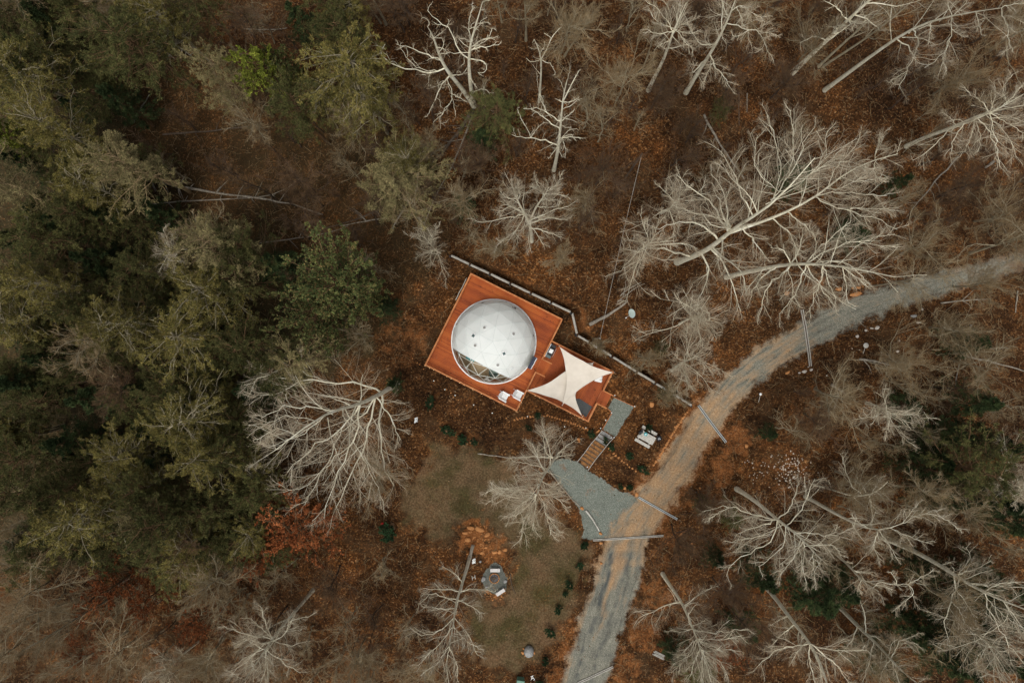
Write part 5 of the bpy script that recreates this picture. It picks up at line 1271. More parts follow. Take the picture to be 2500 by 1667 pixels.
def limb_pts(px, trunks, rise=.5, rfac=.50, n=11):
    """limb drawn from the trunk outward; z starts on the nearest trunk or limb sample"""
    best = None
    for P, R in trunks:
        k = H/(H-P[:, 2])/S; U = CU+P[:, 0]*k; V = CV-P[:, 1]*k
        dd = np.hypot(U-px[0][0], V-px[0][1]); j = int(dd.argmin())
        if best is None or dd[j] < best[0]: best = (dd[j], P[j], R[j])
    z = best[1][2]; zs = [z]
    for i in range(1, len(px)):
        L_ = math.hypot(px[i][0]-px[i-1][0], px[i][1]-px[i-1][1])*S*.75; zs.append(min(zs[-1]+rise*L_, 29))
    pp = [tuple(best[1])]+[up(p[0], p[1], zz) for p, zz in zip(px[1:], zs[1:])]
    P = resample(np.array(pp), n); r = max(.020, min(best[2]*rfac, .028+.0095*np.linalg.norm(np.diff(P, axis=0), axis=1).sum())); R = np.linspace(r, max(.013, r*.22), n)
    j_ = np.random.default_rng(int(abs(px[-1][0]*7+px[-1][1]))).normal(0, .014, P.shape)*np.linalg.norm(P[-1]-P[0]); P[1:-1] += j_[1:-1]
    return P, R
def bare_tree(label, trunks, limbs, kind='pale', ztop=None, rb=.25, K=(8,7,4), seed=1, auto=0, spread=1.0, upb=.2, rise=.5, rt=.022, wob=.12, name='bare_tree', group=None, rmin=.0088, reach=.33):
    rng = np.random.default_rng(seed)
    tp = [trunk_pts(t, ztop if not isinstance(ztop, list) else ztop[i], rb*(1 if i == 0 else .72), rt) for i, t in enumerate(trunks)]
    for i in range(1, len(tp)):      # forks start on the first trunk
        f = trunks[i][0]; P0 = tp[0][0]; k = H/(H-P0[:, 2])/S; dd = np.hypot(CU+P0[:, 0]*k-f[0], CV-P0[:, 1]*k-f[1]); j = int(dd.argmin())
        if j > 0 or dd[j] < 12:
            P, R = tp[i]; z0 = P0[j][2]; n = len(P); zt = P[-1][2]; zt = max(zt, z0+2) if ztop is None else zt
            px = trunks[i]; m_ = len(px); zz = [z0+(zt-z0)*a/(m_-1) for a in range(m_)]
            Pn = resample(np.array([tuple(P0[j])]+[up(p[0], p[1], z) for p, z in zip(px[1:], zz[1:])]), n)
            tp[i] = (Pn, np.linspace(max(tp[0][1][j]*.85, rt*1.2), rt*.8, n))
    base = tp[0][0][0].copy(); base[2] += .15
    src = list(tp); lb = []
    for l in limbs:
        lp_ = limb_pts(l, src, rise); lb.append(lp_); src.append(lp_)
    if auto:
        for P, R in tp:
            a, b = kids(P[None], R[None], auto, .38, .97, reach, 50, upb, 9, rng, rf=.55, wob=.14); lb += [(a[i], b[i]) for i in range(len(a))]
    mats = (M['bark_'+{'pale':'pale','grey':'grey','brown':'dark'}[kind]], M['twig_'+{'pale':'pale','grey':'grey','brown':'brown'}[kind]])
    tm, cm = tree_from(name, base, tp, None, lb, mats, rng, *K, spread=spread, upb=upb, wob=wob, rmin=rmin)
    r0 = empty(name, tuple(base), label, 'tree', group); link('trunk', tm, None, r0); link('crown', cm, None, r0)
    return r0
def qs(reg, *ls): return [q(reg, l) for l in ls]

bare_tree('dead grey tree with two twisting leaders above the dome near the top',
  qs('TM', [(905,718),(890,640),(880,560),(866,420),(872,350),(890,240),(935,130),(965,10)], [(900,705),(830,600),(750,520),(690,430),(655,330),(632,240),(590,180)]),
  qs('TM', [(866,420),(800,370),(770,230),(700,180),(640,110),(590,70)], [(870,430),(950,410),(1000,435),(985,495),(930,490)], [(885,350),(960,320),(1075,305)], [(880,330),(940,275),(1070,245)], [(872,300),(870,180),(885,90),(900,40)],
  [(895,600),(975,600),(1030,650),(1062,690)], [(975,600),(965,720)], [(900,340),(1010,260),(1030,190)], [(750,520),(690,570),(640,680),(600,770)], [(740,530),(770,640),(700,760),(660,820),(680,870)], [(690,430),(570,370),(490,320),(380,300)],
  [(700,470),(620,490),(480,480),(340,430),(262,385),(262,330),(305,300)], [(750,520),(830,505),(860,460)], [(690,575),(600,600)], [(640,490),(500,460),(410,330)], [(770,640),(855,690)], [(900,715),(970,735),(1045,750)], [(700,760),(640,775)], [(880,200),(960,150),(1005,155)], [(870,520),(920,590)]),
  rb=.33, K=(5,3,2), seed=2, spread=.75, rise=.35, wob=.32, rmin=.013)
bare_tree('pale dead tree with stubby limbs standing alone north of the dome',
  qs('TM', [(1445,1150),(1465,1060),(1478,980),(1490,850),(1503,720),(1502,640),(1535,540)], [(1503,700),(1540,620),(1580,540),(1615,480)]),
  qs('TM', [(1485,835),(1400,770),(1350,720),(1300,740),(1240,735)], [(1465,975),(1380,940),(1300,932),(1235,938),(1160,910)], [(1495,930),(1560,925),(1645,935)], [(1515,800),(1550,775),(1585,740)], [(1510,720),(1560,690),(1610,665)], [(1500,700),(1460,670)], [(1460,1000),(1425,1050),(1408,1075)],
  [(1475,880),(1380,800),(1330,760),(1290,740)], [(1390,770),(1370,700),(1345,640)], [(1500,910),(1560,900),(1590,950)], [(1500,930),(1540,880),(1600,870)], [(1500,940),(1530,1010),(1520,1070)], [(1505,930),(1470,1000),(1500,1060)], [(1300,932),(1250,850),(1200,740)], [(1300,932),(1340,860),(1375,830)]),
  rb=.27, K=(5,4,2), seed=3, spread=.7, wob=.3, rise=.35)
bare_tree('slim pale dead tree with a forked bare top, left of the stubby dead tree',
  qs('TM', [(1345,690),(1352,600),(1360,480),(1360,400),(1352,340),(1312,268)], [(1372,400),(1400,330),(1430,250),(1488,190)]),
  qs('TM', [(1360,405),(1310,420),(1280,420),(1262,395)], [(1370,400),(1425,435),(1460,495),(1450,510)], [(1360,350),(1385,310),(1380,285)], [(1350,640),(1380,700),(1385,750),(1430,800)], [(1350,640),(1330,560),(1330,440)], [(1312,268),(1300,290)], [(1430,250),(1380,225)], [(1370,690),(1350,760)]),
  rb=.19, K=(3,2,2), seed=4, spread=.5, wob=.3, rise=.3)
bare_tree('pale bushy-topped tree between the dead tree and the dome', [q1('TM',1290,1620),q1('TM',1285,1530),q1('TM',1240,1440),q1('TM',1190,1340),q1('TM',1170,1270)] and [[q1('TM',1295,1630),q1('TM',1290,1530),q1('TM',1250,1450),q1('TM',1190,1340),q1('TM',1168,1265)], [q1('TM',1280,1500),q1('TM',1320,1400),q1('TM',1385,1320),q1('TM',1410,1265)]],
  qs('TM', [(1250,1440),(1150,1460),(1050,1495),(930,1500)], [(1250,1450),(1200,1540),(1130,1640)], [(1290,1530),(1370,1560),(1500,1600)], [(1280,1500),(1400,1470),(1540,1490)], [(1290,1530),(1270,1620),(1290,1700)], [(1250,1450),(1160,1390),(1060,1440)], [(1385,1320),(1470,1310),(1535,1330)], [(1385,1320),(1340,1260),(1310,1190)], [(1400,1290),(1470,1240),(1500,1170)], [(1190,1340),(1120,1340),(1080,1290)], [(1190,1340),(1210,1290),(1205,1230)], [(1260,1460),(1330,1580),(1380,1660)], [(1280,1500),(1160,1580),(1060,1660)]),
  rb=.26, K=(9,6,4), seed=5, ztop=[17,17], auto=5, rise=.25)
bare_tree('greatest pale double-trunked tree in the wood right of the dome, north of the road',
  [[(1653,640),(1715,618),(1757,590),(1790,555),(1845,524),(1903,499),(1925,465),(1960,425),(1990,385)], [(1790,556),(1831,552),(1880,535),(1925,517),(1993,481),(2019,463),(2051,426),(2116,390),(2192,376)]],
  [[(1903,490),(1925,430),(1945,385),(1965,340),(1990,310)], [(1914,480),(1965,440),(2000,410),(2022,370),(2020,320)], [(1903,499),(1902,410),(1896,345),(1880,300),(1873,280)], [(1930,440),(1938,380),(1938,320),(1930,270)], [(1845,524),(1805,470),(1790,410),(1760,370)], [(1784,557),(1745,500),(1700,470),(1650,425)], [(1780,560),(1775,500),(1760,450),(1735,425)],
   [(2005,472),(2045,468),(2110,475),(2165,478)], [(1993,481),(2015,500),(2060,510),(2120,525),(2190,560)], [(2060,510),(2130,508),(2195,515)], [(1925,517),(1960,545),(1990,575)], [(2051,426),(2090,445),(2150,432)], [(2019,463),(2040,410),(2080,370),(2100,330)], [(2116,390),(2130,420),(2150,440)], [(1960,425),(2010,405),(2060,360)],
   [(1729,610),(1769,637),(1787,695),(1809,760)], [(1726,619),(1737,658),(1715,702),(1700,760)], [(1700,622),(1640,612),(1590,600),(1550,620)], [(1757,588),(1720,550),(1660,540),(1610,560)], [(1790,556),(1750,530),(1700,520),(1640,500)], [(1831,552),(1850,600),(1880,640)], [(1880,535),(1930,570),(1950,620)], [(1903,480),(1860,440),(1840,390),(1850,330)]],
  rb=.42, K=(10,7,3), seed=6, auto=4, rise=.35, spread=1.0)
bare_tree('long pale tree leaning right above the gravel road, below the greatest tree',
  [q('MR', [(340,350),(450,322),(550,300),(660,280),(740,265),(830,250),(1000,265),(1250,290),(1480,350)])],
  qs('MR', [(830,250),(960,190),(1100,140),(1240,105),(1410,95),(1480,60)], [(850,250),(980,130),(1080,60),(1180,-20)], [(740,265),(700,350),(600,430),(565,600)], [(740,270),(790,400),(790,490),(760,600)], [(870,270),(850,370),(790,490),(700,600)], [(870,265),(960,400),(1070,540)], [(1000,265),(995,370),(930,470),(900,590)],
  [(1090,270),(1150,400),(1165,530)], [(1000,260),(1050,235),(1130,250),(1240,320),(1310,400)], [(740,250),(840,160),(860,20)], [(940,255),(960,120),(900,0)], [(600,290),(500,400),(470,460)], [(1100,275),(1220,350),(1290,410)], [(1240,105),(1340,130),(1490,150)], [(660,280),(560,360),(500,500)], [(790,260),(730,160),(640,150)], [(1000,262),(1030,380),(1080,500)]),
  rb=.34, K=(10,7,3), seed=7, rise=.28, upb=.12)
bare_tree('small grey sapling whose crown spreads over the gravel road', [q('MR', [(1310,412),(1420,398),(1520,378),(1600,362)])],
  qs('MR', [(1600,365),(1750,360),(1930,350)], [(1600,362),(1610,250),(1640,170)], [(1600,370),(1560,480),(1560,570)], [(1600,370),(1680,450),(1760,500)], [(1590,365),(1500,290),(1500,220)], [(1600,365),(1710,330),(1850,240)], [(1600,370),(1500,480),(1440,560)], [(1600,370),(1640,480),(1670,580)], [(1590,365),(1690,280),(1720,180)]),
  kind='grey', rb=.13, K=(9,6,3), seed=8, ztop=8, rise=.2, rt=.05)
bare_tree('grey trees crossing in the haze of twigs above the far end of the road', [q('MR', [(1990,190),(2100,150),(2230,115),(2352,75),(2500,30)])], [], kind='grey', rb=.2, K=(10,7,3), seed=9, auto=12, ztop=15, reach=.55)
bare_tree('pale many-branched tree at the right edge beneath the tall leaning trunks',
  [q('TR', [(1555,990),(1650,940),(1760,900),(1900,855),(2020,805),(2130,765),(2240,700),(2380,620)]), q('TR', [(1700,915),(1800,880),(1900,850),(2050,770),(2200,740),(2420,700)])],
  qs('TR', [(2130,770),(2150,900),(2175,1010),(2190,1130)], [(2000,810),(2000,920),(1920,1060)], [(2130,770),(2070,690),(1990,640),(1950,590)], [(2130,770),(2160,660),(2150,550)], [(2100,780),(2210,880),(2290,1000),(2300,1070)], [(2150,780),(2290,790),(2400,850)], [(1900,855),(1790,940),(1700,1030),(1600,1085)], [(1900,850),(1850,790),(1800,760)], [(2020,805),(2060,920),(2040,1030)],
  [(2050,800),(2110,880),(2160,990),(2150,1080)], [(2200,720),(2290,640),(2352,560)], [(1950,830),(1880,930),(1850,1040)], [(2130,770),(2200,810),(2352,900)], [(2240,700),(2200,600),(2280,500)]),
  rb=.28, K=(10,7,3), seed=10, rise=.25, upb=.1)
bare_tree('thickest smooth pale trunk leaning out at the top right', [q('TR', [(788,492),(900,385),(1000,295),(1090,205),(1170,130),(1310,0),(1450,-130),(1600,-270)])],
  qs('TR', [(1170,130),(1080,40),(1020,15)], [(1050,240),(940,240),(840,290)], [(1200,110),(1240,170),(1290,140)]), rb=.36, K=(7,5,4), seed=11, auto=8)
bare_tree('tall pale trunk with drooping crooked side limbs, right of the parallel group', [q('TR', [(1005,610),(1130,520),(1270,415),(1400,320),(1520,245),(1560,200),(1640,160),(1760,125),(1880,105),(2020,75),(2200,55)])],
  qs('TR', [(1520,245),(1600,310),(1612,390),(1560,500),(1505,605)], [(1715,140),(1720,220),(1705,300)], [(1850,110),(1865,215),(1800,380),(1680,460)], [(1865,215),(1950,255)], [(2060,85),(2065,240)], [(2130,65),(2225,150),(2260,330)], [(1840,110),(1835,40),(1840,-40)], [(1850,230),(1800,400),(1830,480)], [(1560,500),(1480,530),(1440,560)], [(2200,55),(2280,30),(2400,20)], [(1640,165),(1650,280),(1600,400)], [(2225,150),(2290,220)], [(1880,105),(1960,30),(2000,-60)]),
  rb=.3, K=(8,6,4), seed=12, rise=.2, upb=.05, wob=.2)
bare_tree('slim straight grey trunk between the two tall leaning ones at the top right', [q('TR', [(965,450),(1080,340),(1210,225),(1330,115),(1430,25),(1560,-90)])], qs('TR', [(1210,225),(1250,170),(1290,150)], [(1400,50),(1440,110)]), kind='grey', rb=.2, K=(7,5,4), seed=13, auto=7)
bare_tree('dim brown-grey leaning trunk behind the parallel group at the top right', [q('TR', [(1000,445),(1180,330),(1350,215),(1480,110),(1620,-10),(1750,-120)])], [], kind='grey', rb=.18, K=(7,5,4), seed=14, auto=8)
bare_tree('pale trunk with a knobbly side limb at the top edge, left of the parallel group', [q('TR', [(68,628),(130,520),(210,400),(270,300),(330,190),(370,90),(405,0),(440,-110)])],
  qs('TR', [(350,165),(440,170),(470,210),(560,205),(600,280),(620,350)], [(265,370),(265,460),(330,500),(365,590)], [(370,120),(430,30),(500,60),(480,130)], [(470,210),(420,250),(380,240)], [(265,420),(220,480),(190,560)], [(400,20),(470,200)], [(560,205),(650,230),(700,250)], [(440,60),(560,110),(600,150)]),
  rb=.32, K=(8,6,4), seed=15, auto=5, rise=.2, upb=.1)
bare_tree('pale tree with a dense burst of limbs at the top edge', [q('TM', [(2083,612),(2110,545),(2160,460),(2210,350),(2235,250),(2260,190),(2300,110),(2340,20)])],
  qs('TM', [(2250,200),(2150,60),(2060,0)], [(2260,180),(2230,60),(2180,0)], [(2255,190),(2330,160),(2400,130)], [(2250,200),(2350,230),(2420,210)], [(2240,230),(2140,230),(2060,200)], [(2235,250),(2170,300),(2140,320)], [(2255,190),(2120,140),(2090,60)], [(2260,200),(2340,290),(2380,330)], [(2260,180),(2300,30),(2270,-60)]),
  rb=.3, K=(10,7,3), seed=16, rise=.25)
bare_tree('thin grey tree just left of the dense pale burst at the top', [q('TM', [(2040,490),(2070,400),(2105,300),(2115,240),(2150,120)])], qs('TM', [(2105,300),(2070,260),(2015,240)], [(2110,260),(2160,300)]), kind='grey', rb=.11, K=(8,6,4), seed=17, auto=6)
bare_tree('brown-grey misty tree right of the slim forked dead tree at the top', [q('TM', [(1515,380),(1560,310),(1600,260),(1660,170),(1700,100)]), q('TM', [(1540,330),(1535,240),(1520,150),(1490,80)])], [], kind='grey', rb=.16, K=(9,6,4), seed=18, auto=9, reach=.5)
bare_tree('dim upright grey tree at the top centre between pine wood and dead tree', [q('TM', [(1257,275),(1256,160),(1250,60),(1246,-60)])], [], kind='grey', rb=.2, K=(9,6,4), seed=19, auto=10, reach=.4)
bare_tree('thin trunk cut by the top edge near the middle of the picture', [q('TM', [(1093,152),(1082,90),(1068,20),(1055,-60)])], [], kind='grey', rb=.12, K=(7,5,4), seed=20, auto=5)
bare_tree('left one of two parallel trunks at the top edge left of the dead tree', [q('TM', [(278,160),(225,85),(165,0),(110,-80)])], [], kind='grey', rb=.13, K=(7,5,4), seed=21, auto=5)
bare_tree('right one of two parallel trunks at the top edge left of the dead tree', [q('TM', [(312,165),(270,80),(228,0),(180,-90)])], [], kind='grey', rb=.2, K=(7,5,4), seed=22, auto=5)
bare_tree('dark mossy trunk at the top edge right of the two parallel trunks', [q('TM', [(488,130),(460,80),(432,0),(400,-80)])], [], kind='brown', rb=.2, K=(7,5,4), seed=23, auto=6)
# right hand side, lower half
bare_tree('large pale tree beside the clay road below the white stone chips, crown spread wide',
  [q('BR', [(410,238),(490,285),(560,340),(640,405),(700,460),(770,510),(830,545),(880,600),(930,665),(985,720)])],
  qs('BR', [(830,540),(880,525),(960,545),(1020,560),(1100,550),(1200,500)], [(770,485),(830,410),(885,320),(910,240),(940,170)], [(725,450),(770,390),(795,320),(835,200)], [(690,465),(600,440),(490,400),(370,350),(285,365)], [(700,470),(690,540),(640,610),(520,655),(400,720),(340,830)], [(770,510),(740,600),(680,680),(560,760)], [(830,555),(835,640),(850,720),(845,800)], [(880,600),(870,700),(850,760),(885,880)],
  [(900,630),(930,730),(945,880)], [(850,580),(790,680),(700,750)], [(900,610),(1030,610),(1090,630),(1115,690)], [(680,470),(580,490),(500,510),(420,540)], [(370,350),(280,400),(215,460)], [(1020,560),(1080,530),(1090,480)], [(600,440),(560,420),(470,440)], [(700,480),(600,560),(480,570),(380,600)], [(880,600),(780,720),(700,830)]),
  rb=.33, K=(10,7,3), seed=24, rise=.25, upb=.08)
bare_tree('pale tree with an upswept hook-shaped main limb right of the large one', [q('BR', [(875,290),(960,335),(1050,390),(1130,430),(1200,465),(1270,500),(1340,525),(1400,530),(1470,505),(1530,470)])],
  qs('BR', [(1530,470),(1600,430),(1700,400),(1800,375)], [(1540,465),(1590,390),(1640,335)], [(1380,530),(1340,600),(1310,660)], [(1450,515),(1560,550),(1640,590),(1710,600)], [(1270,500),(1200,440),(1190,400)], [(1340,525),(1330,640),(1390,720)], [(1600,430),(1660,430)], [(1700,400),(1800,430),(1930,520)], [(1400,530),(1440,620),(1500,720)]),
  rb=.28, K=(9,6,4), seed=25, rise=.2, upb=.05)
bare_tree('bowed pale stem curving under the stone chip patch', [q('BR', [(930,210),(1060,240),(1150,280),(1230,292),(1320,280),(1400,230),(1430,190)])], qs('BR', [(1290,290),(1320,360),(1330,420),(1325,510)], [(1230,290),(1180,200),(1110,0)], [(1060,240),(1030,180)], [(1300,290),(1350,230),(1380,160)]), rb=.15, K=(9,6,4), seed=26, ztop=11, rise=.2)
bare_tree('thick pale trunk crossing to the lower right edge with long arching limbs', [q('BR', [(1385,560),(1480,600),(1600,650),(1720,715),(1820,775),(1930,850),(2010,900),(2080,945),(2200,990),(2350,1040),(2480,1100)])],
  qs('BR', [(2080,945),(2120,1080),(2180,1200),(2260,1300),(2352,1420)], [(1930,840),(2030,785),(2130,720)], [(1890,850),(1890,970),(1830,1060),(1800,1160),(1850,1270)], [(1885,980),(1950,1100),(1920,1290)], [(1920,840),(2000,700),(1960,630)], [(2075,935),(2200,860),(2380,870)], [(2180,985),(2330,1150),(2400,1230)], [(2010,895),(2120,885),(2380,905)], [(1820,775),(1880,720)], [(1890,930),(1960,1000),(2020,1110)], [(2090,960),(2220,1100),(2352,1180)]),
  rb=.38, K=(9,6,4), seed=27, rise=.2, upb=.05)
bare_tree('pale broken tree with upward hooks in the middle of the lower right wood', [q('BR', [(1040,640),(1080,680),(1140,725),(1190,780),(1240,840),(1300,890),(1370,930)])], qs('BR', [(1190,780),(1260,800),(1340,800)], [(1320,885),(1380,865),(1480,885),(1570,885)], [(1240,840),(1230,900),(1250,940)], [(1140,725),(1190,740)], [(1570,885),(1680,820),(1740,790)], [(1570,885),(1620,930),(1540,1010),(1480,1050)], [(1480,885),(1490,850),(1450,800)]), rb=.19, K=(8,6,4), seed=28, rise=.2, ztop=14)
bare_tree('tall pale-brown trunk with a hollow dark foot at the bottom right', [q('BR', [(600,890),(650,945),(700,1010),(745,1075),(790,1130),(830,1190),(880,1245),(930,1300),(965,1370),(1000,1460),(1020,1540),(1050,1650)])],
  qs('BR', [(790,1145),(720,1220),(640,1300)], [(940,1290),(1040,1380),(1100,1450),(1170,1550)], [(880,1250),(900,1400),(945,1560)], [(935,1290),(1060,1320),(1200,1330),(1290,1325)], [(750,1080),(700,1120),(650,1155)], [(900,1270),(800,1300),(700,1310),(620,1360),(560,1430)], [(850,1210),(840,1320),(780,1400)]), rb=.33, K=(9,6,4), seed=29, rise=.25)
bare_tree('second tall grey trunk at the bottom right, right of the hollow-footed one', [q('BR', [(1040,985),(1090,1025),(1140,1060),(1185,1120),(1220,1165),(1270,1200),(1310,1235),(1380,1305),(1450,1385),(1500,1450),(1570,1510),(1660,1570)])],
  qs('BR', [(1450,1375),(1490,1320),(1510,1250),(1640,1290)], [(1460,1390),(1490,1480),(1510,1570)], [(1300,1230),(1280,1120),(1260,1030),(1240,960)], [(1360,1290),(1320,1380),(1260,1540)], [(1290,1220),(1380,1250),(1430,1310)], [(1440,1370),(1400,1460),(1380,1540)], [(1240,1180),(1170,1300),(1080,1380)], [(1500,1260),(1580,1240),(1640,1210)]), rb=.33, K=(8,6,4), seed=30, rise=.25)
bare_tree('pale tree with a fan-shaped dense crown right of the lower drive', [[(1618,1400),(1632,1425),(1650,1447),(1671,1480),(1688,1525),(1703,1560),(1718,1610)]],
  qs('BR', [(110,1180),(200,1210),(300,1205),(480,1188)], [(100,1190),(50,1200),(-40,1195)], [(130,1230),(60,1330),(10,1380)], [(150,1250),(270,1310),(400,1330)], [(180,1330),(230,1440),(260,1560)], [(160,1290),(120,1420),(80,1540)], [(150,1270),(60,1400),(-30,1480)], [(170,1300),(300,1400),(350,1500)], [(180,1350),(180,1460),(170,1600)], [(150,1240),(300,1260),(440,1230)], [(140,1240),(200,1350),(200,1480)], [(150,1260),(120,1350),(-20,1420)]),
  rb=.28, K=(11,7,4), seed=31, rise=.3, auto=5)
# left hand side
bare_tree('broad pale tree between deck and pine wood, limbs hanging down-left', [q('O', [(912,880),(890,895),(868,908),(820,932),(770,940),(720,958),(672,990),(630,1035)])],
  qs('O', [(880,900),(870,882),(850,878),(780,878),(735,868),(690,872),(640,870),(590,868)], [(735,868),(690,850),(640,845),(560,885)], [(820,932),(785,985),(720,1020),(660,1085)], [(830,930),(815,1010),(775,1080),(745,1190)], [(860,912),(848,1000),(805,1100),(772,1165)], [(872,905),(872,1000),(885,1080),(905,1115)], [(770,940),(700,935),(650,935),(600,960)], [(785,985),(755,1060),(705,1120),(650,1130)], [(812,1010),(850,1080),(880,1150)], [(770,945),(690,1000),(600,1050),(590,1060)],
  [(720,958),(660,950),(590,985)], [(868,905),(830,960),(770,1000)], [(848,1000),(800,1050),(760,1120)], [(868,905),(900,960),(920,1010)], [(690,872),(640,905),(570,910)], [(672,990),(640,980),(590,1010)], [(815,1010),(740,1080),(700,1160)]),
  rb=.36, K=(9,6,4), seed=32, rise=.22, upb=.06)
bare_tree('pale tree leaning over the lawn at the head of the driveway', [q('Z3', [(440,215),(395,285),(355,350),(310,420),(275,490),(250,560),(235,620)])],
  qs('Z3', [(400,265),(300,250),(200,250),(100,270),(0,250)], [(390,280),(330,240),(318,150),(290,60),(270,0)], [(355,350),(240,345),(150,320),(0,290)], [(420,240),(500,170),(600,100),(640,80)], [(250,600),(130,560),(0,575)], [(260,600),(300,700),(335,830),(370,1000)], [(235,620),(180,740),(100,900),(90,1040)], [(270,600),(390,630),(500,700),(520,760)], [(235,620),(100,690),(0,790)], [(335,830),(400,900),(460,980)], [(280,490),(380,540),(490,590)],
  [(250,560),(350,570),(450,510)], [(235,620),(60,640),(-120,620),(-200,560)], [(235,620),(120,770),(-40,850)], [(0,575),(-140,540),(-240,590)], [(230,620),(220,780),(200,960)], [(320,400),(200,420),(60,440)], [(400,260),(480,240),(590,240)]),
  rb=.22, K=(10,7,4), seed=33, auto=5, reach=.62, spread=1.15, ztop=13, rise=.15, upb=.02)
bare_tree('pinkish bare tree left of the fire pit with drooping lower limbs', [q('BM', [(880,690),(850,790),(820,900),(790,980),(770,1040),(778,1100),(760,1190),(738,1300)])],
  qs('BM', [(820,930),(720,910),(640,920),(560,910)], [(770,1040),(660,1045),(550,1030)], [(778,1090),(700,1190),(620,1220),(540,1240),(470,1170)], [(765,1180),(700,1250),(640,1310),(530,1430)], [(740,1300),(720,1400),(735,1550)], [(780,1190),(850,1260),(940,1320)], [(820,940),(920,910),(1040,935)], [(800,960),(700,970),(620,930),(530,1020)], [(800,1130),(880,1230),(930,1360)], [(740,1300),(660,1420),(560,1480)], [(740,1300),(790,1420),(800,1540)], [(820,900),(800,830),(690,760)], [(790,990),(870,1020),(960,1080)], [(640,1310),(560,1370)]),
  rb=.24, K=(10,7,3), seed=34, ztop=15, rise=.2)
BLs = [('pale tree with crossing limbs near the bottom edge, lower left', [(2115,920),(2000,1060),(1900,1165),(1840,1250),(1790,1330),(1720,1430),(1650,1530)], [[(1840,1240),(1780,1110),(1760,1030)], [(1830,1250),(1720,1230),(1600,1200),(1510,1160)], [(1860,1190),(1950,1200),(2040,1185)], [(1820,1270),(1680,1380),(1550,1500)], [(1800,1300),(1900,1400),(2030,1480)], [(1850,1250),(1950,1300),(2060,1270)], [(1800,1290),(1680,1250),(1600,1290)], [(1790,1330),(1700,1350),(1600,1420)], [(1870,1210),(1980,1120),(2090,1100)], [(1830,1260),(1750,1160),(1680,1110)], [(1790,1330),(1800,1430),(1760,1550)]], 'pale', .26),
       ('grey tree with a curled limb at the bottom, left of the crossing-limbed pale tree', [(1510,1250),(1440,1330),(1380,1400),(1310,1470),(1240,1560)], [[(1440,1330),(1400,1310),(1390,1350)], [(1390,1390),(1300,1380),(1200,1420)], [(1400,1380),(1450,1450),(1440,1530)], [(1350,1430),(1380,1500),(1400,1550)]], 'grey', .2),
       ('thorny grey crown above the curled grey tree, lower left', [(1745,640),(1640,720),(1540,800),(1460,860),(1400,890),(1320,960)], [[(1440,870),(1470,780),(1430,690)], [(1440,870),(1540,890),(1700,780)], [(1440,880),(1300,870),(1180,790)], [(1420,890),(1460,980),(1480,1070)], [(1410,890),(1290,960),(1200,1000)], [(1440,870),(1350,790),(1330,740)], [(1400,890),(1380,980),(1280,1040)]], 'grey', .17),
       ('grey fan-shaped tree at the left edge of the lower wood', [(410,360),(320,420),(230,480),(130,540),(20,600),(-80,660)], [[(400,365),(300,310),(200,260),(110,225)], [(300,430),(320,530),(340,620),(310,690)], [(230,480),(150,440),(60,500)], [(180,510),(190,590),(240,650)]], 'grey', .2),
       ('raking grey tree under the fan-shaped one at the left edge', [(400,600),(300,660),(200,700),(80,760),(-40,830)], [[(300,660),(180,660),(20,650)], [(360,640),(250,760),(130,850),(0,900)], [(300,700),(200,860),(130,960),(110,1040)], [(200,700),(100,720),(0,740)], [(350,640),(330,760),(200,900)]], 'grey', .17),
       ('long raking grey tree in the bottom left corner wood, right of its neighbour', [(770,960),(640,1040),(500,1120),(400,1190),(280,1260),(150,1330)], [[(640,1040),(500,1030),(340,1080)], [(500,1120),(400,1130),(250,1170)], [(560,1090),(500,1200),(380,1290)], [(640,1040),(700,1070),(640,1150)]], 'grey', .2),
       ('grey raking tree whose crown reaches the left edge near the bottom', [(450,1010),(330,1050),(220,1080),(100,1130),(-20,1200)], [[(330,1050),(180,1040),(20,1050)], [(220,1080),(100,1180),(-20,1280)], [(330,1050),(280,1150),(130,1260)]], 'grey', .16),
       ('grey misty tree in the bottom left corner', [(860,1200),(740,1290),(600,1360),(480,1430),(380,1520)], [[(600,1360),(500,1370),(370,1420)], [(560,1380),(560,1480),(600,1560)], [(600,1350),(520,1290),(430,1300)], [(480,1430),(380,1440),(250,1520)]], 'grey', .2),
       ('small pale tufted tree at the bottom edge, lower left', [(1340,1270),(1250,1340),(1180,1400),(1110,1470),(1080,1560)], [[(1110,1460),(1000,1480),(950,1550)], [(1110,1460),(1180,1490),(1220,1550)], [(1180,1400),(1100,1380),(1020,1320)], [(1120,1450),(1100,1400),(1060,1400)]], 'pale', .16)]
for i, (lb_, tr__, lm_, kd, rb_) in enumerate(BLs):
    bare_tree(lb_, [q('BL', tr__)], [q('BL', l) for l in lm_], kind=kd, rb=rb_, K=(10,7,3), seed=40+i, auto=6, rise=.25, reach=.4)
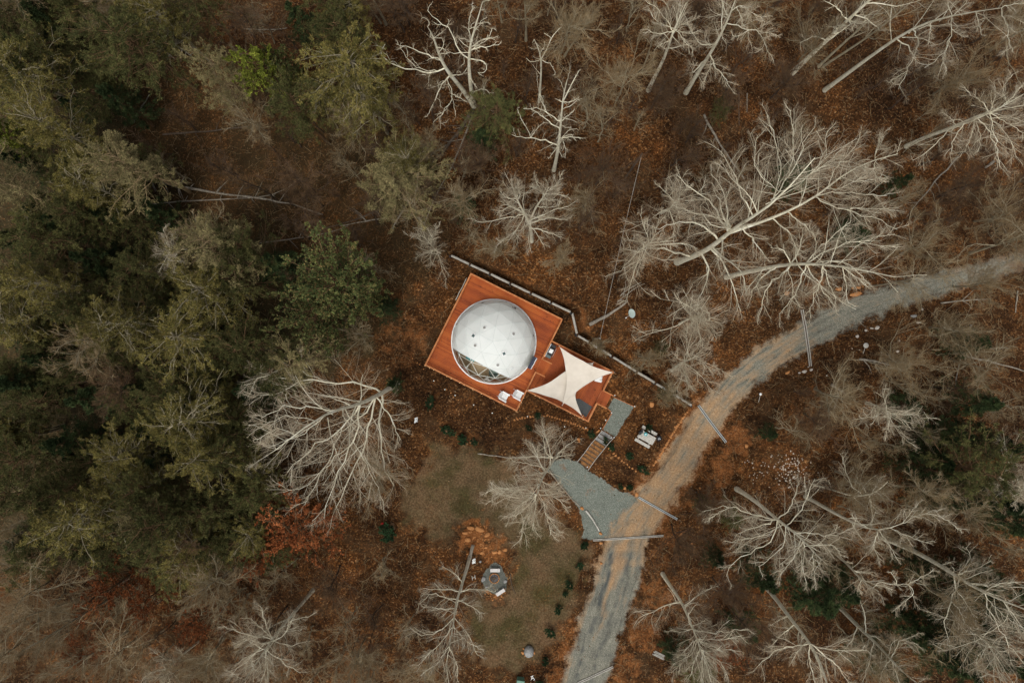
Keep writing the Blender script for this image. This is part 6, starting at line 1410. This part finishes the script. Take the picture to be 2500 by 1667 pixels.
# trees with crowns grown freely: (foot px, top px or None, kind, base radius, reach, label)
FREE = [
 ((1640,905),(1700,870),'pale',.2,.62,12,'grey twiggy tree beside the upper clay road, below the great pale tree'),
 ((1660,790),(1715,770),'pale',.18,.75,12,'grey soft-crowned tree left of the road under the greatest tree'),
 ((1560,610),(1590,590),'pale',.16,.75,11,'grey twiggy tree at the left foot of the greatest tree'),
 ((1615,520),(1660,480),'pale',.16,.6,11,'pale fine-twigged tree left of the greatest tree'),
 ((1505,245),(1530,170),'grey',.14,.5,13,'brownish bare tree in the upper wood, right of the stubby dead tree'),
 ((1590,265),(1625,200),'brown',.12,.6,10,'brown sapling under the dense pale burst tree'),
 ((1455,450),(1480,400),'brown',.14,.7,10,'brown-grey bare tree right of the bushy-topped tree'),
 ((1425,520),(1440,480),'grey',.12,.6,9,'dim grey bare tree lower right of the bushy-topped tree'),
 ((1360,650),(1375,620),'grey',.11,.55,8,'small star-shaped bare tree just above the retaining wall'),
 ((1215,625),(1210,600),'grey',.1,.6,8,'small bare tree above the north corner of the deck'),
 ((1075,618),(1045,590),'pale',.11,.7,7,'pale sapling at the west end of the retaining wall'),
 ((1140,510),(1130,470),'grey',.13,.55,10,'small grey tree with a smoky bluish crown left of the bushy-topped tree'),
 ((1445,835),(1470,845),'grey',.1,.55,6,'bare sapling overhanging the retaining wall beside the wire pole'),
 ((1560,870),(1590,880),'grey',.12,.6,8,'feathery bare sapling on the bank above the wall, right of the dish'),
 ((1655,985),(1640,950),'grey',.1,.6,7,'bare sapling at the lower end of the retaining wall'),
 ((1990,950),(2060,975),'grey',.17,.5,13,'grey bare tree in the brush right of the clay trench'),
 ((2115,985),(2180,1010),'pale',.16,.45,13,'pale leaning tree in the brush on the right'),
 ((2150,875),(2215,900),'grey',.15,.55,12,'grey tree in the brush below the white rocks'),
 ((2270,800),(2340,810),'grey',.15,.5,12,'grey tree with a drooping crown beside the far road'),
 ((2330,700),(2410,690),'grey',.15,.5,11,'dim tree south of the road at the right edge'),
 ((2330,880),(2420,900),'grey',.15,.5,13,'grey tree at the right edge below the road'),
 ((1965,1010),(2000,1040),'brown',.14,.5,11,'brown bare tree left of the pale leaning tree'),
 ((2040,1150),(2120,1190),'grey',.14,.5,11,'grey tree right of the stone chips'),
 ((2420,1180),(2500,1200),'pale',.18,.45,14,'pale tree with radiating limbs at the right edge'),
 ((2300,1230),(2380,1260),'grey',.14,.5,12,'grey bare tree in front of the dark pines at the right'),
 ((2210,1180),(2270,1210),'grey',.13,.5,11,'thin grey tree beside the dark pine clump on the right'),
 ((2260,1420),(2350,1480),'grey',.18,.45,15,'grey tree under the thick crossing trunk at lower right'),
 ((2330,1500),(2440,1590),'pale',.2,.4,17,'pale tree in the bottom right corner'),
 ((1740,1410),(1790,1460),'brown',.12,.6,10,'brown thin tree between the fan crown and the dark pines'),
 ((2100,1560),(2160,1640),'grey',.15,.5,12,'grey tree at the bottom edge between the tall trunks and dark pines'),
 ((1640,1280),(1660,1330),'brown',.11,.7,7,'brown sapling near the small green bush east of the drive'),
 ((2380,540),(2460,520),'grey',.15,.55,12,'grey tree at the right edge above the road'),
 ((2290,480),(2370,450),'brown',.13,.6,11,'brown thin tree in the orange leaves at the right'),
 ((2200,620),(2260,600),'grey',.14,.6,11,'misty grey tree over the far road bend'),
 ((2280,230),(2350,190),'grey',.16,.5,13,'grey tree at the right edge near the top'),
 ((2420,120),(2520,60),'grey',.18,.5,14,'grey tree in the top right corner'),
 ((1800,60),(1850,0),'grey',.14,.5,13,'grey tree at the top edge right of the knobbly-limbed trunk'),
 ((1750,250),(1780,210),'brown',.11,.6,9,'brown sapling in front of the knobbly-limbed trunk'),
 ((1880,240),(1930,190),'brown',.11,.6,9,'brown sapling at the feet of the parallel trunks'),
 ((1950,150),(2000,90),'grey',.13,.5,11,'grey tree between the parallel trunks at the top right'),
 ((1370,130),(1390,60),'grey',.12,.6,12,'brown-grey tree at the top edge, centre right'),
 ((1000,60),(980,0),'brown',.12,.6,11,'brown tree at the top edge left of the dead grey tree'),
 ((880,330),(850,290),'grey',.13,.5,10,'grey bare tree in the gap between the golden pines'),
 ((770,470),(730,440),'brown',.13,.6,10,'brown bare tree in the pine clearing'),
 ((650,320),(600,290),'grey',.12,.5,10,'grey bare tree below the lime-green pine'),
 ((460,640),(400,620),'pale',.15,.45,12,'pale-tipped grey tree in the shadow of the pine wood'),
 ((530,590),(480,570),'grey',.13,.5,12,'small grey tree at the edge of the dark pine shadow'),
 ((280,840),(200,830),'grey',.17,.45,14,'silver-grey bare tree inside the left pine wood'),
 ((330,940),(290,960),'brown',.14,.5,11,'brown-pink bare tree below the silver-grey one'),
 ((900,680),(880,640),'grey',.12,.6,8,'grey bare tree behind the green round-crowned tree'),
 ((910,820),(870,815),'grey',.11,.6,7,'low grey sapling left of the deck in the shade'),
 ((940,1130),(920,1180),'grey',.16,.5,11,'grey-brown soft tree at the left end of the lawn'),
 ((830,1380),(800,1440),'brown',.12,.6,9,'brown bare tree in the leaf floor left of the pinkish tree'),
 ((890,1560),(870,1620),'grey',.13,.55,10,'grey bare tree at the bottom edge left of the pinkish tree'),
 ((1050,1600),(1040,1660),'grey',.13,.55,10,'grey tree at the bottom edge under the pinkish tree'),
 ((700,1480),(660,1540),'brown',.12,.6,10,'brown bare tree right of the crossing-limbed pale tree'),
 ((500,1290),(440,1330),'brown',.13,.5,11,'brown tree under the pines at the lower left'),
 ((330,1560),(260,1620),'grey',.15,.5,12,'grey tree at the bottom edge in the left corner'),
 ((120,1420),(50,1460),'grey',.15,.5,12,'grey tree at the far left edge near the bottom'),
 ((60,1560),(-20,1620),'grey',.15,.5,12,'grey tree filling the bottom left corner'),
 ((540,1560),(500,1640),'grey',.14,.55,11,'grey tree at the bottom between the two pale ones'),
 ((1180,430),(1170,390),'brown',.11,.6,8,'brown sapling left of the stubby dead tree'),
 ((1060,390),(1040,350),'grey',.11,.6,8,'thin grey sapling beside the long fallen trunk'),
 ((1780,1480),(1830,1540),'brown',.12,.6,10,'brown thin tree between the two tall trunks at the bottom'),
 ((1700,1200),(1720,1240),'brown',.10,.6,7,'brown sapling at the roadside below the clay bank'),
 ((330,60),(280,0),'grey',.13,.5,12,'grey bare tree at the top edge in the left wood'),
 ((100,60),(40,0),'grey',.14,.5,12,'grey bare tree in the top left corner'),
 ((620,90),(590,30),'brown',.12,.55,11,'brown bare tree at the top edge right of the gold-edged pine'),
]
for i, (f, t, kd, rb_, rc, ht, lb_) in enumerate(FREE):
    m_ = ((f[0]*2+t[0])/3+RRK.uniform(-6, 6), (f[1]*2+t[1])/3+RRK.uniform(-6, 6))
    bare_tree(lb_, [[f, m_, t]], [], kind=kd, rb=rb_, K=(8,6,4), seed=100+i, auto=11, reach=rc, ztop=float(ht), upb=.18, rmin=.010)
# ------------------------------------------------------------------ evergreens: trunk, whorled limbs, sprays of needles
def evergreen_mesh(seed, Ht, Rc, fol, barkm='twig_brown', nl=46, leaf=(.23,.017), per=12, kind='pine'):
    rng = np.random.default_rng(seed)
    n = 10; t = np.linspace(0, 1, n); P = np.stack([np.cumsum(rng.normal(0, .12, n)), np.cumsum(rng.normal(0, .12, n)), Ht*t], 1); P[0, :2] = 0
    R = (1-t)*.17+.03
    # limbs
    z = rng.uniform(.38 if kind == 'pine' else .12, .99, nl)**.85; z.sort(); az = np.arange(nl)*2.4+rng.normal(0, .4, nl)
    prof = {'pine': lambda s: (1-((s-.45)/.62)**2).clip(.10, 1)**.6, 'cone': lambda s: (1.03-s)**.8, 'round': lambda s: np.sqrt(np.clip(1-((s-.5)/.52)**2, .02, 1))}[kind]
    Ln = Rc*prof(z)*rng.uniform(.55, 1.2, nl)*(1+.28*np.sin(az*1+seed)); m = 6; s = np.linspace(0, 1, m)
    base = np.stack([np.interp(z, t, P[:, i]) for i in range(3)], 1)
    d = np.stack([np.cos(az), np.sin(az)], 1); el = {'pine': .25, 'cone': .10, 'round': .5}[kind]+.5*z*(kind != 'cone')
    LP = base[:, None, :]+np.concatenate([d[:, None, :]*(Ln[:, None]*s)[:, :, None], (Ln[:, None]*(s*el[:, None] if hasattr(el, 'shape') else s*el)-.18*Ln[:, None]*s**2)[:, :, None]], 2)
    LP[:, 1:] += rng.normal(0, .06, LP[:, 1:].shape)*Ln[:, None, None]*.4
    LR = np.linspace(1, .25, m)[None]*(.018+.012*Ln[:, None])
    SP, SR = kids(LP, LR, 8, .22, 1.0, .42, 42, .12, 4, rng, wob=.14)
    TP, TR = kids(SP, SR, 5, .2, 1.0, .5, 40, .15, 3, rng, wob=.14)
    V, F = join_tubes([tubes(P[None], R[None], 7), tubes(LP, LR, 4), tubes(SP, np.maximum(SR, .011), 3)]); tm = new_mesh('evergreen_wood', V, quads=F); tm.materials.append(M[barkm])
    # sprays along the twigs
    A = TP.reshape(-1, 3, 3); k = len(A); tt = rng.uniform(.1, 1.05, (k, per)); pos = A[:, None, 0]+(A[:, None, 2]-A[:, None, 0])*tt[..., None]; pos = pos.reshape(-1, 3)
    T = norm(np.repeat(A[:, 2]-A[:, 0], per, 0)); d_ = norm(T*rng.uniform(.1, 1, (len(T), 1))+rng.normal(0, .6, T.shape)+[0, 0, .15])
    x = norm(np.cross(d_, rng.normal(size=d_.shape)*.5+[0, 0, 1])); l_ = leaf[0]*rng.uniform(.5, 1.3, len(d_))[:, None]; w_ = leaf[1]*rng.uniform(.6, 1.4, len(d_))[:, None]
    Q = np.stack([pos-x*w_*.4, pos+d_*l_*.55-x*w_, pos+d_*l_, pos+d_*l_*.5+x*w_], 1).reshape(-1, 3)
    nm = 'evergreen_foliage'; cm = new_mesh(nm, Q, quads=np.arange(len(Q)).reshape(-1, 4)); cm.materials.append(M[fol])
    return tm, cm
EV = {}
def ev(key, n, *a, **k): EV[key] = [evergreen_mesh(hash(key) % 1 + 500+len(EV)*20+i, *a, **k) for i in range(n)]
ev('olive', 4, 13, 3.3, 'fol_olive'); ev('gold', 4, 13, 3.2, 'fol_gold', barkm='bark_grey'); ev('tan', 3, 13, 3.0, 'fol_tan', per=9, barkm='twig_grey')
ev('dark', 3, 11, 3.2, 'fol_dark', kind='cone', nl=60, per=12); ev('lime', 2, 11, 2.0, 'fol_lime', kind='round', leaf=(.13,.055))
ev('puff', 1, 10, 2.8, 'fol_tan', kind='round', nl=70, barkm='twig_grey'); ev('green', 2, 11, 3.2, 'fol_green', kind='round', leaf=(.14,.055), nl=64); ev('rust', 2, 8, 2.6, 'fol_rust', kind='round', leaf=(.11,.05), per=6)
SHR = [evergreen_mesh(900+i, .75, .36, 'fol_shrub', kind='round', nl=26, leaf=(.06,.028), per=4) for i in range(3)]
# crown centre px (O view), crown radius px, kind, height, label
EVG = [
 (330,110,92,'olive',14,'large olive pine with gold-tipped edge near the top left'),(395,60,60,'gold',13,'golden-edged pine at the top edge in the left wood'),(470,25,60,'olive',12,'olive pine cut by the top edge left of the bent dead stem'),
 (80,195,72,'gold',14,'golden-olive pine in the upper left corner wood'),(140,165,62,'olive',13,'darker olive pine right behind the golden-olive corner one'),(165,300,72,'gold',14,'tufted golden pine below the corner pair'),(545,190,56,'tan',13,'pale tan-needled pine at the right of the fallen broken trunk'),
 (632,160,44,'lime',12,'bright yellow-green bushy tree in the upper pine wood'),(680,180,40,'green',10,'darker green tree tucked against the bright yellow-green one'),(820,170,90,'gold',14,'large golden pine at the right end of the upper pine wood'),(790,110,58,'olive',13,'olive pine above the large golden one'),(850,240,60,'gold',12,'golden pine at the lower right of the large golden one'),
 (700,270,62,'olive',12,'olive pine below the bright yellow-green tree'),(745,230,50,'gold',11,'small golden pine between the olive and the large golden one'),(315,385,74,'tan',14,'pale feathery pine at the left of the dead fallen pine'),(250,440,62,'gold',13,'golden feathery pine left below the pale feathery one'),(215,500,50,'olive',11,'olive pine under the two feathery pines'),
 (30,430,66,'tan',14,'pale tan pine at the left edge'),(15,310,36,'lime',12,'small bright green tree at the left edge'),(60,370,40,'dark',9,'dark green shade tree beside the small bright green one'),(905,405,78,'puff',9,'round tan-gold pine standing alone at the end of the fallen trunks'),(940,380,44,'gold',11,'smaller golden pine grown into the lone round one'),
 (535,560,74,'tan',14,'pale feathery pine above the pine shadow left of the dome'),(600,590,54,'olive',12,'olive pine right of the pale feathery one above the shadow'),(130,655,60,'gold',14,'golden pine in the left middle wood'),(115,640,36,'tan',13,'pale tip pine inside the golden one in the left middle'),(295,745,76,'gold',14,'wide golden-brown pine in the middle of the left wood'),
 (480,670,74,'gold',14,'star-shaped golden pine left of the green round tree'),(560,650,56,'olive',12,'olive pine between the star-shaped pine and the green tree'),(440,775,70,'gold',13,'golden pine below the star-shaped one'),(640,850,60,'olive',11,'dull olive pine above the big pale tree'),(700,830,56,'tan',11,'tan pine touching the limbs of the big pale tree'),(580,800,64,'olive',12,'olive pine left of the dull olive one'),
 (800,680,84,'green',13,'round bright green tree left of the dome clearing'),(745,740,66,'green',12,'lower green crown joined to the round green tree'),(730,650,58,'dark',9,'dark green understory tree behind the round green tree'),(650,620,70,'dark',9,'dark evergreen in the shade right of the feathery pine'),(50,745,62,'gold',13,'golden pine at the left edge in the middle'),(20,690,50,'olive',12,'olive pine at the left edge above the golden one'),
 (440,970,80,'gold',14,'tall golden pine left of the big pale tree'),(470,1060,62,'gold',13,'golden pine directly below the tall golden one'),(420,900,56,'olive',12,'olive pine on top of the tall golden one'),(530,1050,56,'olive',11,'olive pine between golden pines and the big pale tree'),(290,1040,58,'gold',12,'golden pine in the dark lower left wood'),(350,1110,54,'olive',12,'olive pine right of the golden one in the dark lower wood'),
 (200,1180,84,'gold',14,'broad golden-olive pine in the lower left wood'),(145,1110,58,'olive',13,'olive pine above the broad golden-olive one'),(380,1185,74,'olive',13,'greyish olive pine at the lower end of the pine wood'),(330,1160,40,'tan',13,'pale tip pine between broad and greyish pines'),(60,1050,70,'olive',13,'olive pine at the left edge in the dark part'),(30,1130,50,'olive',12,'small olive pine at the left edge below the dark part'),
 (250,1250,56,'olive',11,'olive pine above the left rusty tree'),(450,1240,50,'gold',11,'small golden pine at the lower rim of the pine wood'),(110,820,56,'dark',11,'dark pine below the golden pine at the left edge'),(60,900,70,'dark',11,'dark pine in the black shade at the left edge'),(220,900,66,'dark',10,'dark pine in the black shade in the left wood'),(330,880,60,'dark',10,'dark pine right of the black shade'),
 (180,520,56,'dark',10,'dark evergreen between the feathery and golden pines'),(110,560,66,'olive',12,'olive pine below the tan pine at the left edge'),(240,590,64,'dark',10,'dark evergreen above the wide golden-brown pine'),(340,620,60,'olive',11,'olive pine right of the dark evergreen in the middle left'),(30,560,56,'dark',11,'dark evergreen at the left edge in the middle'),(170,1010,60,'dark',10,'dark evergreen in the lower left wood above the olive pine'),
 (360,500,50,'dark',8,'dark low evergreen under the fallen dead pine'),(380,700,56,'olive',11,'olive pine right of the wide golden-brown one'),(210,700,50,'olive',12,'olive pine left of the wide golden-brown one'),(560,900,60,'dark',9,'dark evergreen behind the upper limbs of the big pale tree'),(590,1130,56,'olive',9,'olive understory pine below the big pale tree'),(500,1160,54,'olive',10,'olive pine right of the greyish one at the lower end'),
 (1140,270,62,'olive',7,'olive understory pine behind the dead grey tree'),(1120,330,44,'dark',6,'dark green bush below the olive understory pine'),(1065,470,36,'dark',6,'small dark bluish evergreen above the dome clearing'),(895,700,36,'dark',6,'small dark evergreen right of the round green tree'),(905,875,26,'dark',5,'small dark evergreen at the foot of the big pale tree'),
 (90,40,70,'dark',12,'dark evergreen in the top left corner'),(240,30,56,'olive',12,'olive pine at the top edge left of the gold-edged one'),(20,110,56,'dark',11,'dark evergreen at the left edge near the top'),
 (2225,1075,84,'olive',12,'green pine in the dark clump at the right edge'),(2320,1210,60,'dark',11,'dark pine at the right edge below the clump'),(2150,1040,54,'dark',8,'dark understory evergreen at the left of the right clump'),(2325,1350,56,'dark',11,'dark pine at the right edge above the bottom corner'),(2290,1130,66,'dark',12,'dark pine behind the green one at the right edge'),(2200,1150,60,'dark',11,'dark pine left of the green one in the right clump'),(2300,1010,60,'dark',10,'dark pine at the right edge above the green one'),(2190,1000,50,'dark',9,'dark understory pine above the right clump'),
 (2270,1395,66,'dark',11,'dark pine above the wide one in the corner wood'),(2060,1540,60,'dark',8,'dark evergreen at the bottom edge right of the tall trunks'),(2250,940,60,'dark',8,'dark evergreen high in the right edge clump'),(2150,1090,56,'dark',9,'dark evergreen left of the right edge clump'),(2120,1300,44,'dark',7,'dark evergreen under the crossing trunk'),(1700,1450,50,'dark',6,'dark evergreen right of the fan crown'),
 (2210,1500,90,'dark',12,'wide dark pine in the bottom right corner wood'),(2310,1530,80,'dark',13,'dark pine cut by the bottom right corner'),(2130,1450,60,'dark',9,'dark pine left of the wide one in the corner wood'),(2330,1440,60,'dark',10,'dark pine at the right edge above the corner'),
 (2058,425,30,'dark',6,'round dark green bush in the wood right of the greatest tree'),(1830,390,50,'dark',6,'dark green bush half hidden by the limbs of the greatest tree'),(1960,530,46,'dark',5,'dark green bush under the right limbs of the greatest tree'),(1650,265,24,'olive',5,'small olive bush beside the brown fallen trunk'),
 (1880,1400,70,'dark',8,'dark evergreen between the two tall trunks at the bottom right'),(1760,1350,56,'dark',8,'dark evergreen under the large pale tree crown'),(1960,1360,56,'dark',8,'dark evergreen right of the tall trunks'),(1660,1290,30,'dark',5,'dark green bush right of the fan-crowned tree base'),(1620,1155,18,'green',3,'little green bush on the clay bank east of the road'),
 (1760,1000,26,'dark',4,'dark bush beside the clay trench'),(2090,930,46,'dark',6,'dark bush in the brush right of the trench'),(2230,800,50,'dark',7,'dark evergreen under the drooping grey tree'),(1510,800,20,'olive',4,'low green bush beneath the grey twigs by the dish'),(1690,1190,30,'olive',4,'olive bush left of the large pale roadside tree'),(1540,900,24,'dark',3,'low green bush on the clay bank above the retaining wall end'),
 (1550,1500,36,'dark',4,'dark bush beside the wood stack'),(1610,1540,36,'olive',4,'olive bush at the bottom edge under the fan crown'),
 (665,1250,76,'rust',9,'rusty-leaved tree left of the lawn'),(615,1275,48,'rust',8,'smaller rusty-leaved tree joined to the one by the lawn'),(305,1330,58,'rust',8,'rusty-leaved tree at the left with dark trunks in front'),(350,1375,36,'rust',7,'small rusty bush below the left rusty-leaved tree'),(180,1490,44,'rust',6,'rusty bush in the bottom left wood'),(460,1420,44,'rust',6,'rusty bush beneath grey twigs at the lower left'),(1660,1520,40,'rust',5,'rusty bush at the bottom edge right of the fan crown'),
]
RE = random.Random(31); NEV = {}
REFR = dict(olive=3.3, gold=3.2, tan=3.0, dark=3.2, lime=2.0, green=3.2, rust=2.6, puff=2.8); REFH = dict(puff=10, olive=13, gold=13, tan=13, dark=11, lime=11, green=11, rust=8)
def plant_tree(x, y, r, kd, ht, lb, reg='O', group=None, nm=None):
    u, v = q1(reg, x, y); zc = ht*.72; X_, Y_, _ = up(u, v, zc); z0 = h1(X_, Y_)
    i = NEV[kd] = NEV.get(kd, -1)+1; tm, cm = EV[kd][i % len(EV[kd])]
    nm = nm or {'olive':'pine_tree','gold':'pine_tree','tan':'pine_tree','puff':'pine_tree','dark':'evergreen_tree','lime':'bushy_tree','green':'leafy_tree','rust':'rusty_tree'}[kd]
    r0 = empty(nm, (X_, Y_, z0), lb, 'tree' if ht > 6.5 else 'bush', group, rz=RE.uniform(0, 6.28))
    s_ = r/.9408*S*(H-zc)/H/REFR[kd]*1.12; sz = (ht-z0*.5)/REFH[kd]; r0.scale = (s_, s_, sz)
    link('trunk', tm, None, r0); link('crown', cm, None, r0)
    return r0
for a in EVG: plant_tree(*a)
RU = random.Random(5); c_ = 0
while c_ < 115:
    x = RU.uniform(10, 860); y = RU.uniform(20, 1290)
    if poly_sd(np.array([x]), np.array([y]), [(290,130),(560,60),(900,60),(1000,560),(860,1320),(600,1000),(560,520),(380,470),(300,330)])[0] > -10: continue
    kd = RU.choice(['dark', 'olive', 'olive', 'olive', 'gold']); plant_tree(x, y, RU.uniform(36, 62), kd, RU.uniform(6.6, 10), 'lower evergreen filling the gaps beneath the left pine wood', group='understory evergreens of the left wood', nm='young_evergreen'); c_ += 1
# shrubs along the drive and in the beds
SL = [('BM',1665,618,24,'uppermost dark green shrub in the row along the lower drive'),('BM',1612,750,24,'second dark green shrub from the top in the row along the drive'),('BM',1550,878,23,'third dark green shrub from the top in the row along the drive'),('BM',1527,950,17,'small fourth shrub close below the third along the drive'),
 ('BM',1477,1040,24,'fifth dark green shrub in the row along the lower drive'),('BM',1423,1195,26,'sixth dark green shrub in the row along the lower drive'),('BM',1400,1380,22,'dark green shrub right of the rounded grey boulder'),('BM',1345,1540,26,'dark green shrub at the bottom edge right of the folding stand'),
 ('Z3',1240,370,34,'dark green shrub at the lower end of the roadside rock border'),('Z3',1105,262,34,'dim green shrub above the short rock border'),('Z3',950,150,30,'dark green shrub at the right side of the garden steps, lower one'),('Z3',900,105,26,'dark green shrub at the top right of the garden steps'),('Z3',1130,560,28,'dark shrub at the upper edge of the driveway'),('Z3',1035,525,24,'low dark shrub left of the pale orange driveway rock'),
 ('D',290,1412,34,'dark shrub in the slope below the upper deck, left one'),('D',420,1455,34,'green shrub in the slope below the upper deck, middle one'),('D',495,1492,24,'small green shrub right of the middle slope shrub'),('D',165,1205,32,'dim dark shrub close below the west corner of the upper deck'),('D',970,1312,24,'green shrub in the rock border arc below the lower deck'),('D',1390,1430,26,'green shrub left of the top of the garden steps'),('D',915,1392,18,'small dark shrub in the slope below the border arc'),
 ('BM',345,480,50,'low dark green shrub beside the red ball')]
for i, (reg, x, y, r, lb_) in enumerate(SL):
    p = gp(*q1(reg, x, y)); tm, cm = SHR[i % 3]; r0 = empty('shrub', p, lb_, 'shrub', 'planted shrubs', rz=RE.uniform(0, 6)); s_ = r/REG[reg][2]*S*.97/.36; r0.scale = (s_, s_, min(s_, 1.6))
    link('stem', tm, None, r0); link('crown', cm, None, r0)
for (x, y, lb_) in [(1470,1088,'dark bushy juniper sticking up through the north side of the picnic table')]:
    p = gp(*q1('Z2', x, y)); tm, cm = SHR[1]; r0 = empty('juniper', p, lb_, 'shrub', rz=1); r0.scale = (.85, .85, 1.5); link('stem', tm, None, r0); link('crown', cm, None, r0)

# understory saplings: copies of a few bare ones, grouped by the part of the wood they stand in
def sapling_proto(seed, ht, kind):
    rng = np.random.default_rng(seed); n = 12; t = np.linspace(0, 1, n); P = np.stack([np.cumsum(rng.normal(0, .07, n)), np.cumsum(rng.normal(0, .07, n)), ht*t], 1); P[0] = 0
    R = np.linspace(.055, .012, n); a, b = kids(P[None], R[None], 12, .2, .98, .5, 48, .15, 9, rng, rf=.5, wob=.15)
    mats = {'brown': (M['bark_dark'], M['twig_brown']), 'grey': (M['bark_grey'], M['twig_grey'])}[kind]
    return tree_from('sapling', np.zeros(3), [(P, R)], None, [(a[i], b[i]) for i in range(len(a))], mats, rng, 5, 5, 2, rmin=.007, upb=.15)
SAP = {k: [sapling_proto(700+i*3+(k == 'grey')*50, 4.2+.6*i, k) for i in range(5)] for k in ('brown', 'grey')}
ZONES = [((560,700,1050,60),46,'brown','brown understory sapling in the pine clearing of the upper left wood','saplings in the pine clearing'),
 ((1050,30,1680,600),64,'brown','brown understory sapling in the wood north of the dome','saplings north of the dome'),
 ((1680,30,2480,560),60,'brown','brown understory sapling in the upper right wood','saplings in the upper right wood'),
 ((1880,850,2490,1640),58,'grey','grey understory sapling in the lower right wood','saplings in the lower right wood'),
 ((20,1350,1060,1660),56,'grey','grey understory sapling in the bottom left wood','saplings in the bottom left wood'),
 ((20,20,560,1330),30,'brown','brown understory sapling among the left pines','saplings among the left pines')]
RS = random.Random(77)
for (u0, v0, u1, v1), n_, kd, lb_, grp in ZONES:
    c_ = 0; tries = 0
    while c_ < n_ and tries < 900:
        tries += 1; u = RS.uniform(min(u0, u1), max(u0, u1)); v = RS.uniform(min(v0, v1), max(v0, v1))
        UA = np.array([u]); VA = np.array([v]); dr = seg_dist(UA, VA, RC)[0][0]
        if dr < 62 or poly_sd(UA, VA, LAWN)[0] > -25 or poly_sd(UA, VA, [(940,620),(1120,590),(1420,700),(1720,960),(1700,1120),(1400,1500),(1250,1640),(1000,1300),(900,900)])[0] > 0: continue
        p = gp(u, v); tm, cm = RS.choice(SAP[kd if RS.random() < .8 else ('grey' if kd == 'brown' else 'brown')]); s_ = RS.uniform(.6, 1.35)
        r0 = empty('sapling', p, lb_, 'sapling', grp, rz=RS.uniform(0, 6.28)); r0.scale = (s_, s_, s_*RS.uniform(.8, 1.2)); r0.rotation_euler[0] = RS.uniform(-.12, .12)
        link('trunk', tm, None, r0); link('crown', cm, None, r0); c_ += 1
